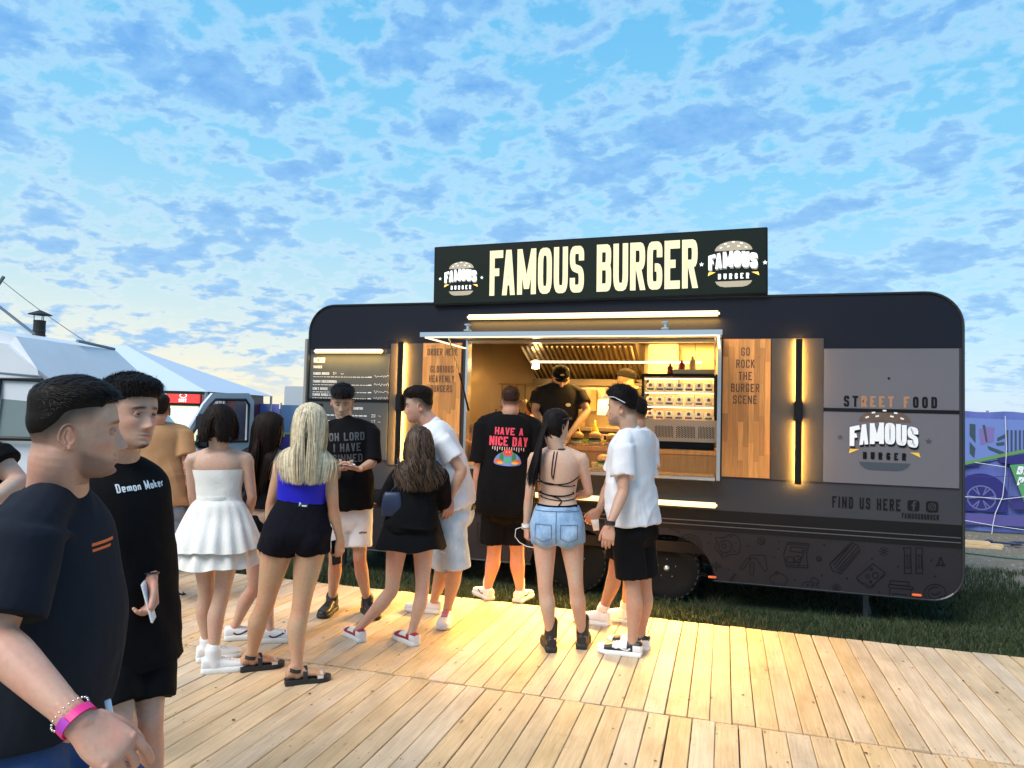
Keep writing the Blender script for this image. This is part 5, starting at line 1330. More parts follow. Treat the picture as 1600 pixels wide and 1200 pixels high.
SKIN = mat('skin', (.6, .4, .3), .50, attr=True, var=.07, vscale=60, bump=.10, bscale=220, sss=.08, spec=.35)
def basis(yaw_deg, pitch=0, roll=0):
    """rotation whose y axis faces the given heading (0 = away from camera, 90 = picture right)"""
    a = math.radians(yaw_deg); f = HF*math.cos(a)+HR*math.sin(a); r = f.cross(Vector((0, 0, 1)))
    M = Matrix((r, f, Vector((0, 0, 1)))).transposed()
    return M @ Matrix.Rotation(math.radians(pitch), 3, 'X') @ Matrix.Rotation(math.radians(roll), 3, 'Y')
def hand(mb, W0, d, n, side, curl=.3, s=1.0, spread=.12, tcurl=.2, r=.0088):
    """palm, four unequal fingers with three joints and a thumb off the side of the palm"""
    d = Vector(d).normalized(); n = Vector(n); n = (n-d*n.dot(d)).normalized()
    th_ = (d.cross(n) if side == 'R' else n.cross(d)).normalized()      # thumb side
    W0 = Vector(W0)
    loft(mb, [(W0-d*.02*s, th_, n, .026*s, .019*s), (W0+d*.012*s, th_, n, .029*s, .018*s), (W0+d*.045*s+n*.002, th_, n, .039*s, .0165*s), (W0+d*.078*s, th_, n, .041*s, .0150*s), (W0+d*.094*s, th_, n, .037*s, .0115*s), (W0+d*.100*s, th_, n, .03*s, .006*s)], 16, 3, 2.6)
    for i, (lx, L_, fx) in enumerate(((.030, .072, .0), (.0100, .080, .004), (-.0105, .075, .002), (-.030, .060, -.006))):
        p = W0+d*(.088+fx)*s+th_*lx*s; ang = 0; dirv = (d+th_*(lx*spread*14*(1-(curl[i] if isinstance(curl, (list, tuple)) else curl)*.7))).normalized()
        pts = [(p-d*.02*s, r*1.05*s)]; pts.append((p, r*1.08*s))
        for j, fr in enumerate((.46, .30, .24)):
            cu = curl[i] if isinstance(curl, (list, tuple)) else curl
            ang += (cu*(1.25, 1.45, .9)[j])*(1+.08*i)
            v = dirv*math.cos(ang)+n*math.sin(ang)
            p = p+v*L_*fr*s; pts.append((p, r*(1.02, .93, .78)[j]*s))
        limb(mb, pts, 10, 3)
    for lx_ in (.030, .010, -.0105, -.030):
        mb.ball(tuple(W0+d*.088*s+th_*lx_*s-n*.0042*s), (.0092*s,)*3, 10, 7)
        limb(mb, [(W0+d*.03*s+th_*lx_*.55*s-n*.0110*s, .0040*s), (W0+d*.08*s+th_*lx_*s-n*.0085*s, .0042*s)], 6, 2)
    p = W0+d*.022*s+th_*.026*s+n*.004; v = (d*.72+th_*.62+n*.28).normalized()
    pts = [(W0+d*.012*s+th_*.010*s, .015*s), (p, .0150*s)]
    for j, L_ in enumerate((.038, .030, .024)):
        v = (v+d*(.25+tcurl*.3)+n*(tcurl*.55)-th_*tcurl*.45).normalized(); p = p+v*L_*s; pts.append((p, (.0128, .0112, .0090)[j]*s))
    limb(mb, pts, 10, 3)
def bare_foot(mb, an, heel, yaw, L_=.235):
    B = basis(yaw); f = B @ Vector((0, 1, 0)); r = B @ Vector((1, 0, 0)); z = Vector((0, 0, 1))
    h_ = Vector(heel)
    loft(mb, [(h_+f*a*L_+z*c, r, z, w, t_) for a, c, w, t_ in ((-.02, .035, .012, .012), (.03, .034, .026, .026), (.14, .040, .030, .034), (.30, .040, .030, .036), (.50, .034, .034, .027), (.70, .025, .041, .018), (.80, .021, .042, .014))], 14, 3)
    for k in range(5):
        x = (-.034+.017*k); lr = (.155+.05*(1-abs(k-(1 if False else 1))/4))
        limb(mb, [(h_+f*.74*L_+r*x*.95+z*.018, .0095), (h_+f*(.93-.035*abs(k-2))*L_+r*x*1.05+z*.013, .0085)], 8, 2)
    limb(mb, [(Vector(an)+z*.02, .034), (h_+f*.12*L_+z*.05, .030)], 12, 3)

# ---- clothes helpers -----------------------------------------
FABR = {}
def fabric(name, col, rough=.9, var=.08, vscale=5, bump=.25, bscale=45, sheen=0.0, **k): k.setdefault('spec', .12 if sum(col) < .2 else .3); return mat(name, col, rough, var=var, vscale=vscale, bump=bump, bscale=bscale, sheen=sheen, **k)
def shoe_vf(heel, yaw, L_=.285, w=.050, htop=.085, pitch=0.0, soleh=.030):
    """returns upper and sole volumes for a trainer standing on its heel point"""
    B = basis(yaw); f = B @ Vector((0, 1, 0)); r = B @ Vector((1, 0, 0)); z = Vector((0, 0, 1))
    if pitch:
        Rm = Matrix.Rotation(math.radians(-pitch), 3, r); f = Rm @ f; z = Rm @ z
    h_ = Vector(heel)
    st = [(-.03, .55, .9), (.0, .78, 1.0), (.10, .86, 1.0), (.25, .84, .95), (.40, .86, .84), (.55, .97, .68), (.70, 1.06, .54), (.82, 1.02, .46), (.92, .82, .38), (.975, .45, .28), (.99, .15, .2)]
    up = MB(); rings = []
    for a, ww, hh in st:
        H_ = soleh+(htop-soleh+.012)*hh
        rings.append((h_+f*a*L_+z*(soleh*.7+H_)*.5, r, z, w*ww*.93, (H_-soleh*.7)*.5))
    loft(up, rings, 20, 3, 2.7)
    so = MB(); n = 30; pl = []
    for a, ww, hh in st: pl.append((a*L_, w*ww*1.04))
    A = catmull(pl, 3); out = [(p[1], p[0]) for p in A]+[(-p[1], p[0]) for p in A[::-1]]
    def ringp(sc, zz, lift=0): return [h_+r*(x*sc)+f*(L_*.48+(y-L_*.48)*(1+(sc-1)*.6))+z*(zz+(lift*max(0, (y/L_-.75))*1.2)) for x, y in out]
    rr = [ringp(.95, .0, .10*.3), ringp(1.0, .006, .03), ringp(1.02, soleh*.5, .01), ringp(.99, soleh, .0), ringp(.9, soleh+.003, 0)]
    m = len(out); V = [tuple(p) for q in rr for p in q]; F = []
    for j in range(len(rr)-1):
        for i in range(m): i2 = (i+1) % m; F.append((j*m+i, j*m+i2, (j+1)*m+i2, (j+1)*m+i))
    F.append(tuple(range(m))[::-1]); F.append(tuple((len(rr)-1)*m+i for i in range(m)))
    return up, (V, F), (h_, f, r, z)

def project(fl, O, ex, ez, bvh, off=.0025, sub=None):
    """wrap flat artwork on to a garment: every vertex cast along the artwork's normal"""
    O = Vector(O); ex = Vector(ex).normalized(); ez = Vector(ez).normalized(); n = ex.cross(ez).normalized()
    V = []
    for a, b_, c in fl.v:
        s_ = O+ex*a+ez*b_+n*.5
        h_, nn, i, d = bvh.ray_cast(s_, -n, 1.0)
        V.append((h_+n*(off+c))[:] if h_ is not None else (O+ex*a+ez*b_+n*(c))[:])
    return V, fl.f

def add_person(spec):
    """one person: continuous body mesh with hair, clothing, shoes as children. All lengths in metres."""
    g = spec.get; D = spec['D']
    P = lambda px, py, dd=0.0: at(px, py, D, dd)
    fem = 1.0 if g('sex', 'm') == 'f' else 0.0
    H = g('H', 1.78 if not fem else 1.66); k = H/(1.78 if not fem else 1.66)
    wid = g('w', 1.0); dep = g('dep', 1.0)
    yaw = g('yaw', 0); B = basis(yaw); r = B @ Vector((1, 0, 0)); f = B @ Vector((0, 1, 0)); z = Vector((0, 0, 1))
    pel = P(*spec['pel']); nek = P(*spec['nek'])
    spine = nek-pel; sl = spine.length; up = spine/sl
    # front vector square to the spine
    f2 = (f-up*f.dot(up)).normalized(); r2 = f2.cross(up).normalized()
    mid = (pel+nek)*.5+f2*g('bow', 0.0)
    def sp_(t):
        # quadratic through pel, mid, nek
        a = pel*(1-t)*(1-2*t)+mid*4*t*(1-t)+nek*t*(2*t-1); return a
    if fem: RG = [(-.20,.09,.085,-.005),(-.10,.160,.108,-.012),(.04,.172,.115,-.015),(.18,.158,.105,-.005),(.38,.122,.086,.008),(.55,.128,.090,.010),(.70,.142,.102,.012),(.84,.150,.092,.0),(.94,.125,.072,-.01),(1.0,.075,.058,-.012)]
    else: RG = [(-.20,.09,.085,-.0),(-.10,.158,.110,-.008),(.04,.166,.115,-.01),(.18,.160,.108,.0),(.38,.150,.100,.010),(.55,.158,.108,.012),(.72,.172,.118,.012),(.86,.175,.105,.0),(.95,.145,.082,-.01),(1.02,.085,.062,-.012)]
    bel = g('belly', 0.0)
    def ring(t, rx, ry, yo, ease=0.0):
        c = sp_(t)+f2*(yo+bel*math.exp(-((t-.32)/.25)**2)*.6)
        return (c, r2, f2, rx*wid*k+ease, ry*dep*k+bel*.5*math.exp(-((t-.32)/.25)**2)+ease)
    shw = g('shw', (.168 if fem else .192))*k*(.5+.5*wid)
    shl, shr = g('shl'), g('shr')
    SH = {}
    SH['R'] = sp_(.90)+r2*shw; SH['L'] = sp_(.90)-r2*shw
    for s_, v in (('R', shr), ('L', shl)):
        if v: SH[s_] = P(*v) if not isinstance(v, Vector) else v
    hw = (.088 if fem else .084)*k*g('hw', 1.0)
    # centre of mass hip joints
    HJ = {'R': pel+r*hw+z*-.0, 'L': pel-r*hw}
    body = MB(); ra = g('ra', 1.0)*(.86 if fem else 1.0)*k; rl = g('rl', 1.0)*(.98 if fem else 1.0)*k
    loft(body, [ring(*q) for q in RG], 28, 3, 2.25)
    if fem:
        for s_ in (-1, 1): body.ball(tuple(sp_(.70)+r2*s_*.068*k+f2*.075*k), (.058*k, .055*k, .055*k), 14, 9)
    for s_ in (-1, 1): body.ball(tuple(sp_(-.06)+r2*s_*.075*k*wid-f2*.050*dep*k), (.085*k*wid, .085*k, .095*k), 14, 9)
    ARM = {}
    for s_ in 'LR':
        sgn = 1 if s_ == 'R' else -1; sh = SH[s_]
        a = spec.get('arm'+s_)
        if a:
            el = P(*a[0]) if not isinstance(a[0], Vector) else a[0]; wr = P(*a[1]) if not isinstance(a[1], Vector) else a[1]
        else:
            el = sh-up*.28*k+r2*sgn*.04; wr = el-z*.24*k+f*.04
        ARM[s_] = (sh, el, wr)
        fo = (wr-el)
        limb(body, [(sh+(sp_(.88)-sh)*.35, .052*ra), (sh, .057*ra), (sh.lerp(el, .25), .052*ra), (sh.lerp(el, .6), .045*ra), (sh.lerp(el, .88), .039*ra), (el, .037*ra), (el.lerp(wr, .22), .040*ra), (el.lerp(wr, .55), .034*ra), (el.lerp(wr, .85), .027*ra), (wr, .026*ra, .022*ra)], 14, 3)
        limb(body, [(nek+z*.015*k-f2*.005, .045*ra), (nek.lerp(sh, .45)+z*.012*k, .046*ra), (sh, .050*ra)], 12, 3)
        cl = nek.lerp(sh, .5)
    LEG = {}
    for s_ in 'LR':
        lg = spec.get('leg'+s_)
        if not lg: continue
        kn = P(*lg[0]); heel = lg[1] if isinstance(lg[1], Vector) else ground(*lg[1]); fy = lg[2]
        lift = lg[3] if len(lg) > 3 else 0.0
        Bf = basis(fy); ff = Bf @ Vector((0, 1, 0))
        an = heel+z*(.085*k+lift)+ff*.055*k
        hj = HJ[s_]; LEG[s_] = (hj, kn, an, heel+z*lift, fy)
        back = ff*-1
        th = kn-hj; sh_ = an-kn
        limb(body, [(hj+z*.03, .088*rl*g('thigh', 1)), (hj.lerp(kn, .15), .090*rl*g('thigh', 1)), (hj.lerp(kn, .45), .078*rl*g('thigh', 1)), (hj.lerp(kn, .8), .060*rl), (kn, .0545*rl), (kn.lerp(an, .15)+back*.006, .054*rl), (kn.lerp(an, .33)+back*.014, .0575*rl), (kn.lerp(an, .6)+back*.007, .046*rl), (kn.lerp(an, .86), .035*rl), (an, .036*rl), (an-z*.03*k+ff*.01, .034*rl)], 16, 3)
    # neck + head
    hc = P(*spec['head']); hy, hp, hr = g('hyaw', yaw), g('hpitch', 0), g('hroll', 0)
    HB = basis(hy, hp, hr); hs = g('hs', 1.0)*(.96 if fem else 1.0)*k
    hw_ = lambda p: hc+HB @ (Vector(p)*hs)
    neckr = g('neckr', .056 if fem else .064)*k
    nb = sp_(.96); nt_ = hw_((0, -.030, -.070)); nt0 = hw_((0, -.028, -.03))
    limb(body, [(nb, neckr*1.0), (nb.lerp(nt_, .55), neckr*.82), (nt_, neckr*.80)], 16, 3)
    vox = g('vox', .0085)
    bv, bf = remesh(body, vox, 4)
    # head and neck in finer resolution, overlapping the trunk inside the collar
    hm = MB(); v, fc = head_mesh(fem); V = [tuple(hw_(q)) for q in v]; hm.add(V, fc)
    for s_ in (-1, 1):
        e_ = MB(); ear(e_, s_); hm.add([tuple(hw_(q)) for q in e_.v], e_.f)
    limb(hm, [(nb-up*.03, neckr*1.28), (nb+up*.01, neckr*1.08), (nb.lerp(nt_, .5), neckr*.985), (nt_, neckr*.975), (nt0, neckr*.88)], 48, 5)
    hv, hf = remesh(hm, g('hvox', .0045), 2, .4)
    parts = [(bv, bf), (hv, hf)]
    hndinfo = {}
    for s_ in 'LR':
        sh, el, wr = ARM[s_]; hd_ = spec.get('hand'+s_, {})
        if hd_ is None: continue
        fd = (wr-el).normalized(); d = hd_.get('d', fd+Vector((0, 0, -.2))); 
        if isinstance(d, tuple): d = HR*d[0]+HF*d[1]+z*d[2]
        n = hd_.get('n', -r if s_ == 'R' else r)
        if isinstance(n, tuple): n = HR*n[0]+HF*n[1]+z*n[2]
        m_ = MB(); s1 = hd_.get('s', 1.0)*(.90 if fem else 1.0)*k
        hand(m_, wr, d, n, s_, hd_.get('curl', .3), s1, hd_.get('spread', .12), hd_.get('tc', .2))
        limb(m_, [(wr-fd*.045, .0275*ra, .0275*ra), (wr, .0265*ra, .0235*ra), (wr+Vector(d).normalized()*.02, .024*ra, .018*ra)], 12, 2)
        parts.append(remesh(m_, g('handvox', .0034), 2, .4)); hndinfo[s_] = (wr, Vector(d).normalized(), Vector(n).normalized(), s1)
    if g('barefoot'):
        for s_ in LEG:
            m_ = MB(); bare_foot(m_, LEG[s_][2], LEG[s_][3]+z*.028, LEG[s_][4]); parts.append(remesh(m_, .004, 2, .4))
    # ---- join and tint
    sk = np.array(g('skin', (.56, .34, .235))); Vs = []; Fs = []; Cs = []; b0 = 0
    HBi = np.array(HB.transposed()); hcn = np.array(hc)
    hair = g('hair', {}); hcol = np.array(hair.get('col', (.018, .012, .009)))
    for pi, (v, fc) in enumerate(parts):
        c = np.ones((len(v), 4)); c[:, :3] = sk
        red = cheapnoise(v, 9, 5)*.045+cheapnoise(v, 40, 6)*.03; c[:, 0] *= 1+red*.6; c[:, 1] *= 1-red; c[:, 2] *= 1-red
        if pi == 1:
            L_ = (v-hcn)@HBi.T/hs; x, y, zz = L_.T
            def put(m, col):
                m = np.clip(m, 0, 1)[:, None]; c[:, :3] = c[:, :3]*(1-m)+np.array(col)*m
            lip = np.exp(-((x)/.019)**4)*np.exp(-((zz+.0755)/.0088)**4)*(y > .07); put(lip*.75, sk*np.array([.88, .52, .52]))
            ml = np.exp(-((x)/.021)**4)*np.exp(-((zz+.0752)/.0014)**2)*(y > .07); put(ml*.8, sk*.22)
            ck = sum(np.exp(-((x-s_*.045)/.02)**2-((zz+.035)/.02)**2) for s_ in (-1, 1))*(y > .03); put(ck*.55, sk*np.array([1.04, .76, .72]))
            put(np.exp(-(x/.012)**2-((zz+.045)/.012)**2)*(y > .09)*.35, sk*np.array([1.0, .74, .7]))
            put(np.clip((np.abs(x)-.074)/.008, 0, 1)*(y < .02)*(y > -.05)*(zz > -.055)*(zz < .025)*.5, sk*np.array([1.0, .66, .6]))
            for s_ in (-1, 1):
                bx = (x-s_*.031); bw = np.exp(-(bx/.021)**4)*np.exp(-((zz-.0225+bx*s_*.10+np.abs(bx)*.10)/.0052)**2)*(y > .06); put(bw*g('brow', .85), hcol*1.1)
                put(np.exp(-(bx/.0155)**4-((zz-.0055)/.0016)**2)*(y > .06)*.9, hcol*.8)     # lash line
                put(np.exp(-(bx/.017)**2-((zz-.002)/.010)**2)*(y > .05)*.22, sk*.55)
            # nostrils
            for s_ in (-1, 1): put(np.exp(-((x-s_*.008)/.0035)**2-((zz+.0525)/.0025)**2)*(y > .085)*.8, sk*.2)
            bd = g('beard', 0)
            if bd:
                jaw = smooth01((-zz-.045+.02*np.clip(-(y-.03)/.05, -1, 1)-.0*np.abs(x))/.022)*smooth01((y+.005)/.03)*(1-.85*np.exp(-((x)/.030)**2-((zz+.066)/.014)**2))*(1-lip)
                put(jaw*bd*(zz > -.135), sk*np.array([.26, .28, .34]))
                put(np.exp(-(x/.024)**4-((zz+.0615)/.0045)**2)*(y > .08)*bd*g('mous', 1.0), hcol*1.2)
            if g('mous', 0) and not bd: put(np.exp(-(x/.024)**4-((zz+.0625)/.0045)**2)*(y > .08)*g('mous'), hcol*1.2)
            if g('goatee'): put(np.exp(-(x/.017)**4-((zz+.112)/.010)**2)*(y > .05)*g('goatee'), hcol*1.1)
            # clipped hair on the scalp fading towards the neck
            fd_ = hair.get('fade', 0)
            zl = np.interp(y, [-.10, -.06, -.03, 0, .03, .055, .07, .1], [-.060, -.055, -.030, .000, .010, .040, .066, .072])
            sc = smooth01((zz-zl)/h_soft(hair))**.6
            put(sc*(fd_ if fd_ else .9)*(zz > -.085), hcol*1.3)
        if pi == 0:
            J = [ARM[q_][1] for q_ in 'LR']+[LEG[q_][1] for q_ in LEG]
            for jp in J:
                m_ = np.exp(-(np.linalg.norm(v-np.array(jp), axis=1)/.055)**2)[:, None]; c[:, :3] *= 1-m_*np.array([.05, .20, .24])
        if pi > 1:
            kn_ = cheapnoise(v, 90, 8)*.05; c[:, 1] *= 1-.08+kn_; c[:, 2] *= 1-.10+kn_
        tt = g('tattoo')
        if tt and pi == 0:
            el, wr, sh = ARM[tt][1], ARM[tt][2], ARM[tt][0]
            dl = np.linalg.norm(v-np.array(el), axis=1); ml = np.linalg.norm(v-np.array(sh.lerp(el, .5)), axis=1); mw = np.linalg.norm(v-np.array(el.lerp(wr, .5)), axis=1)
            m = (np.minimum(np.minimum(dl, ml), mw) < .15)
            pt = np.abs(cheapnoise(v, 70, 11)) < .55
            q = (m & pt).astype(float)*.75; c[:, :3] = c[:, :3]*(1-q[:, None])+np.array([.05, .055, .06])*q[:, None]
        Vs.append(v); Fs += [tuple(i+b0 for i in q) for q in fc]; Cs.append(c); b0 += len(v)
    if g('eyes', True):
        for s_ in (-1, 1):
            eb = MB(); eb.ball((0, 0, 0), .0130*hs, 20, 20); fk = []
            for q_ in eb.f:
                cz = sum(eb.v[i_][2] for i_ in q_)/4/hs; cy2 = sum(eb.v[i_][1] for i_ in q_)/4/hs; cx2 = abs(sum(eb.v[i_][0] for i_ in q_)/4/hs)
                if cy2 > -.002 and (cz > .0030-(cx2/.012)**2*.0035 or cz < -.0036+(cx2/.012)**2*.0035): fk.append(tuple(i_+b0 for i_ in q_))
            c_ = hw_((s_*.031, .0738, .0005)); vv = np.array([tuple(c_+HB @ Vector(q_)) for q_ in eb.v]); cc_ = np.ones((len(vv), 4)); cc_[:, :3] = sk*np.array([.90, .80, .78])
            zz_ = np.array([q_[2] for q_ in eb.v])/hs; ed = np.exp(-((zz_-.0034)/.0010)**2)[:, None]; cc_[:, :3] = cc_[:, :3]*(1-ed*.8)+hcol*ed*.8
            Vs.append(vv); Fs += fk; Cs.append(cc_); b0 += len(vv)
    V = np.concatenate(Vs); C = np.concatenate(Cs)
    base = Vector((pel.x, pel.y, g('z0', 0.0)))
    ro = root('person', base, spec['label'], 'person', g('group')); O = base
    bo = mk('body', (V, Fs), SKIN, ro, True, origin=O, tint=C)
    bvh = BVHTree.FromPolygons([tuple(q) for q in bv], bf)
    # eyes
    ew = mat('eye_white', (.50, .47, .46), .2); ei = mat('iris', (.035, .02, .012), .15)
    if g('eyes', True):
        gz = g('gaze', (0, 0))
        for s_ in (-1, 1):
            c_ = hw_((s_*.031, .0738, .0005)); eb = MB(); eb.ball((0, 0, 0), .0118*hs, 14, 10); e_ = mk('eye', ([tuple(c_+HB @ Vector(q)) for q in eb.v], eb.f), ew, ro, True, origin=O)
            dv = Vector((gz[0], 1, gz[1])).normalized(); ib = MB(); ib.lathe([(.0001, .0003), (.0055, .0), (.0056, -.002)], 14)
            q_ = dv.to_track_quat('Z', 'Y').to_matrix(); mk('iris', ([tuple(c_+HB @ ((dv*.0119+q_ @ Vector(p))*hs)) for p in ib.v], ib.f), ei, e_, True, origin=O)
    info = dict(root=ro, O=O, P=P, sp=sp_, r=r2, f=f2, rr=r, ff=f, up=up, ARM=ARM, LEG=LEG, hw=hw_, HB=HB, hs=hs, hc=hc, k=k, pel=pel, nek=nek, SH=SH, HJ=HJ, bvh=bvh, ring=ring, RG=RG, hand=hndinfo, fem=fem, neckr=neckr, wid=wid, dep=dep, ra=ra, rl=rl, body=bo, hcol=hcol, D=D)
    if hair: add_hair(info, hair)
    return info

def wmk(I, name, vf, m, parent=None, smooth=True, tint=None): return mk(name, vf, m, parent or I['root'], smooth, origin=I['O'], tint=tint)

# ---- hair -----------------------------------------------------
def hairmat(col, nm): return mat(nm, tuple(c*.6 for c in col) if sum(col) < .3 else col, .55, island=.45, spec=.12, var=.25, vscale=40)
def add_hair(I, h):
    hw_, HB, hs = I['hw'], I['HB'], I['hs']; kind = h['kind']; col = h.get('col', (.018, .012, .009))
    nm = h.get('mat', 'hair_%03d' % int(sum(c*1000*(i+1) for i, c in enumerate(col)))); m = hairmat(col, nm)
    rnd = np.random.RandomState(h.get('seed', 1)); top = h.get('top', .022)
    if kind == 'short':
        sd_ = h.get('side', .006); fr_ = h.get('front', .066); lowf = h.get('low', .035)
        def fn(x, y, z):
            sz_ = h.get('sidez', .030); ub = np.interp(y, [-.10, -.07, -.045, -.02, .0, .03, .05, .062, .085], [lowf-.006, lowf, (lowf*1.3+sz_*.7)/2, sz_-.006, sz_, sz_+.006, fr_-.020, fr_-.002, fr_+.002])
            m_ = smooth01((z-ub)/h.get('soft', .050)); m_ = np.maximum(m_, smooth01((z-ub)/.014)*smooth01((y-.045)/.02)); th_ = sd_+(top-sd_)*smooth01((z-.040)/.055)
            th_ = th_+h.get('quiff', 0)*smooth01((y-.02)/.05)*smooth01((z-.06)/.03)
            w = .22*np.sin(x*180+3*np.sin(y*60))*np.cos(y*140+2*np.sin(z*70))+.16*np.sin(x*330+y*250)
            return (th_*(1+w*h.get('bump', .4)))*m_-.0035*(1-m_)**2
        v, f = head_mesh(I['fem'], fn); V = np.array([tuple(hw_(q)) for q in v])
        keep = [q for q in f if len(q) == 4]
        cap = wmk(I, 'hair', (V, f), m)
        # tufts
        S_ = MB(); N_h = h.get('n', 900); d0 = np.array(h.get('comb', (0, .9, .2))); tl = h.get('len', .03)
        x_, y_, z_ = head_surface(I['fem']); th = fn(x_, y_, z_); idx = np.argwhere(th > .006)
        for _ in range(N_h):
            i, j = idx[rnd.randint(len(idx))]; p = np.array([x_[i, j], y_[i, j], z_[i, j]]); nn = p.copy(); nn[2] *= .8; nn /= np.linalg.norm(nn)
            t0 = th[i, j]; a = p+nn*(t0-.0025); cb = d0+rnd.normal(0, .35, 3); cb = cb-nn*(cb@nn)*.8; cb /= np.linalg.norm(cb)+1e-6
            L_ = tl*rnd.uniform(.5, 1.2)*(.35+.65*min(1, t0/max(top, 1e-3))); lf = h.get('lift', .7); q1 = a+cb*L_*.45+nn*L_*.30*lf; q2 = a+cb*L_+nn*L_*rnd.uniform(-.05, .35)*lf
            lat = np.cross(nn, cb); lat /= np.linalg.norm(lat)+1e-6; w = rnd.uniform(.0012, .0026)*h.get('sw', .75)
            b0 = len(S_.v)
            for pt, ww in ((a, w), (q1, w*.9), (q2, w*.2)):
                S_.v.append(tuple(hw_(pt-lat*ww))); S_.v.append(tuple(hw_(pt+lat*ww)))
            S_.f += [(b0, b0+1, b0+3, b0+2), (b0+2, b0+3, b0+5, b0+4)]
        s_ = wmk(I, 'strands', (S_.v, S_.f), mat(nm+'_strand', tuple(c*.95 for c in col), .5, island=.6, spec=.14), cap); s_['kind'] = 'stuff'
        return cap
    # long hair: cap + falling ribbons that slide over head and shoulders
    thick = h.get('thick', .014)
    def fn(x, y, z):
        zl = np.interp(y, [-.11, -.05, -.02, .01, .03, .05, .07, .09], [-.13, -.13, -.10, -.02, .02, .050, .072, .076])
        m_ = smooth01((z-zl)/.02)
        return (thick*(1+.10*np.sin(x*150)*np.sin(y*90)))*m_-.006*(1-m_)
    v, f = head_mesh(I['fem'], fn); cap = wmk(I, 'hair', (np.array([tuple(hw_(q)) for q in v]), f), m)
    x_, y_, z_ = head_surface(I['fem']); zl = np.interp(y_, [-.11, -.05, -.02, .01, .03, .05, .07, .09], [-.10, -.09, -.06, -.01, .03, .055, .074, .078]); idx = np.argwhere(z_ > zl+.004)
    N_h = h.get('n', 1700); L0 = h.get('len', .35); wave = h.get('wave', 0); wfreq = h.get('wfreq', 30); S_ = MB(); bvh = I['bvh']
    HBn = np.array(HB); HBi = HBn.T; hc = np.array(I['hc']); part = h.get('part', 0.0); pony = h.get('pony'); endz = h.get('endz')
    backw = HB @ Vector((0, -1, 0)); swing = h.get('swing'); swing = (HR*swing[0]+HF*swing[1]) if swing else None
    for _ in range(N_h):
        i, j = idx[rnd.randint(len(idx))]; p = np.array([x_[i, j], y_[i, j], z_[i, j]]); nn = p.copy(); nn[2] *= .8; nn /= np.linalg.norm(nn)
        layer = rnd.uniform(0, 1); a = p+nn*(thick*(.85+.35*layer))
        pos = Vector(hc+HBn@(a*hs)); L_ = L0*rnd.uniform(.82, 1.08)
        nw = Vector(HBn@nn)
        side = Vector(HBn@np.array([np.sign(p[0]-part) if abs(p[0]-part) > .004 else rnd.choice([-1, 1]), 0, 0]))
        if pony is not None:
            tgt = hw_(pony['at']); d = (tgt-pos).normalized()
        else:
            d = (side*h.get('sd', .7)+backw*.75*(1 if p[1] < .06 else .6)+Vector((0, 0, -.35)))
        d = (d-nw*d.dot(nw)*.9).normalized()
        pts = [pos.copy()]; nrms = [nw.copy()]; ph = rnd.uniform(0, 6.28) if not wave else (rnd.uniform(0, 1.2)+math.floor(rnd.uniform(0, 7))*.9)
        stp = .016*hs; trav = 0; arrived = False
        tot = L_; clump = rnd.normal(0, 1, 3)
        while trav < tot:
            if pony is not None and not arrived:
                tgt = hw_(pony['at']); dv = tgt-pos
                if dv.length < .022: arrived = True; trav = 0; tot = pony['len']*rnd.uniform(.7, 1.05); pdir = (HR*pony['dir'][0]+HF*pony['dir'][1]+Vector((0, 0, pony['dir'][2]))).normalized(); d = pdir.copy()
                else: d = (dv.normalized()*.7+d*.3).normalized()
            else:
                gr_ = Vector((0, 0, -1))
                if pony is not None: d = (d*.8+gr_*.12+pdir*.12+Vector(clump)*.012).normalized()
                else: d = (d*.74+gr_*.30+Vector(clump)*.006).normalized()
                gt = h.get('gather', .0)
                if gt and trav > .10:
                    cc_ = I['hc']+backw*.13; v2 = Vector((cc_.x-pos.x, cc_.y-pos.y, 0)); d = (d+v2*gt).normalized()
                if swing is not None and trav > .12: d = (d+swing*.05).normalized()
            np_ = pos+d*stp
            # keep outside the head
            q = (HBi@(np.array(np_)-hc))/hs; R_ = np.array([.078+thick*(.8+.3*layer), .099+thick*(.8+.3*layer), .119+thick*(.8+.3*layer)]); q2 = q.copy()
            if q[2] < -.02: R_[1] = .095 if q[1] < 0 else .085; 
            rad = np.linalg.norm(q2/R_)
            nrm = None
            if rad < 1 and q[2] > -.115:
                q2 = q2/max(rad, 1e-3); np_ = Vector(hc+HBn@(q2*hs)); nrm = Vector(HBn@(q2/np.linalg.norm(q2)))
            elif q[2] < -.05:
                hit, hn, fi, dist = bvh.find_nearest(np_, .09)
                gap = .006+h.get('vol', .016)*layer
                if hit is not None:
                    inside = (np_-hit).dot(hn) < 0
                    if inside or dist < gap: np_ = hit+hn*gap; nrm = hn
            if nrm is None: nrm = nrms[-1]
            if endz and np_.z < endz+rnd.uniform(-.015, .02): break
            dd = (np_-pos)
            if dd.length > 1e-5: d = (d*.5+dd.normalized()*.5).normalized()
            pos = np_; trav += stp; pts.append(pos.copy()); nrms.append(nrm.copy())
            if len(pts) > 60: break
        if len(pts) < 3: continue
        w0 = h.get('w', .0026)*rnd.uniform(.6, 1.3); b0 = len(S_.v); n = len(pts)
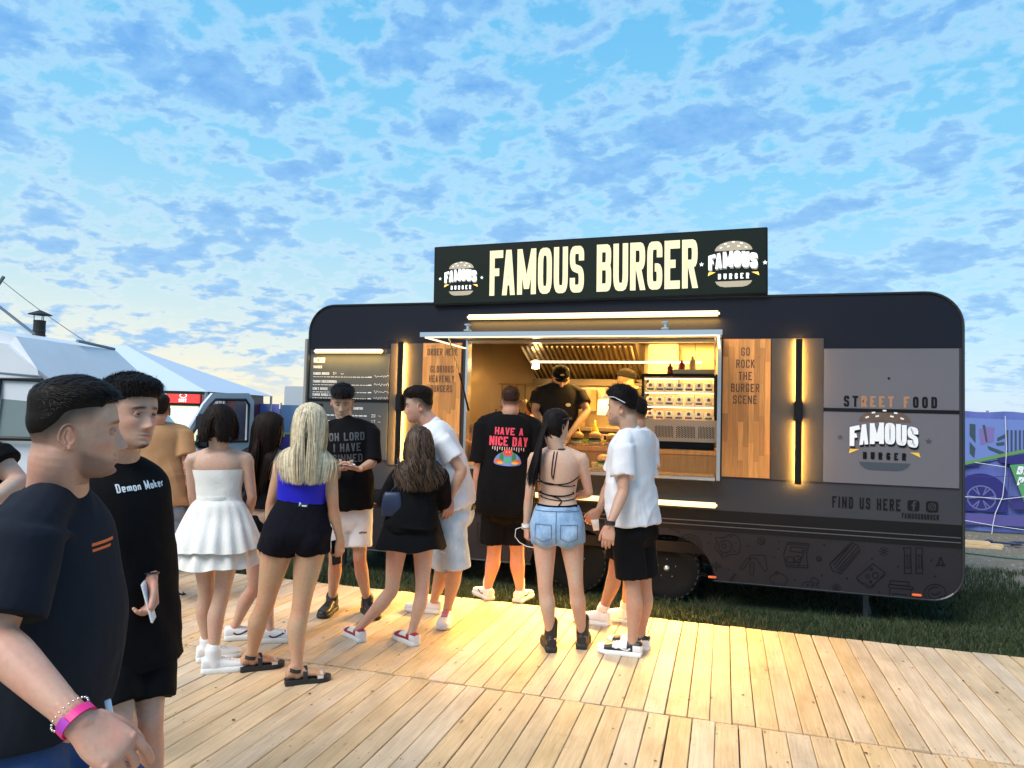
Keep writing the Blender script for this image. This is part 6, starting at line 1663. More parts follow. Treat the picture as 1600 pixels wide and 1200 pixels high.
        for q_ in range(n):
            t = (pts[min(q_+1, n-1)]-pts[max(q_-1, 0)]).normalized(); lat = nrms[q_].cross(t)
            lat = lat.normalized() if lat.length > 1e-4 else t.orthogonal().normalized()
            u = q_/(n-1); ww = w0*(1 if u < .8 else 1-.8*(u-.8)/.2); off = Vector((0, 0, 0))
            if wave: off = lat*wave*math.sin(q_*stp*wfreq+ph)*smooth_s(u*2)+nrms[q_]*wave*.6*math.cos(q_*stp*wfreq+ph)*smooth_s(u*2)
            c = pts[q_]+off; S_.v.append(tuple(c-lat*ww)); S_.v.append(tuple(c+nrms[q_]*ww*.35)); S_.v.append(tuple(c+lat*ww))
        for q_ in range(n-1):
            a = b0+q_*3; S_.f += [(a, a+1, a+4, a+3), (a+1, a+2, a+5, a+4)]
    s_ = wmk(I, 'strands', (S_.v, S_.f), h.get('smat') or m, cap); s_['kind'] = 'stuff'
    return cap
def smooth_s(x): x = max(0, min(1, x)); return x*x*(3-2*x)

# ---- garments -------------------------------------------------
def tee(I, m, name='tshirt', hem=-.16, ease=.016, hemw=1.0, sleeve=.62, sr=.078, drop=0.0, vox=.009, folds=.0075, seed=1, neck=1.0, sleeves='LR', top=None, long=False, fits=1.0, collar=True):
    sp, r, f, ring = I['sp'], I['r'], I['f'], I['ring']; k = I['k']; mb = MB(); RG = I['RG']
    rg = []
    for (t, rx, ry, yo) in RG:
        if t < hem-.001: continue
        e_ = ease+(.012 if t < .6 else 0)*fits
        c, l, fr, a, b_ = ring(t, rx, ry, yo, e_)
        if t < .72: # cloth hangs from chest and shoulder blades
            c2, _, _, a2, b2 = ring(.72, *[q for q in RG if q[0] in (.70, .72)][0][1:], e_)
            wgt = smooth_s((.72-t)/.5)*fits; a = max(a, a*(1-wgt)+a2*hemw*wgt); b_ = max(b_, b_*(1-wgt)+b2*.98*hemw*wgt)
        if t > .9: a = a*(1 if t < 1 else .95); 
        rg.append((c, l, fr, a, b_))
    # hem ring
    c, l, fr, a, b_ = rg[0]; t0 = [q for q in RG if q[0] >= hem-.001][0][0]
    hc_ = sp(hem)+f*(-.004); rg = [(hc_, l, fr, a*1.0*hemw**.0, b_)]+rg
    rg = [(hc_-I['up']*.004, l, fr, a*.96, b_*.96)]+rg
    rg = [(c_, l_, f_, a_+(.012 if i_ < 5 else 0), b_2+(.014 if i_ < 5 else 0)) for i_, (c_, l_, f_, a_, b_2) in enumerate(rg)]
    if hem < .02:
        for s2_ in (-1, 1): mb.ball(tuple(sp(-.02)+r*s2_*.070*k*I['wid']-f*.046*I['dep']*k), (.085*k*I['wid']+ease+.008, .085*k+ease+.012, .080*k), 14, 9)
    loft(mb, rg, 32, 3, 2.2)
    nr = I['neckr']*neck
    limb(mb, [(sp(.90), nr*1.5), (sp(.985), nr*1.22)], 16, 2)
    for s_ in 'LR':
        sh, el, wr = I['ARM'][s_]; ra = I['ra']
        limb(mb, [(I['nek']-I['up']*.010-f*.002, .045*ra+ease*.6), (I['nek'].lerp(sh, .45)+Vector((0, 0, .010*k)), .046*ra+ease*.7), (sh, .052*ra+ease*.8)], 12, 3)
        if s_ not in sleeves: continue
        if long:
            limb(mb, [(sh, .056*ra+ease), (sh.lerp(el, .5), .050*ra+ease*1.1), (el, .042*ra+ease*1.1), (el.lerp(wr, .5), .038*ra+ease), (el.lerp(wr, .95), .030*ra+ease*.9)], 14, 4)
        else:
            e_ = sh.lerp(el, sleeve) if sleeve <= 1 else el.lerp(wr, sleeve-1)
            A = (e_-sh).normalized(); u = A.orthogonal().normalized(); w = A.cross(u)
            dn = Vector((0, 0, -1)); dn = (dn-A*dn.dot(A)); 
            rr_ = [(sh.lerp(sp(.86), .45), u, w, .060*ra+ease, .060*ra+ease), (sh, u, w, .060*ra+ease, .060*ra+ease), (sh.lerp(e_, .4)+dn*.006, u, w, (.060*ra+ease+sr)*.5, (.060*ra+ease+sr)*.5), (e_+dn*.010, u, w, sr, sr), (e_+A*.003+dn*.010, u, w, sr*.95, sr*.95)]
            loft(mb, rr_, 20, 3)
    v, fc = remesh(mb, vox, 5)
    n = normals(v, fc)
    q = (v-np.array(I['O']))
    f1_ = cheapnoise(q, (22, 22, 9), seed, 4); f2_ = cheapnoise(q, (14, 14, 26), seed+9, 4)
    fold = (1-np.abs(f1_))*.75-.35+(1-np.abs(f2_))*.35-.15+cheapnoise(q, (11, 11, 14), seed+3)*.35+cheapnoise(q, (50, 50, 26), seed+5)*.15
    hgt = (v-np.array(I['pel']))@np.array(I['up']); top_ = np.clip(1-(hgt/I['k']-.30)/.25, .25, 1)
    v = v+n*(fold*folds*top_)[:, None]
    o = wmk(I, name, (v, fc), m)
    I['shirt_bvh'] = BVHTree.FromPolygons([tuple(p) for p in v], fc)
    if collar:
        mb = MB(); c = sp(.985); pts = []; nr2 = nr*1.16
        for i in range(25):
            a = 2*math.pi*i/24; p = c+r*nr2*1.06*math.cos(a)+f*nr2*1.02*math.sin(a)-I['up']*(.012+.018*math.sin(a)-.004*abs(math.cos(a))); pts.append(p)
        mb.tube(pts, .0065, 6, cap=False); wmk(I, 'collar', mb.vf, m, o)
    return o
def shorts(I, m, name='shorts', top=.20, frac=.75, r0=.100, r1=.100, ease=.010, vox=.009, folds=.004, seed=2, tight=0.0, flare=1.0):
    mb = MB(); ring, RG, k = I['ring'], I['RG'], I['k']; rg = []
    for (t, rx, ry, yo) in RG:
        if t < -.25 or t > top+.01: continue
        rg.append(ring(t, rx, ry, yo, ease))
    # interpolate the waist edge
    ts = [q[0] for q in RG]; q = [np.interp(top, ts, [x[i] for x in RG]) for i in (1, 2, 3)]
    rg.append(ring(top, q[0], q[1], q[2], ease*.8))
    loft(mb, rg, 28, 3, 2.2)
    for s_ in (-1, 1): mb.ball(tuple(I['sp'](-.06)+I['r']*s_*.075*k*I['wid']-I['f']*.050*I['dep']*k), (.085*k*I['wid']+ease*.7, .085*k+ease*.7, .095*k+ease*.7), 14, 9)
    for s_, (hj, kn, an, hl, fy) in I['LEG'].items():
        e_ = hj.lerp(kn, frac) if frac <= 1 else kn.lerp(an, frac-1)
        A = (e_-hj).normalized(); u = (I['rr']-A*I['rr'].dot(A)).normalized(); w = A.cross(u)
        mdl = hj.lerp(kn, min(frac*.5, .5))
        R_ = I['rl']
        rings = [(hj+A*-.04, u, w, r0*R_, r0*R_), (hj.lerp(mdl, .5), u, w, r0*R_, r0*R_), (mdl, u, w, (r0+r1)*.5*R_, (r0+r1)*.5*R_)]
        if frac > 1: rings.append((kn, u, w, r1*1.02*R_, r1*1.02*R_))
        rings += [(e_, u, w, r1*R_*flare, r1*R_*flare), (e_+A*.003, u, w, r1*R_*flare*.96, r1*R_*flare*.96)]
        loft(mb, rings, 20, 3)
    v, fc = remesh(mb, vox, 4); n = normals(v, fc); q = v-np.array(I['O'])
    v = v+n*((cheapnoise(q, (20, 20, 9), seed)*.6+cheapnoise(q, (38, 38, 26), seed+1)*.3)*folds)[:, None]
    o = wmk(I, name, (v, fc), m); I['shorts_bvh'] = BVHTree.FromPolygons([tuple(p) for p in v], fc); return o
def skirt(I, m, name, t0, z1, r0, r1, pleat=0.0, npl=18, nz=14, seed=1, parent=None, yoff=0.0, power=1.0, d1=None, shift=(0, 0)):
    """open flared cloth: from spine parameter t0 down to height z1"""
    c0 = I['sp'](t0); mb = MB(); n = 96; rnd = random.Random(seed); ph = [rnd.uniform(0, 6.28) for _ in range(4)]
    c1 = Vector((I['pel'].x, I['pel'].y, z1))+HR*shift[0]+HF*shift[1]; rr, ff = I['rr'], I['ff']
    for j in range(nz+1):
        u = j/nz; c = c0.lerp(c1, u)
        for i in range(n):
            a = 2*math.pi*i/n; hip = .028*math.exp(-((u-.35)/.25)**2)
            R1 = r0[0]+(r1[0]-r0[0])*u**power; R2 = r0[1]+(r1[1]-r0[1])*u**power
            pl = pleat*u*(math.sin(a*npl+ph[0]+.6*math.sin(a*3+ph[1]))+.5*math.sin(a*(npl//2)+ph[2]))
            p = c+rr*((R1+pl)*math.cos(a))+ff*((R2+pl)*math.sin(a)-(hip*(math.sin(a) < 0)*-math.sin(a)*-1))
            p.z += .006*math.sin(a*5+ph[3])*u+.004*math.sin(a*npl+ph[0])*u
            mb.v.append(p[:])
    for j in range(nz):
        for i in range(n): i2 = (i+1) % n; mb.f.append((j*n+i, (j+1)*n+i, (j+1)*n+i2, j*n+i2))
    o = wmk(I, name, mb.vf, m, parent); return o
def band(I, m, name, t0, t1, ease=.006, seed=3, parent=None, folds=.0015, e=2.25):
    """a close fitting tube of cloth round the trunk between two spine parameters"""
    mb = MB(); RG = I['RG']; ts = [q[0] for q in RG]; nn = 10; n = 72
    for j in range(nn+1):
        t = t0+(t1-t0)*j/nn; q = [np.interp(t, ts, [x[i] for x in RG]) for i in (1, 2, 3)]
        c, l, f, a, b_ = I['ring'](t, q[0], q[1], q[2], ease)
        bust = .038*math.exp(-((t-.70)/.10)**2)*I['fem']; glute = .040*math.exp(-((t+.06)/.16)**2)
        for i in range(n):
            an = 2*math.pi*i/n; ct, st = math.cos(an), math.sin(an)
            x = math.copysign(abs(ct)**(2/e), ct)*(a+.004); y = math.copysign(abs(st)**(2/e), st)*(b_+.004)
            if st > 0: y += bust*st**.7
            else: y -= glute*(-st)
            mb.v.append((c+l*x+f*y)[:])
    for j in range(nn):
        for i in range(n): i2 = (i+1) % n; mb.f.append((j*n+i, j*n+i2, (j+1)*n+i2, (j+1)*n+i))
    v = np.array(mb.v); v = v+normals(v, mb.f)*(cheapnoise(v, (20, 20, 40), seed)*folds)[:, None]
    return wmk(I, name, (v, mb.f), m, parent)
def trainers(I, up_m, sole_m, L_=.285, w=.049, htop=.09, high=0.0, sock=None, sockh=.0, lace=None, toe=None, mark=None, heel_m=None, soleh=.030, pitch={}, lace_m=None):
    for s_, (hj, kn, an, hl, fy) in I['LEG'].items():
        k = I['k']; up, so, (h_, f, r, z) = shoe_vf(hl, fy, L_*k, w*k, htop*k, pitch.get(s_, 0), soleh)
        if high: limb(up, [(hl+f*.075*k+z*.05, .044*k), (an+z*.0+f*.004, .045*k), (an+z*high, .048*k)], 16, 3)
        v, fc = remesh(up, .005, 2, .4)
        o = wmk(I, 'shoe', (v, fc), up_m); wmk(I, 'sole', so, sole_m, o)
        bv = BVHTree.FromPolygons([tuple(p) for p in v], fc)
        lm = lace_m or mat('white_lace', (.8, .8, .8), .7)
        mb = MB()
        for i in range(5):
            y = (.36+.065*i)*L_*k; c = h_+f*y; pts = []
            for j in range(7):
                x = (-.024+.008*j)*k; p = c+r*x+z*.3; ht = bv.ray_cast(p, -z, .4)[0]
                if ht: pts.append(ht+z*.003)
            if len(pts) > 2: mb.tube(pts, .0032, 5)
        if mb.v: wmk(I, 'laces', mb.vf, lm, o)
        if mark:
            fl = Flat(); fl.line([(-.055, .008), (-.035, -.006), (-.01, -.004), (.05, .026)], .011, sub=.008) if True else None
            for sd in (-1, 1):
                O_ = h_+f*.40*L_*k+z*.048*k+r*sd*.0
                fl2 = Flat(); fl2.v = [(a*sd*1.0, b_, c) for a, b_, c in fl.v]; fl2.f = fl.f
                vv = project(fl2, O_, f*sd if sd > 0 else f*sd, z, bv, .002)
                # keep on the outer side
                wmk(I, 'side_stripe', vv, mark, o)
        if toe: # overlay panels at toe and heel
            mb = MB(); sel = []
            rel = (v-np.array(h_)); yy = rel@np.array(f)/(L_*k); zz = rel@np.array(z)
            n = normals(v, fc); vo = v+n*.0022
            keepf = [q for q in fc if (lambda c_: (c_[0] > .80 and c_[1] < .075) or (c_[0] < .16 and c_[1] < .075) or (.30 < c_[0] < .62 and c_[1] > (.052 if c_[0] < .5 else .05)))((yy[list(q)].mean(), zz[list(q)].mean()))]
            if keepf: wmk(I, 'overlay', (vo, keepf), toe, o)
        if sock:
            mb = MB(); limb(mb, [(an-z*.03, .041*k), (an+z*.02, .040*k), (an+z*sockh*.5, .041*k), (an+(kn-an).normalized()*sockh, .044*k)], 16, 3); wmk(I, 'sock', mb.vf, sock)
def ring_on(I, c, axis, rad, th, m, name, w=None, n=24, parent=None):
    """bracelet, watch strap, choker"""
    A = Vector(axis).normalized(); u = A.orthogonal().normalized(); v = A.cross(u); mb = MB(); w = w or th
    rx, ry = rad if isinstance(rad, tuple) else (rad, rad)
    prof = [(-w/2, 0), (-w/2, th), (w/2, th), (w/2, 0)]
    for i in range(n):
        a = 2*math.pi*i/n
        for pw, pt in prof: mb.v.append((c+u*(rx+pt)*math.cos(a)+v*(ry+pt)*math.sin(a)+A*pw)[:])
    for i in range(n):
        i2 = (i+1) % n
        for j in range(4): j2 = (j+1) % 4; mb.f.append((i*4+j, i2*4+j, i2*4+j2, i*4+j2))
    return wmk(I, name, mb.vf, m, parent, False)
# ============================================================ who stands where
BLK = fabric('black_cotton', (.0045, .0045, .0055), bump=.3); NAVYT = fabric('ink_cotton', (.014, .017, .025))
WHT = fabric('white_cotton', (.64, .64, .67), bump=.2); TAN = fabric('tan_cotton', (.46, .24, .11))
m_wl = mat('shoe_white', (.72, .72, .72), .5); m_sw = mat('sole_white', (.70, .70, .68), .6); m_bs = mat('shoe_black', (.012, .012, .013), .45); m_sb = mat('sole_black', (.015, .015, .015), .6)
m_red = mat('shoe_red', (.33, .012, .03), .5); m_sock = fabric('white_sock', (.74, .74, .74)); m_redl = mat('red_lace', (.65, .02, .05), .6)
def denim(name, col, light, wear=.5):
    m = fabric(name, col, .9, var=.05); t = m.node_tree; b = t.nodes['Principled BSDF']
    N = t.nodes.new; L = t.links.new
    tc_ = N('ShaderNodeTexCoord'); n1 = N('ShaderNodeTexNoise'); n1.inputs['Scale'].default_value = 7; n1.inputs['Detail'].default_value = 8; n1.inputs['Roughness'].default_value = .62; L(tc_.outputs['Object'], n1.inputs['Vector'])
    mp = N('ShaderNodeMapping'); mp.inputs[3].default_value = (260, 260, 20); L(tc_.outputs['Object'], mp.inputs[0]); n2 = N('ShaderNodeTexNoise'); n2.inputs['Scale'].default_value = 1; L(mp.outputs[0], n2.inputs['Vector'])
    ad = N('ShaderNodeMath'); ad.operation = 'MULTIPLY_ADD'; ad.inputs[1].default_value = .35; L(n2.outputs[0], ad.inputs[0]); L(n1.outputs[0], ad.inputs[2])
    rp = N('ShaderNodeValToRGB'); rp.color_ramp.elements[0].position = .5; rp.color_ramp.elements[0].color = (*col, 1); rp.color_ramp.elements[1].position = .5+.6*(1-wear)+.12; rp.color_ramp.elements[1].color = (*light, 1)
    L(ad.outputs[0], rp.inputs[0]); L(rp.outputs[0], b.inputs['Base Color']); return m
DEN_B = denim('blue_denim', (.12, .235, .42), (.38, .52, .68)); DEN_L = denim('pale_denim', (.36, .46, .56), (.66, .72, .76)); DEN_G = denim('grey_denim', (.13, .16, .22), (.30, .34, .42)); DEN_N = denim('navy_denim', (.022, .05, .15), (.040, .078, .18), .4)
DEN_W = fabric('white_denim', (.74, .73, .74)); BLKD = fabric('black_denim', (.005, .005, .009), bump=.35)
m_pink = mat('pink_band', (.75, .02, .22), .5); m_purp = mat('purple_band', (.38, .04, .42), .5); m_silver = mat('silver_chain', (.75, .74, .72), .25, .9); m_watchw = mat('white_strap', (.75, .75, .73), .5)
SK_A = (.48, .28, .195); SK_B = (.54, .335, .245); SK_C = (.40, .22, .14); SK_R = (.52, .275, .19)
BLON = (.60, .50, .34); DARK = (.020, .011, .008); VDK = (.010, .0075, .007)
def fray(I, bvh_name, m, z0, n=160, seed=1, ln=.018):
    rnd = random.Random(seed); mb = MB()
    for s_, (hj, kn, an, hl, fy) in I['LEG'].items(): pass

# 5 woman in the white dress -----------------------------------
I = add_person(dict(label='woman in a tiered white strapless dress and white high tops, dark bob, back turned', D=depth(ground(340, 1045)), sex='f', H=1.62, yaw=-10, pel=(341, 822), nek=(343, 706), head=(343, 664), hyaw=-4, skin=SK_B,
    shw=.160, armL=((301, 775, .02), (315, 828, .20)), armR=((394, 778, .04), (380, 828, .22)), handL=dict(curl=.5), handR=dict(curl=.5), legL=((322, 925, .06), (308, 1034), 62), legR=((346, 930, -.04), (316, 1052), 68), rl=.92, ra=.92,
    hair=dict(kind='long', col=DARK, len=.30, n=2000, thick=.020, seed=5, w=.003, endz=1.385, wave=.009, wfreq=38, vol=.03)))
DRW = fabric('white_ribbed_cloth', (.76, .74, .70), bump=.35, bscale=90)
b_ = band(I, DRW, 'dress', .34, .77, .006, folds=.002)
skirt(I, DRW, 'skirt_tier', .36, .735, (.128, .108), (.262, .235), .011, 17, 16, 3, b_, power=.70)
skirt(I, DRW, 'skirt_tier', .20, .635, (.135, .112), (.252, .222), .012, 15, 14, 6, b_, power=.72)
ring_on(I, I['sp'](.37), I['up'], (.122, .094), .004, DRW, 'waist_seam', .035, parent=b_, n=40)
trainers(I, m_wl, m_sw, L_=.27, w=.046, htop=.085, high=.055)
# 6 woman in black dress behind the blonde
I = add_person(dict(label='woman in short black dress, long brown hair, face turned right, behind the blonde', D=depth(ground(392, 1004)), sex='f', H=1.60, yaw=18, pel=(413, 800), nek=(418, 706), head=(421, 672), hyaw=60, skin=SK_B,
    armL=((403, 775, -.05), (404, 820, .0)), armR=((440, 775, .1), (440, 820, .15)), legL=((398, 918, .0), (352, 1000), 70), legR=((418, 915, .05), (408, 1004), 75), rl=.92, ra=.92,
    hair=dict(kind='long', col=(.028, .014, .009), len=.50, n=2600, thick=.018, seed=6, w=.0022, swing=(-.5, 0), gather=.2)))
b_ = band(I, BLK, 'dress', .1, .78, .008); skirt(I, BLK, 'skirt_panel', .25, .78, (.150, .115), (.185, .16), .004, 9, 10, 3, b_)
trainers(I, m_wl, mat('sole_offwhite', (.62, .62, .60), .6), L_=.275, w=.047, htop=.085, mark=mat('blue_black_mark', (.02, .025, .07), .5), soleh=.032)
# 7 blonde ----------------------------------------------------
I = add_person(dict(label='woman with long blonde hair, cobalt blue strappy top, black shorts and sandals', D=depth(ground(410, 1062)), sex='f', H=1.70, yaw=-10, pel=(464, 832), nek=(482, 703), head=(484, 665), hyaw=-8, hpitch=2, skin=(.50, .295, .18), w=1.04, thigh=1.06,
    shw=.172, shl=(441, 728, 0), shr=(514, 730, 0), armL=((424, 786, .02), (422, 838, .05)), armR=((521, 795, .02), (531, 842, .05)), handL=dict(d=(.0, .1, -1), n=(.4, .8, 0), curl=.22, spread=.2), handR=dict(d=(.0, .12, -1), n=(-.8, .5, 0), curl=.5), barefoot=True,
    legL=((414, 945, .03), (376, 1049), 62), legR=((470, 950, .0), (446, 1070), 66),
    hair=dict(kind='long', col=BLON, len=.54, n=3800, thick=.020, seed=7, w=.0019, mat='blonde_hair', endz=1.165, gather=.45, vol=.012, sd=.28)))
BLU = fabric('cobalt_cloth', (.012, .010, .42), .5, bump=.1)
b_ = band(I, BLU, 'top', .38, .735, .007); 
for s_ in (-1, 1):
    mb = MB(); pts = []
    for t, x, y in ((.735, .090, -.092), (.80, .100, -.100), (.88, .108, -.090), (.95, .112, -.058), (.985, .11, -.01), (.93, .10, .06), (.8, .09, .095)):
        p = I['sp'](t)+I['r']*s_*x+I['f']*y; h_, n_, i_, d_ = I['bvh'].find_nearest(p); pts.append(h_+n_*.004)
    mb.tube(pts, .0042, 6); wmk(I, 'strap', mb.vf, BLU, b_)
sh_ = shorts(I, BLKD, 'denim_shorts', .42, .24, .114, .118, ease=.012, tight=1, seed=8, folds=.004, flare=1.03)
fl = Flat().poly([(-.028, -.014), (.028, -.014), (.028, .014), (-.028, .014)]); O_ = I['sp'](.37)+I['r']*.022; q = project(fl, O_, I['r'], I['up'], I['shorts_bvh'], .003); wmk(I, 'back_patch', q, mat('patch_dark', (.015, .03, .035), .5), sh_, False)
fl = Flat().line([(-.02, -.008), (-.02, .010), (-.012, .0)], .004).line([(-.006, -.007), (.02, -.006)], .007); q = project(fl, O_, I['r'], I['up'], I['shorts_bvh'], .005); wmk(I, 'patch_print', q, mat('patch_white', (.7, .7, .7), .6), sh_, False)
for s_, (hj, kn, an, hl, fy) in I['LEG'].items():
    B = basis(fy); f = B @ Vector((0, 1, 0)); r = B @ Vector((1, 0, 0)); mb = MB(); z = Vector((0, 0, 1))
    pl = [(-.02, .6), (.0, .8), (.15, .86), (.4, .82), (.65, 1.04), (.8, 1.08), (.93, .85), (1.0, .5), (1.03, .15)]; A = catmull([(a*.25, w*.043) for a, w in pl], 3)
    out = [(q_[1], q_[0]) for q_ in A]+[(-q_[1], q_[0]) for q_ in A[::-1]]; m = len(out)
    for zz, sc in ((0, .97), (.004, 1), (.026, 1.0), (.030, .97)): mb.v += [(hl+r*x*sc+f*y+z*zz)[:] for x, y in out]
    for j in range(3):
        for i in range(m): i2 = (i+1) % m; mb.f.append((j*m+i, j*m+i2, (j+1)*m+i2, (j+1)*m+i))
    mb.f.append(tuple(range(m))[::-1]); mb.f.append(tuple(3*m+i for i in range(m)))
    sd_ = wmk(I, 'sandal', mb.vf, m_sb, None, False)
    def strap(cy, hh, wd, rx=.042, nm='sandal_strap', mt=m_sb):
        q_ = MB(); n = 14
        for i in range(n+1):
            a = math.pi*i/n
            for e_ in (-wd/2, wd/2): q_.v.append((hl+f*(cy+e_)+r*rx*math.cos(a)+z*(.028+hh*math.sin(a)))[:])
        for i in range(n): q_.f.append((2*i, 2*i+1, 2*i+3, 2*i+2))
        wmk(I, nm, q_.vf, mt, sd_)
    strap(.190, .030, .034, .048, 'sandal_strap', mat('beige_strap', (.55, .48, .42), .6)); strap(.105, .068, .026, .041)
    ring_on(I, an+z*-.005-f*.006, z+f*.25, (.037, .041), .003, m_sb, 'ankle_strap', .020, parent=sd_)
w_, d_, n_, s1 = I['hand']['L']; ring_on(I, w_+d_*-.012, d_, .0265, .003, m_pink, 'wristband', .016)
ring_on(I, w_+d_*.01, d_, (.030, .024), .003, mat('magenta_band', (.45, .02, .2), .5), 'wristband', .010)
w_, d_, n_, s1 = I['hand']['R']
def phone(I, c, ex, ez, label, m=None, s=1.0, name='phone', h_=.145, w_=.072):
    ex = Vector(ex).normalized(); ez = Vector(ez); ez = (ez-ex*ez.dot(ex)).normalized(); ey = ez.cross(ex)
    mb = MB().box(-w_/2, w_/2, -.004, .004, -h_/2, h_/2, .003)
    o = mk(name, ([((ex*p[0]+ey*p[1]+ez*p[2])*s)[:] for p in mb.v], mb.f), m or mat('phone_black', (.01, .01, .012), .2), loc=c); tag(o, label, 'phone'); return o
phone(I, w_+d_*.085+n_*.030, HR*.5+HF*.85, Vector((.12, 0, -1)), 'black phone held low in the blonde woman\'s right hand')
# 8 man reading, OH LORD tee -----------------------------------
I = add_person(dict(label='man in black OH LORD print tee and ripped white shorts looking down at his hands', D=depth(ground(548, 964)), H=1.80, yaw=166, pel=(545, 800), nek=(541, 660), head=(535, 628), hyaw=170, hpitch=-17, skin=SK_A, w=.92, ra=.90, rl=.92, hs=.96,
    armL=((583, 722, -.04), (562, 733, -.24)), armR=((502, 722, -.02), (521, 733, -.24)), handL=dict(d=(-1, -.15, .12), n=(0, .1, 1), curl=.28), handR=dict(d=(1, -.1, .10), n=(0, .3, 1), curl=.32),
    legL=((562, 872, -.02), (570, 955), 150), legR=((524, 872, -.03), (522, 952), 186), hair=dict(kind='short', col=VDK, top=.030, side=.016, low=-.03, front=.046, quiff=.014, n=2200, len=.045, fade=.9, comb=(.1, 1, -.3), seed=8)))
o = tee(I, BLK, hem=.04, sleeve=.98, sr=.068, seed=8)
fl = Flat()
for i, s_ in enumerate(('OH LORD', 'I HAVE', 'SINNED')):
    w = textw(s_, .062, .52, .17, .14); fl.text(s_, -w/2, -i*.082, .062, .52, .17, .14, sub=.012)
q = project(fl, I['sp'](.80), I['r']*-1, I['up'], I['shirt_bvh'], .003); wmk(I, 'shirt_print', q, mat('grey_print', (.055, .055, .06), .6), o, False)
s_ = shorts(I, DEN_W, 'ripped_shorts', .08, .74, .106, .100, seed=9)
fl = Flat().line([(-.03, 0), (-.01, .006), (.03, -.002)], .012, sub=.01); q = project(fl, I['HJ']['L'].lerp(I['LEG']['L'][1], .42)+I['r']*-.02, I['r']*-1, I['up'], I['shorts_bvh'], .003); wmk(I, 'rip', q, mat('rip_dark', (.22, .12, .09), .8), s_, False)
trainers(I, m_bs, m_sb, L_=.285, w=.048, htop=.095, high=.035, soleh=.032, lace_m=m_bs)
c = (I['hand']['L'][0]+I['hand']['R'][0])/2
bill = mk('banknote', MB().add([(-.06, -.03, 0), (.0, -.035, .012), (.06, -.03, .004), (.065, .03, .01), (0, .03, .03), (-.06, .035, .006)], [(0, 1, 4, 5), (1, 2, 3, 4)]).vf, mat('paper_white', (.78, .76, .74), .8), loc=c+Vector((0, 0, .028))-HF*.03); tag(bill, 'crumpled white paper held in both hands of the man in the OH LORD tee', 'paper')
# 9 wavy hair woman in black ----------------------------------
I = add_person(dict(label='woman in black jacket and short black skirt with wavy brown hair, red and white trainers', D=depth(ground(607, 1006)), sex='f', H=1.60, yaw=-18, pel=(643, 822), nek=(656, 722), head=(655, 695), hyaw=-12, skin=SK_B, w=.94,
    shl=(628, 738, 0), shr=(688, 744, 0), armL=((601, 780, .1), (590, 778, .30)), armR=((694, 784, .1), (676, 800, .28)), handL=dict(curl=.5), handR=dict(curl=.5), legL=((612, 922, .0), (566, 1004), -38), legR=((660, 920, .0), (650, 1010), -42), rl=.93,
    hair=dict(kind='long', sd=.3, gather=.35, col=(.042, .024, .015), len=.44, n=2000, thick=.022, seed=9, wave=.016, wfreq=42, w=.0034, endz=1.06, smat=mat('streaked_hair', (.060, .037, .024), .5, island=.8, spec=.2))))
# lighter streaks among the hair
o = tee(I, BLK, 'jacket', hem=-.02, ease=.018, long=True, seed=12, fits=.6)
s_ = band(I, BLK, 'skirt', .02, .34, .014); skirt(I, BLK, 'skirt_panel', .16, .665, (.178, .135), (.245, .205), .003, 6, 14, 4, s_)
trainers(I, m_red, m_sw, L_=.265, w=.045, htop=.078, toe=m_wl, lace_m=mat('white_lace'))
hb = root('handbag', I['P'](613, 786, -.10), 'small dark blue shoulder bag hanging at the left side of the woman in black', 'handbag')
mb = MB(); loft(mb, [(Vector((0, 0, zz)), HR, HF, a, b_) for zz, a, b_ in ((-.085, .05, .02), (-.08, .068, .032), (0, .070, .036), (.06, .060, .026), (.075, .05, .012))], 20, 3, 3.5); mk('bag_body', mb.vf, mat('navy_leather', (.012, .022, .06), .45), hb, True)
top_ = I['SH']['L']+Vector((0, 0, .055))-hb.location+HR*.02; mk('bag_strap', MB().tube([Vector((-.03, 0, .06)), top_*.5+Vector((0, 0, 0))-HF*.03, top_-HF*.03, top_+HF*.02, Vector((.0, .07, .3)), Vector((.03, .03, .06))], .006, 6).vf, mat('navy_leather'), hb, True)
# 10 leaning man ----------------------------------------------
I = add_person(dict(label='man in white tee and pale ripped denim shorts leaning forward in left profile, moustache', D=depth(ground(700, 985)), H=1.80, yaw=-80, pel=(709, 800), nek=(676, 664), head=(655, 634), hyaw=-92, hpitch=-6, skin=SK_A, w=.98, bow=-.045, mous=.9, beard=.12,
    shl=(690, 690, -.16), shr=(668, 682, .2), armL=((722, 735, -.20), (703, 778, -.22)), armR=((655, 740, .2), (650, 780, .1)), handL=dict(d=(-.1, -.1, -1), n=(-.3, .9, 0), curl=.28), legL=((712, 885, -.08), (700, 968), 184), legR=((690, 885, .1), (688, 958), -78),
    hair=dict(kind='short', col=(.02, .012, .009), top=.030, side=.004, low=-.02, sidez=.040, front=.060, fade=.93, quiff=.010, n=2200, len=.032, comb=(0, 1, .1), seed=10)))
o = tee(I, WHT, hem=.05, sleeve=.62, sr=.082, folds=.011, seed=21, hemw=1.02, vox=.0085)
s_ = shorts(I, DEN_L, 'denim_shorts', .10, 1.02, .104, .104, seed=22, folds=.006)
ring_on(I, I['sp'](.0), I['up'], (.168, .122), .004, m_black, 'belt', .03)
for (px, py, w) in ((684, 832, .02), (689, 870, .02), (680, 803, .03)):
    fl = Flat().line([(-w, 0), (0, .005), (w, -.003)], .014, sub=.01); q = project(fl, I['P'](px, py, -.3), HR, Vector((0, 0, 1)), I['shorts_bvh'], .003); wmk(I, 'rip', q, mat('rip_thread', (.78, .78, .78), .8), s_, False)
trainers(I, m_wl, m_sw, L_=.30, w=.051, htop=.088, lace_m=m_redl)
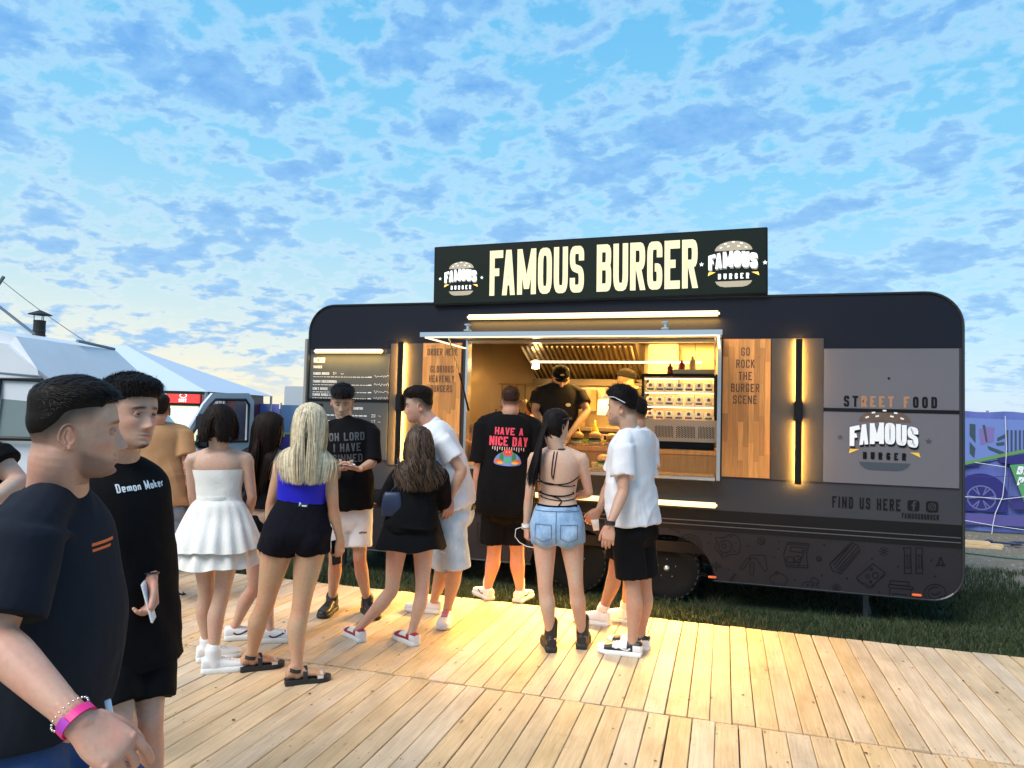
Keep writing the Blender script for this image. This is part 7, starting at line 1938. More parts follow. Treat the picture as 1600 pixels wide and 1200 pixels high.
# 11 HAVE A NICE DAY man --------------------------------------
I = add_person(dict(label='broad man in black HAVE A NICE DAY print tee, black shorts and white socks', D=depth(ground(790, 942)), H=1.79, yaw=0, pel=(789, 790), nek=(797, 650), head=(798, 628), hyaw=-2, skin=SK_R, w=1.22, dep=1.18, ra=1.12, rl=1.10, belly=.03, neckr=.070, hs=.97,
    armL=((747, 738, .0), (748, 775, .06)), armR=((846, 738, .02), (846, 775, .1)), handL=dict(curl=.4), handR=dict(curl=.4), legL=((772, 862, .0), (766, 938), -28), legR=((808, 862, .0), (808, 942), 24),
    hair=dict(kind='short', col=(.045, .018, .011), top=.016, side=.005, low=-.01, sidez=.03, fade=.93, n=2600, len=.014, comb=(.2, .2, .5), seed=11)))
o = tee(I, BLK, hem=-.08, sleeve=.78, sr=.092, seed=31, hemw=1.0)
bvh = I['shirt_bvh']; m_pp = mat('print_pink_letters', (.72, .06, .10), .6)
fl = Flat()
w = textw('HAVE A', .062, .6, .2, .10); fl.text('HAVE A', -w/2, .10, .062, .6, .2, .10, sub=.012); w = textw('NICE DAY', .078, .5, .2, .08); fl.text('NICE DAY', -w/2, .008, .078, .5, .2, .08, sub=.012)
OC = I['sp'](.66)+I['r']*-.0
wmk(I, 'shirt_print', project(fl, OC, I['r'], I['up'], bvh, .003), m_pp, o, False)
fl = Flat(); 
for i in range(14): fl.line([(-.13+.02*i, .0), (-.13+.02*i, -.022-.008*(i % 3))], .006, sub=.01)
wmk(I, 'shirt_print', project(fl, OC, I['r'], I['up'], bvh, .003), mat('print_pale', (.75, .6, .55), .6), o, False)
def disc(cx, cz, rx, rz, a0=0, a1=360, n=16, rings=3):
    v = [(cx, cz, 0)]; f = []
    for j in range(1, rings+1):
        for i in range(n+1):
            a = R(a0+(a1-a0)*i/n); v.append((cx+rx*j/rings*math.cos(a), cz+rz*j/rings*math.sin(a), 0))
    for i in range(n): f.append((0, 1+i, 2+i))
    for j in range(rings-1):
        for i in range(n): a = 1+j*(n+1)+i; f.append((a, a+n+1, a+n+2, a+1))
    q = Flat(); q.v = v; q.f = f; return q
for nm_, q, c_, of in (('print_arch', disc(0, -.135, .115, .10, 0, 180), (.16, .24, .60), .0028), ('print_base', disc(0, -.135, .11, .022, 180, 360), (.18, .26, .62), .0028), ('print_flower', disc(0, -.045, .040, .030), (.70, .07, .04), .0042), ('print_leaf', disc(-.052, -.085, .018, .040), (.03, .22, .06), .0040), ('print_leaf', disc(.052, -.085, .018, .040), (.03, .22, .06), .0040), ('print_ball', disc(0, -.108, .028, .024), (.06, .42, .16), .0045), ('print_fruit', disc(-.078, -.118, .034, .016), (.75, .12, .03), .0050), ('print_fruit', disc(.078, -.118, .034, .016), (.75, .12, .03), .0050), ('print_petal', disc(-.06, -.132, .028, .012), (.78, .42, .06), .0055), ('print_petal', disc(.06, -.132, .028, .012), (.78, .42, .06), .0055), ('print_eye', disc(-.013, -.04, .007, .005), (.9, .5, .3), .0056), ('print_eye', disc(.013, -.04, .007, .005), (.9, .5, .3), .0056)):
    wmk(I, nm_, project(q, OC, I['r'], I['up'], bvh, of), mat('art_%s' % (nm_+str(c_)), c_, .6), o, False)
shorts(I, BLK, 'shorts', .12, .80, .106, .112, seed=32, flare=1.03)
trainers(I, m_wl, m_sw, L_=.29, w=.053, htop=.085, sock=m_sock, sockh=.13, mark=m_bs)
# 12 ponytail woman -------------------------------------------
I = add_person(dict(label='woman with long dark ponytail, strappy open back top, blue shorts and black boots', D=depth(ground(888, 1021)), sex='f', H=1.66, yaw=8, pel=(871, 825), nek=(872, 704), head=(869, 666), hyaw=48, hpitch=-2, skin=SK_B, ra=.92, rl=.95,
    shw=.160, armL=((826, 778, .02), (822, 822, .04)), armR=((920, 770, .02), (893, 778, .22)), handL=dict(d=(.1, .1, -1), n=(.9, .3, 0), curl=.5), handR=dict(d=(-1, .3, .1), n=(0, .4, 1), curl=.5), legL=((852, 918, .0), (862, 1020), -6), legR=((900, 915, .0), (908, 1015), 12),
    hair=dict(kind='long', col=(.014, .009, .008), len=.2, n=1500, thick=.010, seed=12, w=.0028, pony=dict(at=(.0, -.118, .010), len=.40, dir=(-.38, -.14, -1)))))
s_ = shorts(I, DEN_B, 'denim_shorts', .30, .25, .104, .100, ease=.010, seed=41, folds=.003)
sb = I['shorts_bvh']
for sx in (-1, 1):
    fl = Flat().line([(-.055, .05), (.055, .05), (.055, -.04), (0, -.062), (-.055, -.04)], .004, True, sub=.012)
    wmk(I, 'pocket', project(fl, I['sp'](-.02)+I['r']*sx*.085, I['r'], I['up'], sb, .003), mat('denim_seam', (.06, .12, .24), .8), s_, False)
fl = Flat().line([(0, .11), (0, -.1)], .005, sub=.012).line([(-.15, .115), (.15, .115)], .005, sub=.012)
wmk(I, 'seam', project(fl, I['sp'](.02), I['r'], I['up'], sb, .003), mat('denim_seam'), s_, False)
fl = Flat().poly([(.06, .125), (.10, .125), (.10, .15), (.06, .15)]); wmk(I, 'leather_patch', project(fl, I['sp'](.02), I['r'], I['up'], sb, .004), mat('patch_tan', (.35, .24, .16), .7), s_, False)
# halter straps across the bare back
bv = I['bvh']; top_o = None
def bstrap(pts, rad=.0035, name='strap'):
    mb = MB(); L_ = []
    P_ = catmull([(a, b_) for a, b_ in pts], 6)
    for x, t in P_:
        s0 = I['sp'](t)+I['r']*x-I['f']*.4; h_, n_, i_, d_ = bv.ray_cast(s0, I['f'], .8)
        if h_ is None: h_, n_, i_, d_ = bv.find_nearest(I['sp'](t)+I['r']*x-I['f']*.06)
        L_.append(h_+n_*rad)
    mb.tube(L_, rad, 6); return wmk(I, name, mb.vf, BLK, top_o)
tp_ = MB()
for s2 in (-1, 1): tp_.ball(tuple(I['sp'](.68)+I['r']*s2*.068+I['f']*.078), (.066, .058, .064), 16, 10)
top_o = wmk(I, 'halter_top', remesh(tp_, .007, 3), BLK)
bstrap([(-.138, .66), (-.08, .585), (0, .575), (.08, .60), (.138, .665)]); bstrap([(-.135, .60), (-.05, .59), (.05, .555), (.13, .56)], .0030)
bstrap([(-.13, .47), (-.05, .435), (.05, .43), (.13, .47)], .0045); bstrap([(-.125, .42), (-.05, .385), (.05, .37), (.125, .395)], .0030); bstrap([(-.04, .43), (.01, .40), (.03, .36), (.01, .30)], .0040)
bstrap([(-.14, .31), (-.05, .295), (.05, .295), (.14, .31)], .0065, 'waist_tie'); bstrap([(-.005, .30), (-.045, .23), (-.01, .20), (0, .29)], .003, 'tie_loop'); bstrap([(.0, .30), (.04, .24), (.02, .19)], .003, 'tie_end'); bstrap([(.0, .30), (-.005, .2), (.01, .12)], .003, 'tie_end')
bstrap([(-.02, .99), (-.03, .85), (-.035, .72), (-.03, .66)], .0040, 'neck_tie'); bstrap([(.0, .99), (-.01, .85), (-.02, .70), (-.025, .64)], .0035, 'neck_tie')
ring_on(I, I['sp'](1.0)+I['up']*.012, I['up'], .058, .004, BLK, 'neck_strap', .008)
trainers(I, m_bs, m_sb, L_=.26, w=.046, htop=.085, high=.11, soleh=.040, lace_m=m_bs)
w_, d_, n_, s1 = I['hand']['L']; ring_on(I, w_-d_*.006, d_, .0255, .004, m_watchw, 'watch_strap', .022)
o = MB().box(-.028, .028, -.02, .02, -.045, .045, .012); o = mk('power_bank', o.vf, m_bs, loc=w_+d_*.085+n_*.028); tag(o, 'small black gadget with a white cable held by the ponytailed woman', 'gadget')
cb = MB(); c0 = w_+d_*.085; cb.tube([c0+Vector(q) for q in ((0, 0, .04), (-.04, -.02, .075), (-.075, -.02, .06), (-.08, -.02, .01), (-.05, -.01, -.03), (0, 0, -.055), (.06, .0, -.06), (.1, .01, -.05))], .0025, 6); tag(mk('cable', cb.vf, m_watchw), 'thin white cable looping from the gadget in the ponytailed woman\'s hand', 'cable')
sg_ = MB()
for s2 in (-1, 1): sg_.tube([I['hw']((s2*.055, .10, .055)), I['hw']((s2*.085, .04, .062)), I['hw']((s2*.088, -.03, .05))], .003, 6)
sg_.tube([I['hw']((x*.011, .115-.012*abs(x)/5, .062)) for x in range(-5, 6)], .009, 8); tag(mk('sunglasses', sg_.vf, m_bs), 'dark sunglasses pushed up on the ponytailed woman\'s hair', 'sunglasses')
# 14 second man in white, behind ------------------------------
I = add_person(dict(label='man in white tee half hidden behind the man with sunglasses, napkin in hand', D=depth(ground(950, 980)), H=1.78, yaw=-52, pel=(985, 800), nek=(997, 672), head=(990, 646), hyaw=-62, skin=SK_C, w=1.0,
    shl=(972, 692, -.12), shr=None, armL=((950, 760, -.05), (936, 797, -.18)), armR=((1015, 750, .05), (1000, 790, .0)), handL=dict(d=(-.6, -.2, -.7), n=(.2, .9, -.2), curl=.5), legL=((962, 888, -.05), (951, 978), -66), legR=((985, 885, .05), (987, 974), -60),
    hair=dict(kind='short', col=VDK, top=.020, side=.006, low=-.02, fade=.93, n=1800, len=.025, seed=14)))
o = tee(I, WHT, hem=-.02, sleeve=.66, sr=.086, seed=51); shorts(I, BLK, 'shorts', .1, .80, .110, .104, seed=52)
trainers(I, m_wl, m_sw, L_=.29, w=.050, htop=.095, sock=m_sock, sockh=.065)
w_, d_, n_, s1 = I['hand']['L']; o = mk('napkin', MB().add([(-.03, 0, .03), (.025, .01, .035), (.035, -.01, -.04), (-.01, .005, -.05), (0, -.015, 0)], [(0, 1, 4), (1, 2, 4), (2, 3, 4), (3, 0, 4)]).vf, mat('paper_white'), loc=w_+d_*.09+Vector((.03, -.02, -.03))); tag(o, 'white napkin in the lowered hand of the half hidden man in white', 'napkin')
# 13 man in white tee with sunglasses on his head -------------
I = add_person(dict(label='man in white tee and black shorts with sunglasses pushed up on his hair', D=depth(ground(985, 1025)), H=1.78, yaw=-48, pel=(989, 822), nek=(985, 674), head=(972, 638), hyaw=-66, hpitch=-2, skin=SK_A, w=.98, beard=.55,
    shl=(974, 698, -.16), shr=(1000, 696, .16), armL=((974, 768, -.22), (953, 820, -.30)), armR=((1018, 770, .14), (1016, 815, .1)), handL=dict(d=(-.12, -.1, -1), n=(.2, .9, 0), curl=.28), legL=((988, 915, -.05), (1001, 1026), -72), legR=((1006, 912, .08), (1013, 1016), -66),
    hair=dict(kind='short', col=VDK, top=.026, side=.008, low=-.02, front=.068, fade=.93, quiff=.002, bump=.9, lift=1.3, n=3200, len=.040, comb=(0, .5, .7), seed=13)))
o = tee(I, WHT, hem=.03, sleeve=.66, sr=.084, folds=.011, seed=61, vox=.0085); shorts(I, BLK, 'shorts', .1, .84, .104, .104, seed=62, flare=1.02)
trainers(I, m_bs, m_sw, L_=.30, w=.051, htop=.088, toe=m_wl, mark=m_wl)
w_, d_, n_, s1 = I['hand']['L']; ring_on(I, w_-d_*.012, d_, .0285, .005, m_bs, 'watch_strap', .026)
sg_ = MB()
for s2 in (-1, 1): sg_.tube([I['hw']((s2*.060, .098, .078)), I['hw']((s2*.092, .03, .075)), I['hw']((s2*.090, -.045, .035))], .0032, 6)
sg_.tube([I['hw']((x*.012, .122-.010*abs(x)/5, .083)) for x in range(-5, 6)], .0075, 8); tag(mk('sunglasses', sg_.vf, mat('pale_frame', (.6, .62, .66), .3)), 'pale framed sunglasses pushed up on the head of the man in white', 'sunglasses')
# 4 tan tee, tattooed arm -------------------------------------
I = add_person(dict(label='man in tan tee and grey denim shorts walking away, tattooed right arm', D=depth(ground(252, 948)), H=1.78, yaw=-24, pel=(255, 795), nek=(243, 668), head=(247, 640), hyaw=-20, skin=SK_R, tattoo='R',
    armR=((296, 742, .0), (303, 786, .02)), armL=((207, 745, .1), (205, 790, .2)), handR=dict(d=(-.1, .1, -1), n=(-.6, .6, 0), curl=.5), legR=((266, 868, -.05), (250, 938), 20, .05), legL=((238, 865, .2), (226, 915), -5),
    hair=dict(kind='short', col=DARK, top=.018, side=.009, low=-.05, fade=.93, n=2200, len=.016, seed=15)))
tee(I, TAN, hem=.02, sleeve=.55, sr=.080, seed=71); shorts(I, DEN_G, 'denim_shorts', .1, .88, .104, .104, seed=72, folds=.006)
trainers(I, m_bs, m_sw, L_=.29, w=.050, htop=.088, toe=m_wl, pitch={'R': 25})
w_, d_, n_, s1 = I['hand']['R']; ring_on(I, w_-d_*.012, d_, .0285, .005, m_bs, 'wristband', .018)
# 3 cropped figure at the left edge ---------------------------
I = add_person(dict(label='person in a black tee cropped by the left edge, only a bare arm in view', D=2.9, H=1.70, yaw=120, pel=(-75, 940), nek=(-62, 690), head=(-70, 630), hyaw=120, skin=SK_B, armL=((30, 752, .0), (-20, 790, -.25)), armR=((-110, 800, -.1), (-90, 900, -.15)), shl=(-12, 712, .0), eyes=False,
    legL=((-60, 1100, .0), Vector((*at(-60, 1240, 2.9)[:2], 0)), 110), legR=((-90, 1100, .0), Vector((*at(-100, 1240, 2.9)[:2], 0)), 110), hair=dict(kind='short', n=300)))
tee(I, BLK, sleeve=.40, sr=.085, seed=81); shorts(I, BLK); trainers(I, m_bs, m_sb)
# 2 tall friend -----------------------------------------------
D2 = 2.62; F2 = [Vector((*(at(x, 1300, D2, dd)[:2]), 0)) for x, dd in ((228, .1), (190, -.25))]
I = add_person(dict(label='tall young man in black tee with white blackletter print, goatee, looking to the right', D=D2, H=1.80, yaw=122, pel=(196, 985, .04), nek=(186, 722, .02), head=(203, 648, -.03), hyaw=114, hpitch=2, hroll=-2, gaze=(.25, 0), skin=(.53, .315, .23), goatee=.9, mous=.25, brow=1.0, vox=.007, hvox=.0026, w=.92, ra=.88,
    shl=(229, 765, .06), shr=(140, 760, .05), armL=((234, 858, .08), (236, 905, -.03)), armR=((118, 860, .1), (125, 960, .0)), handL=dict(d=(.15, -.2, -1), n=(-.5, -.8, 0), curl=.55, s=.95), legL=((232, 1130, .0), F2[0], 130), legR=((190, 1135, -.1), F2[1], 125), rl=.92, hs=1.02,
    hair=dict(kind='short', col=(.014, .010, .008), top=.030, side=.010, low=-.03, sidez=.025, front=.056, fade=.93, quiff=.012, n=6500, len=.042, comb=(.5, .9, -.05), seed=2, sw=.42, lift=.35, bump=.35)))
o = tee(I, BLK, hem=-.20, sleeve=.86, sr=.074, seed=91, vox=.008)
fl = Flat(); w = textw('Demon Maker', .031, .44, .15, .10); fl.text('Demon Maker', -w/2, 0, .031, .44, .15, .10, sub=.006)
wmk(I, 'shirt_print', project(fl, I['sp'](.84)+I['r']*-.015, I['r']*-1, I['up'], I['shirt_bvh'], .003), mat('print_white', (.7, .72, .74), .6), o, False)
shorts(I, BLK, 'shorts', .05, .76, .108, .102, seed=92); trainers(I, m_bs, m_sb)
w_, d_, n_, s1 = I['hand']['L']; ring_on(I, w_-d_*.02, d_, .026, .002, m_bs, 'wristband', .006)
phone(I, w_+d_*.07+n_*.03+HR*.02, HF*.9-HR*.3, Vector((.35, 0, -1)), 'white phone held at the thigh by the tall young man', mat('phone_white', (.75, .78, .82), .25))
# 1 man in the foreground -------------------------------------
D1 = 1.72; F1 = [Vector((*(at(x, 1700, D1, dd)[:2]), 0)) for x, dd in ((190, .15), (40, -.1))]
I = add_person(dict(label='stocky man in dark ink tee in the foreground, right profile, pink festival wristband', D=D1, H=1.72, yaw=84, pel=(52, 1165, .05), nek=(90, 775, .03), head=(118, 672, .0), hyaw=58, hpitch=0, hroll=0, skin=(.56, .315, .225), w=1.02, dep=.94, belly=.02, ra=1.12, beard=.72, mous=.6, vox=.006, hvox=.0024, handvox=.0024, neckr=.068, hs=1.0,
    shr=(36, 835, -.17), shl=(112, 838, .20), armR=((-12, 995, -.26), (122, 1128, -.33)), armL=((105, 1010, .28), (120, 1100, .28)), handR=dict(d=(.80, .10, -.62), n=(-.45, .55, -.6), curl=[.30, .52, .60, .66], tc=.3, s=1.14, spread=.2), legR=((60, 1420, -.15), F1[1], 95), legL=((245, 1330, .10), F1[0], 80),
    hair=dict(kind='short', col=(.018, .014, .012), top=.020, side=.006, low=-.022, sidez=.038, front=.066, fade=.93, n=12000, len=.020, comb=(0, 1, -.1), seed=3, sw=.32, lift=.6, bump=.3, soft=.05)))
o = tee(I, NAVYT, hem=.12, sleeve=.80, sr=.088, seed=101, vox=.007, folds=.0035, ease=.018)
fl = Flat(); fl.line([(-.022, .006), (.022, .006)], .007, sub=.004).line([(-.020, -.007), (.018, -.007)], .006, sub=.004)
O_ = I['P'](160, 855, .0); vn = (CAMP-O_); vn.z = 0; vn.normalize()
wmk(I, 'shirt_print', project(fl, O_, Vector((0, 0, 1)).cross(vn), Vector((0, 0, 1)), I['shirt_bvh'], .003), mat('print_orange', (.75, .13, .02), .6), o, False)
shorts(I, DEN_N, 'jeans', .05, 1.6, .112, .088, seed=102, folds=.006, vox=.009); trainers(I, m_wl, m_sw)
w_, d_, n_, s1 = I['hand']['R']; fd = (I['ARM']['R'][2]-I['ARM']['R'][1]).normalized()
wb = ring_on(I, w_-fd*.004, fd, (.0335, .0305), .0025, m_pink, 'wristband', .017, n=40)
for k_ in range(6):
    pass
mb = MB(); A = fd; u = (Vector((0, 0, 1))-A*A.z).normalized(); v = A.cross(u)
for i in range(-3, 4):
    a = math.atan2((-HF).dot(v), (-HF).dot(u))+i*.12; 
    p = w_-fd*.004+u*(.0335+.0032)*math.cos(a)+v*(.0335+.0032)*math.sin(a)
    mb.v += [(p+A*.010)[:], (p-A*.010)[:]]
mb.f = [(2*i, 2*i+1, 2*i+3, 2*i+2) for i in range(6)]; wmk(I, 'band_badge', mb.vf, m_purp, wb)
mb = MB(); 
for i in range(24):
    a = 2*math.pi*i/24; mb.ball(tuple(w_-fd*.024+u*.037*math.cos(a)+v*.036*math.sin(a)), .0026, 6, 4)
wmk(I, 'bracelet', mb.vf, m_silver)
tag(mk('lighter', MB().lathe([(.007, -.04), (.0075, -.038), (.0075, .03), (.006, .033)], 12).vf, mat('pale_blue_plastic', (.55, .66, .80), .35), smooth=True, loc=I['P'](172, 1115, .0)), 'pale blue stick poking up beyond the foreground man\'s hand', 'stick').rotation_euler = (0, R(-18), 0)
# 15 cook, 16 helper, 17 worker --------------------------------
def cap_hat(I, brim=True, back=False):
    hw_ = I['hw']; mb = MB()
    x, y, z = head_surface(0); n = np.stack([x, y, z*.8], -1); n /= np.linalg.norm(n, axis=-1, keepdims=True)+1e-9
    P_ = np.stack([x, y, z], -1)+n*(np.where(z > .030, .012, -.006))[..., None]+np.where(z > .03, .004, 0)[..., None]*np.array([0, 0, 1]); v = [tuple(hw_(q)) for q in P_.reshape(-1, 3)]; f = []
    for i in range(NZ_-1):
        for j in range(NT_): j2 = (j+1) % NT_; f.append((i*NT_+j, i*NT_+j2, (i+1)*NT_+j2, (i+1)*NT_+j))
    o = wmk(I, 'cap', (np.array(v), f), mat('cap_cloth', (.010, .009, .008), .9, bump=.2, spec=.1))
    b_ = MB(); n = 12
    for i in range(n+1):
        a = math.pi*i/n
        for rr, zz in ((.070, .036), (.155 if True else 0, .026)):
            b_.v.append(tuple(hw_((.072*math.cos(a)*(1 if rr < .1 else .85), (.045+.045*math.sin(a)) if rr < .1 else .075+.095*math.sin(a), zz-.01*abs(math.cos(a))))))
    b_.f = [(2*i, 2*i+1, 2*i+3, 2*i+2) for i in range(n)]; wmk(I, 'brim', b_.vf, mat('cap_cloth'), o)
    l_ = MB().ball((0, 0, 0), (.022, .004, .014), 10, 6); wmk(I, 'cap_badge', ([tuple(hw_((p[0], .108+p[1]-.012, .072+p[2]))) for p in l_.v], l_.f), mat('badge_gold', (.8, .62, .35), .5), o)
    return o
I = add_person(dict(label='cook in black tee, cap and face mask bending over the counter inside the hatch', D=7.2, H=1.80, z0=.47, yaw=172, pel=(872, 720), nek=(874, 602), head=(876, 592), hyaw=176, hpitch=-22, skin=(.55, .33, .2), w=1.08,
    armR=((836, 642, -.05), (858, 682, -.3)), armL=((918, 642, -.05), (886, 684, -.32)), handR=dict(d=(.5, -.5, -.5), n=(.5, 0, -.5), curl=.5), handL=dict(d=(-.5, -.5, -.5), n=(-.5, 0, -.5), curl=.5), legL=((890, 780, 0), Vector((*at(890, 760, 7.2)[:2], .47)), 180), legR=((855, 780, 0), Vector((*at(855, 760, 7.2)[:2], .47)), 180), bow=-.03, hair=dict(kind='short', n=300, low=-.02)))
o = tee(I, fabric('kitchen_black', (.022, .020, .018)), sleeve=.62, sr=.085, seed=111); shorts(I, BLK, 'trousers', .1, 1.9, .1, .09); trainers(I, m_bs, m_sb); cap_hat(I)
mm = MB().ball((0, 0, 0), (.045, .022, .034), 14, 8); wmk(I, 'face_mask', ([tuple(I['hw']((p[0], .082+p[1], -.068+p[2]))) for p in mm.v], mm.f), mat('mask_dark', (.25, .05, .04), .7))
fl = disc(0, 0, .028, .018); wmk(I, 'chest_badge', project(fl, I['sp'](.74)+I['r']*-.07, I['r']*-1, I['up'], I['shirt_bvh'], .004), mat('badge_gold'), o, False)
I = add_person(dict(label='kitchen helper in black almost hidden behind the cook, bare arm showing at his left', D=7.9, H=1.72, z0=.47, yaw=150, pel=(856, 725), nek=(858, 622), head=(872, 608), hyaw=120, hpitch=-20, skin=(.55, .30, .18), eyes=False,
    armR=((826, 640, 0), (836, 668, -.15)), armL=((872, 640, 0), (872, 670, -.1)), legL=((862, 780, 0), Vector((*at(866, 760, 7.9)[:2], .47)), 180), legR=((850, 780, 0), Vector((*at(846, 760, 7.9)[:2], .47)), 180), hair=dict(kind='short', n=300)))
tee(I, mat('kitchen_black'), sleeve=.5, sr=.08, seed=112); shorts(I, BLK, 'trousers', .1, 1.9, .1, .09); trainers(I, m_bs, m_sb)
I = add_person(dict(label='kitchen worker in a dark cap bent to the right behind the glass cabinet', D=7.5, H=1.76, z0=.47, yaw=95, pel=(985, 715), nek=(1000, 612), head=(978, 596), hyaw=80, hpitch=-12, skin=(.55, .33, .2), eyes=False,
    armR=((1015, 650, -.1), (1035, 675, -.2)), armL=((1020, 650, .1), (1040, 670, .1)), legL=((985, 780, 0), Vector((*at(992, 760, 7.5)[:2], .47)), 90), legR=((980, 780, 0), Vector((*at(980, 760, 7.5)[:2], .47)), 90), hair=dict(kind='short', n=300)))
tee(I, mat('kitchen_black'), sleeve=.6, sr=.085, seed=113); shorts(I, BLK, 'trousers', .1, 1.9, .1, .09); trainers(I, m_bs, m_sb); cap_hat(I)
# ============================================================ vans and stalls on the left
m_van = mat('van_white', (.60, .62, .66), .35, var=.06, vscale=2); m_gl = mat('van_glass', (.02, .03, .04), .06, spec=.8); m_clear = mat('pane_clear', (.25, .30, .32), .05, alpha=.28)
m_blkp = mat('black_plastic', (.012, .012, .013), .5)
def cam2w(xr, d, z=0.0): p = CAMP+HR*xr+HF*d; return Vector((p.x, p.y, z))
vo = cam2w(-3.3, 7.45, GZ)
va = math.atan2(HR.y, HR.x)-R(3)
VN = root('delivery_van', vo, 'tall white high roof van facing right behind the two men, driver door open', 'van', rz=va)
def V_(name, mb, m, p=None, smooth=False): return mk(name, mb.vf if isinstance(mb, MB) else mb, m, p or VN, smooth)
prof = [(0, .28), (.02, .60), (-.05, .86), (-.14, .96), (-.52, 1.12), (-.98, 1.90), (-1.10, 2.02), (-1.42, 2.34), (-1.7, 2.41), (-3.5, 2.46), (-5.6, 2.48), (-5.7, 2.40), (-5.72, .28)]
def vprism(pr, y0, y1, inset=.0):
    bm = bmesh.new(); a = [bm.verts.new((x, y0, z)) for x, z in pr]; b_ = [bm.verts.new((x, y1, z)) for x, z in pr]
    bm.faces.new(a); bm.faces.new(b_[::-1])
    n = len(pr)
    for i in range(n): bm.faces.new((a[i], b_[i], b_[(i+1) % n], a[(i+1) % n]))
    for v in a+b_:
        if v.co.z > 1.0: v.co.y *= 1-.10*min(1, (v.co.z-1.0)/1.4)
    es = [e for e in bm.edges if (e.verts[0] in a and e.verts[1] in a) or (e.verts[0] in b_ and e.verts[1] in b_)]
    bmesh.ops.bevel(bm, geom=es, offset=.09, segments=4, affect='EDGES', clamp_overlap=True)
    bmesh.ops.recalc_face_normals(bm, faces=bm.faces[:]); bm.verts.index_update()
    r_ = ([v.co[:] for v in bm.verts], [tuple(v.index for v in f.verts) for f in bm.faces]); bm.free(); return r_
V_('body', vprism(prof, -.97, .97), m_van)
V_('windscreen', MB().add([(-.545, -.80, 1.165), (-.545, .80, 1.165), (-.975, .74, 1.865), (-.975, -.74, 1.865)], [(0, 1, 2, 3)]), m_gl)
# lift glass just proud
VN.children[-1].location = (.030, 0, .022)
V_('side_window', MB().add([(-1.42, -.955, 1.39), (-.98, -.955, 1.39), (-.99, -.915, 1.72), (-1.05, -.895, 1.90), (-1.42, -.895, 1.90)], [(0, 1, 2, 3, 4)]), mat('side_glass', (.16, .19, .18), .08, spec=.8)); VN.children[-1].location = (0, -.014, 0)
fr_ = MB(); fr_.tube([(-1.44, -.985, 1.37), (-.97, -.985, 1.37), (-.97, -.945, 1.72), (-1.04, -.92, 1.92), (-1.44, -.92, 1.92), (-1.44, -.985, 1.37)], .022, 6); V_('window_seal', fr_, m_blkp)
V_('roof_seam', MB().tube([(-1.05, -.915, 1.955), (-1.8, -.90, 2.0), (-5.5, -.90, 2.02)], .008, 5), mat('seam_grey', (.2, .22, .25), .6))
V_('door_seam', MB().tube([(-1.74, -.99, .4), (-1.74, -.985, 1.2), (-1.76, -.90, 2.0)], .007, 5), mat('seam_grey'))
V_('roof_rail', MB().tube([(-1.42, .10, 2.385), (-1.45, .80, 2.36)], .018, 6), mat('seam_grey'))
V_('bumper', MB().box(-.30, .07, -.98, .98, .22, .50, .04), m_blkp)
gr_ = V_('grille', MB().box(.0, .045, -.55, .55, .60, .84, .01), m_blkp)
for i in range(3): V_('grille_bar', MB().box(.046, .06, -.5, .5, .64+.065*i, .655+.065*i), mat('bar_chrome', (.6, .6, .62), .2, .9), gr_)
for y in (-.75, .75): V_('headlight', MB().box(-.02, .035, y-.16, y+.16, .62, .84, .02), mat('lamp_glass', (.55, .58, .6), .1))
pl_t = V_('number_plate', MB().box(.072, .082, .34, .86, .46, .57), mat('plate_white', (.75, .75, .75), .5))
fl = Flat(); fl.text('P', 0, 0, .08, .6, .2, .2); V_('plate_letter', ([(.0845, .80-a*-1-.05, .475+b_) for a, b_, c in fl.v], fl.f), m_print, pl_t)
for x in (-.95, -4.6):
    for y in (-.95, .78):
        w_ = V_('wheel', MB().lathe([(.02, .0), (.19, 0), (.20, .03), (.20, .15)], 20, (x, y, .33), 'y'), mat('steel_rim', (.35, .36, .38), .4, .7)); V_('tyre', MB().lathe([(.20, -.01), (.31, -.015), (.33, .03), (.33, .14), (.31, .18), (.2, .18)], 24, (x, y-.01, .33), 'y'), m_rub, w_, True)
# the far door standing open
hx_, hy_ = -.72, 1.0
p0 = Vector((hx_, hy_, 0)); p1 = Vector((-.22, 1.86, 0)); u_ = (p1-p0).normalized(); v_ = Vector((-u_.y, u_.x, 0))
def door_pt(a, z, t=0): q = p0+u_*a+v_*t; return (q.x, q.y, z)
dr = MB()
outer = [(0, .45), (0, 1.22), (.30, 1.74), (.42, 1.88), (.95, 1.90), (1.03, 1.80), (1.05, .45)]; inner = [(.10, 1.27), (.10, 1.27), (.38, 1.72), (.46, 1.80), (.90, 1.81), (.95, 1.75), (.95, 1.27)]
for t in (0, .05):
    b0 = len(dr.v); dr.v += [door_pt(a, z, t) for a, z in outer]+[door_pt(a, z, t) for a, z in inner]
    dr.f += [(b0+1+i, b0+2+i, b0+9+i, b0+8+i) for i in range(0, 5)]+[(b0, b0+1, b0+8, b0+13, b0+6)]
b0 = 0; dr.f += [(i, (i+1) % 7, 14+(i+1) % 7, 14+i) for i in range(7)]+[(7+i, 7+(i+1) % 7, 21+(i+1) % 7, 21+i) for i in range(7)]
do_ = V_('door', dr, m_van); V_('door_glass', ([door_pt(a, z, .025) for a, z in inner[1:]], [tuple(range(6))]), m_clear, do_)
sl_ = MB(); sl_.tube([door_pt(a, z, -.004) for a, z in inner[1:]+inner[1:2]], .018, 6); sl_.tube([door_pt(.36, 1.27, -.004), door_pt(.36, 1.69, -.004)], .016, 6); V_('door_seal', sl_, m_blkp, do_)
mp_ = door_pt(.26, 1.42, -.10); mi = MB().box(-.10, .10, -.05, .05, -.02, .20, .03).box(-.09, .09, -.05, .05, -.22, -.03, .03); V_('wing_mirror', ([(mp_[0]+a, mp_[1]+b_, mp_[2]+c) for a, b_, c in mi.v], mi.f), m_blkp, do_)
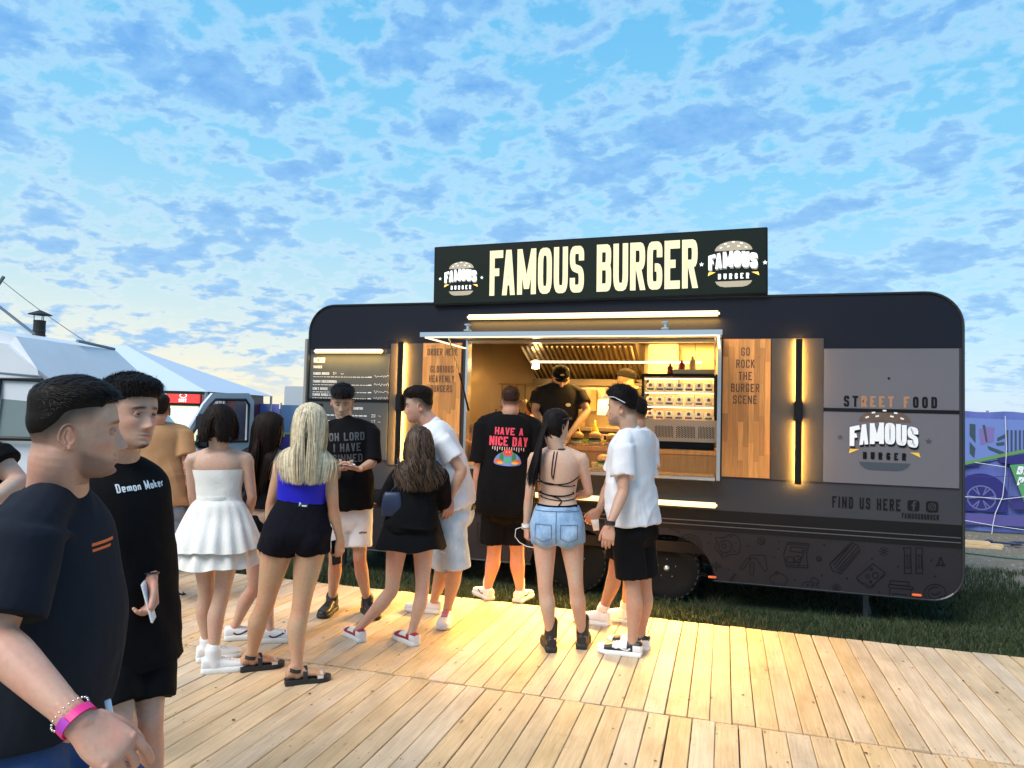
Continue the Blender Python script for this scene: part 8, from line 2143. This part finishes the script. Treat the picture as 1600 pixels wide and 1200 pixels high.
V_('mirror_arm', MB().tube([door_pt(.08, 1.26, -.01), door_pt(.12, 1.24, -.08), door_pt(.2, 1.30, -.1)], .014, 6), m_blkp, do_)
# chimney, guy rod and wire by the van roof
ch = at(61, 522, 8.2); cz = ch.z
chm = root('chimney', (ch.x, ch.y, cz-.06), 'small black metal chimney with a conical hat rising behind the van roof', 'chimney')
mk('flue', MB().lathe([(.065, -.35), (.062, .2), (.066, .21), (.06, .22)], 16).vf, mat('sooty_metal', (.02, .02, .02), .6, .3), chm)
for i in range(3): mk('flue_band', MB().lathe([(.068, -.02+.06*i), (.068, -.01+.06*i)], 16).vf, mat('rust_band', (.06, .04, .02), .7), chm)
mk('hat', MB().lathe([(.125, .285), (.118, .292), (.02, .335), (.004, .34)], 16).vf, mat('sooty_metal'), chm)
for a in (0, 2.1, 4.2): mk('hat_leg', MB().tube([(.055*math.cos(a), .055*math.sin(a), .21), (.06*math.cos(a), .06*math.sin(a), .295)], .005, 5).vf, mat('sooty_metal'), chm)
a_, b_ = at(-160, 355, 8.0), at(54, 522, 8.0); tag(mk('guy_pole', MB().tube([a_, b_], .016, 8).vf, mat('grey_pole', (.10, .13, .16), .5)), 'dark slanting pole behind the left end of the van roof', 'pole')
a_, b_ = at(-60, 385, 9.0), at(140, 538, 9.0); pts = [a_.lerp(b_, i/12)-Vector((0, 0, .05*math.sin(math.pi*i/12))) for i in range(13)]
tag(mk('guy_wire', MB().tube(pts, .005, 5).vf, mat('grey_pole')), 'thin slack wire running down behind the van roof', 'wire')
a_, b_ = at(-20, 470, 8.6), at(6, 432, 8.6); tag(mk('mast_arm', MB().tube([a_, b_], .02, 8).vf, mat('grey_pole')), 'short dark bar poking in at the left edge above the van', 'bar')
# white marquee roof behind the van
tn = root('marquee', cam2w(-8.2, 15.5, GZ), 'pale marquee roof sloping down behind the white van', 'marquee', rz=math.atan2(HR.y, HR.x))
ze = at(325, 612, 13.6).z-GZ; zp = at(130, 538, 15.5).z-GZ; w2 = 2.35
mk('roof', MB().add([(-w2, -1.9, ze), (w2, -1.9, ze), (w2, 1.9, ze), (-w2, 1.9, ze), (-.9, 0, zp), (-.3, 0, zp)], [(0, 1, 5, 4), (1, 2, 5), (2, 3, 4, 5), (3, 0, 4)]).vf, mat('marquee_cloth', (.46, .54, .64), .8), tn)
for x in (-w2+.05, w2-.05):
    for y in (-1.85, 1.85): mk('leg', MB().tube([(x, y, 0), (x, y, ze)], .03, 6).vf, m_galv, tn)
# red food stall trailer
RD = 19.0
def rp_(px, py, dd=0): q = at(px, py, RD, dd); v = q-CAMP; return v.dot(HR), q.z
rx0, rx1 = rp_(259, 640)[0], rp_(366, 640)[0]; zt_ = rp_(300, 609)[1]
rt = root('food_stall', cam2w((rx0+rx1)/2, RD, GZ), 'dark red food stall with a glowing red sign and a lit hatch', 'food stall', rz=math.atan2(HR.y, HR.x)); hw2 = (rx1-rx0)/2; cx0 = (rx0+rx1)/2
m_dred = mat('dark_red', (.09, .012, .022), .4)
lx = lambda px: rp_(px, 640)[0]-cx0
lz = lambda py: rp_(300, py)[1]-GZ
mk('body', MB().box(-hw2, hw2, .02, 2.2, .35, zt_-GZ).box(-hw2+.4, hw2-.4, .1, 2.0, .1, .34).vf, m_dred, rt)
mk('sign_box', MB().box(lx(262), lx(312), -.06, .01, lz(630), lz(613)).vf, mat('red_glow', (.7, .03, .03), .5, emit=(1, .06, .05), es=.33), rt)
mk('hatch', MB().box(lx(266), lx(310), -.01, .015, lz(690), lz(634)).vf, mat('stall_light', (.8, .8, .6), .5, emit=(.85, 1.0, .62), es=.28), rt)
mk('hatch_lintel', MB().box(lx(262), lx(314), -.03, .012, lz(634.5), lz(630.5)).vf, m_blkp, rt)
mk('side_panel', MB().box(lx(315), lx(352), -.02, .01, lz(700), lz(616)).vf, mat('mauve_panel', (.20, .12, .16), .5), rt)
fl = Flat(); cxx = (lx(262)+lx(312))/2
fl.line([(cxx+.09*math.cos(R(a)), lz(618.5)+.055*math.sin(R(a))) for a in range(0, 360, 30)], .022, True); w = textw('GUST', .1, .5, .24, .1); fl.text('GUST', cxx-w/2, lz(628.5), .09, .5, .26, .1)
mk('sign_print', ([(a, -.064, b_) for a, b_, c in fl.v], fl.f), mat('lit_print', (.9, .85, .8), .5, emit=(1, .8, .7), es=.4), rt)
fl = Flat(); fl.text('GUST', lx(331), lz(630), .13, .6, .24, .12); fl.text('DIN', lx(323), lz(640), .13, .6, .24, .12)
mk('side_lettering', ([(a, -.023, b_) for a, b_, c in fl.v], fl.f), mat('print_white2', (.6, .6, .62), .6), rt)
for x in (-.5, .5): mk('wheel', MB().lathe([(.02, 0), (.28, 0), (.28, .18)], 18, (x, -.0, .28), 'y').vf, m_rub, rt)
# small white van and a pale box trailer far behind
d2 = 24.0; c = at(371, 640, d2); sv = root('parked_van', (c.x, c.y, GZ), 'small pale van parked beyond the red stall', 'van', rz=math.atan2(HR.y, HR.x)); h_ = at(371, 620, d2).z-GZ
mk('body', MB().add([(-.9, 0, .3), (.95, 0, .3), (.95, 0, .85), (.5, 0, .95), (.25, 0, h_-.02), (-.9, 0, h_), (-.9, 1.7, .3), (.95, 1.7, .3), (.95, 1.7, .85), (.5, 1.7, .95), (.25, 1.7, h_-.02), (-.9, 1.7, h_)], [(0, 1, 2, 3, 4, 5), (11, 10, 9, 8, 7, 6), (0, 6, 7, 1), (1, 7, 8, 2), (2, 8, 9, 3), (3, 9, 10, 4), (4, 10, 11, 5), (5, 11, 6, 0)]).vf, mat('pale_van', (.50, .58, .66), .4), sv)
mk('window', MB().add([(-.1, -.01, 1.0), (.40, -.01, 1.0), (.2, -.01, h_-.12), (-.1, -.01, h_-.12)], [(0, 1, 2, 3)]).vf, m_gl, sv)
for x in (-.5, .6): mk('wheel', MB().lathe([(.02, 0), (.3, 0), (.3, .2)], 16, (x, -.05, .3), 'y').vf, m_rub, sv)
d3 = 27.0; a_ = at(443, 640, d3); b_ = at(500, 640, d3); h_ = at(450, 603, d3).z-GZ; wd = (b_-a_).length
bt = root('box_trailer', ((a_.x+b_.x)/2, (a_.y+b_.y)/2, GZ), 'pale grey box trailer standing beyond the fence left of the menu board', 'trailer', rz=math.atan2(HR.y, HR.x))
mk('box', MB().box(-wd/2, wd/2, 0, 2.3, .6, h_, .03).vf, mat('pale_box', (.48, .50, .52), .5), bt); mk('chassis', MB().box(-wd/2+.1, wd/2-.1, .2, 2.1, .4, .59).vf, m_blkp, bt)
for x in (-.3, .3): mk('wheel', MB().lathe([(.02, 0), (.3, 0), (.3, .2)], 16, (x, .0, .3), 'y').vf, m_rub, bt)
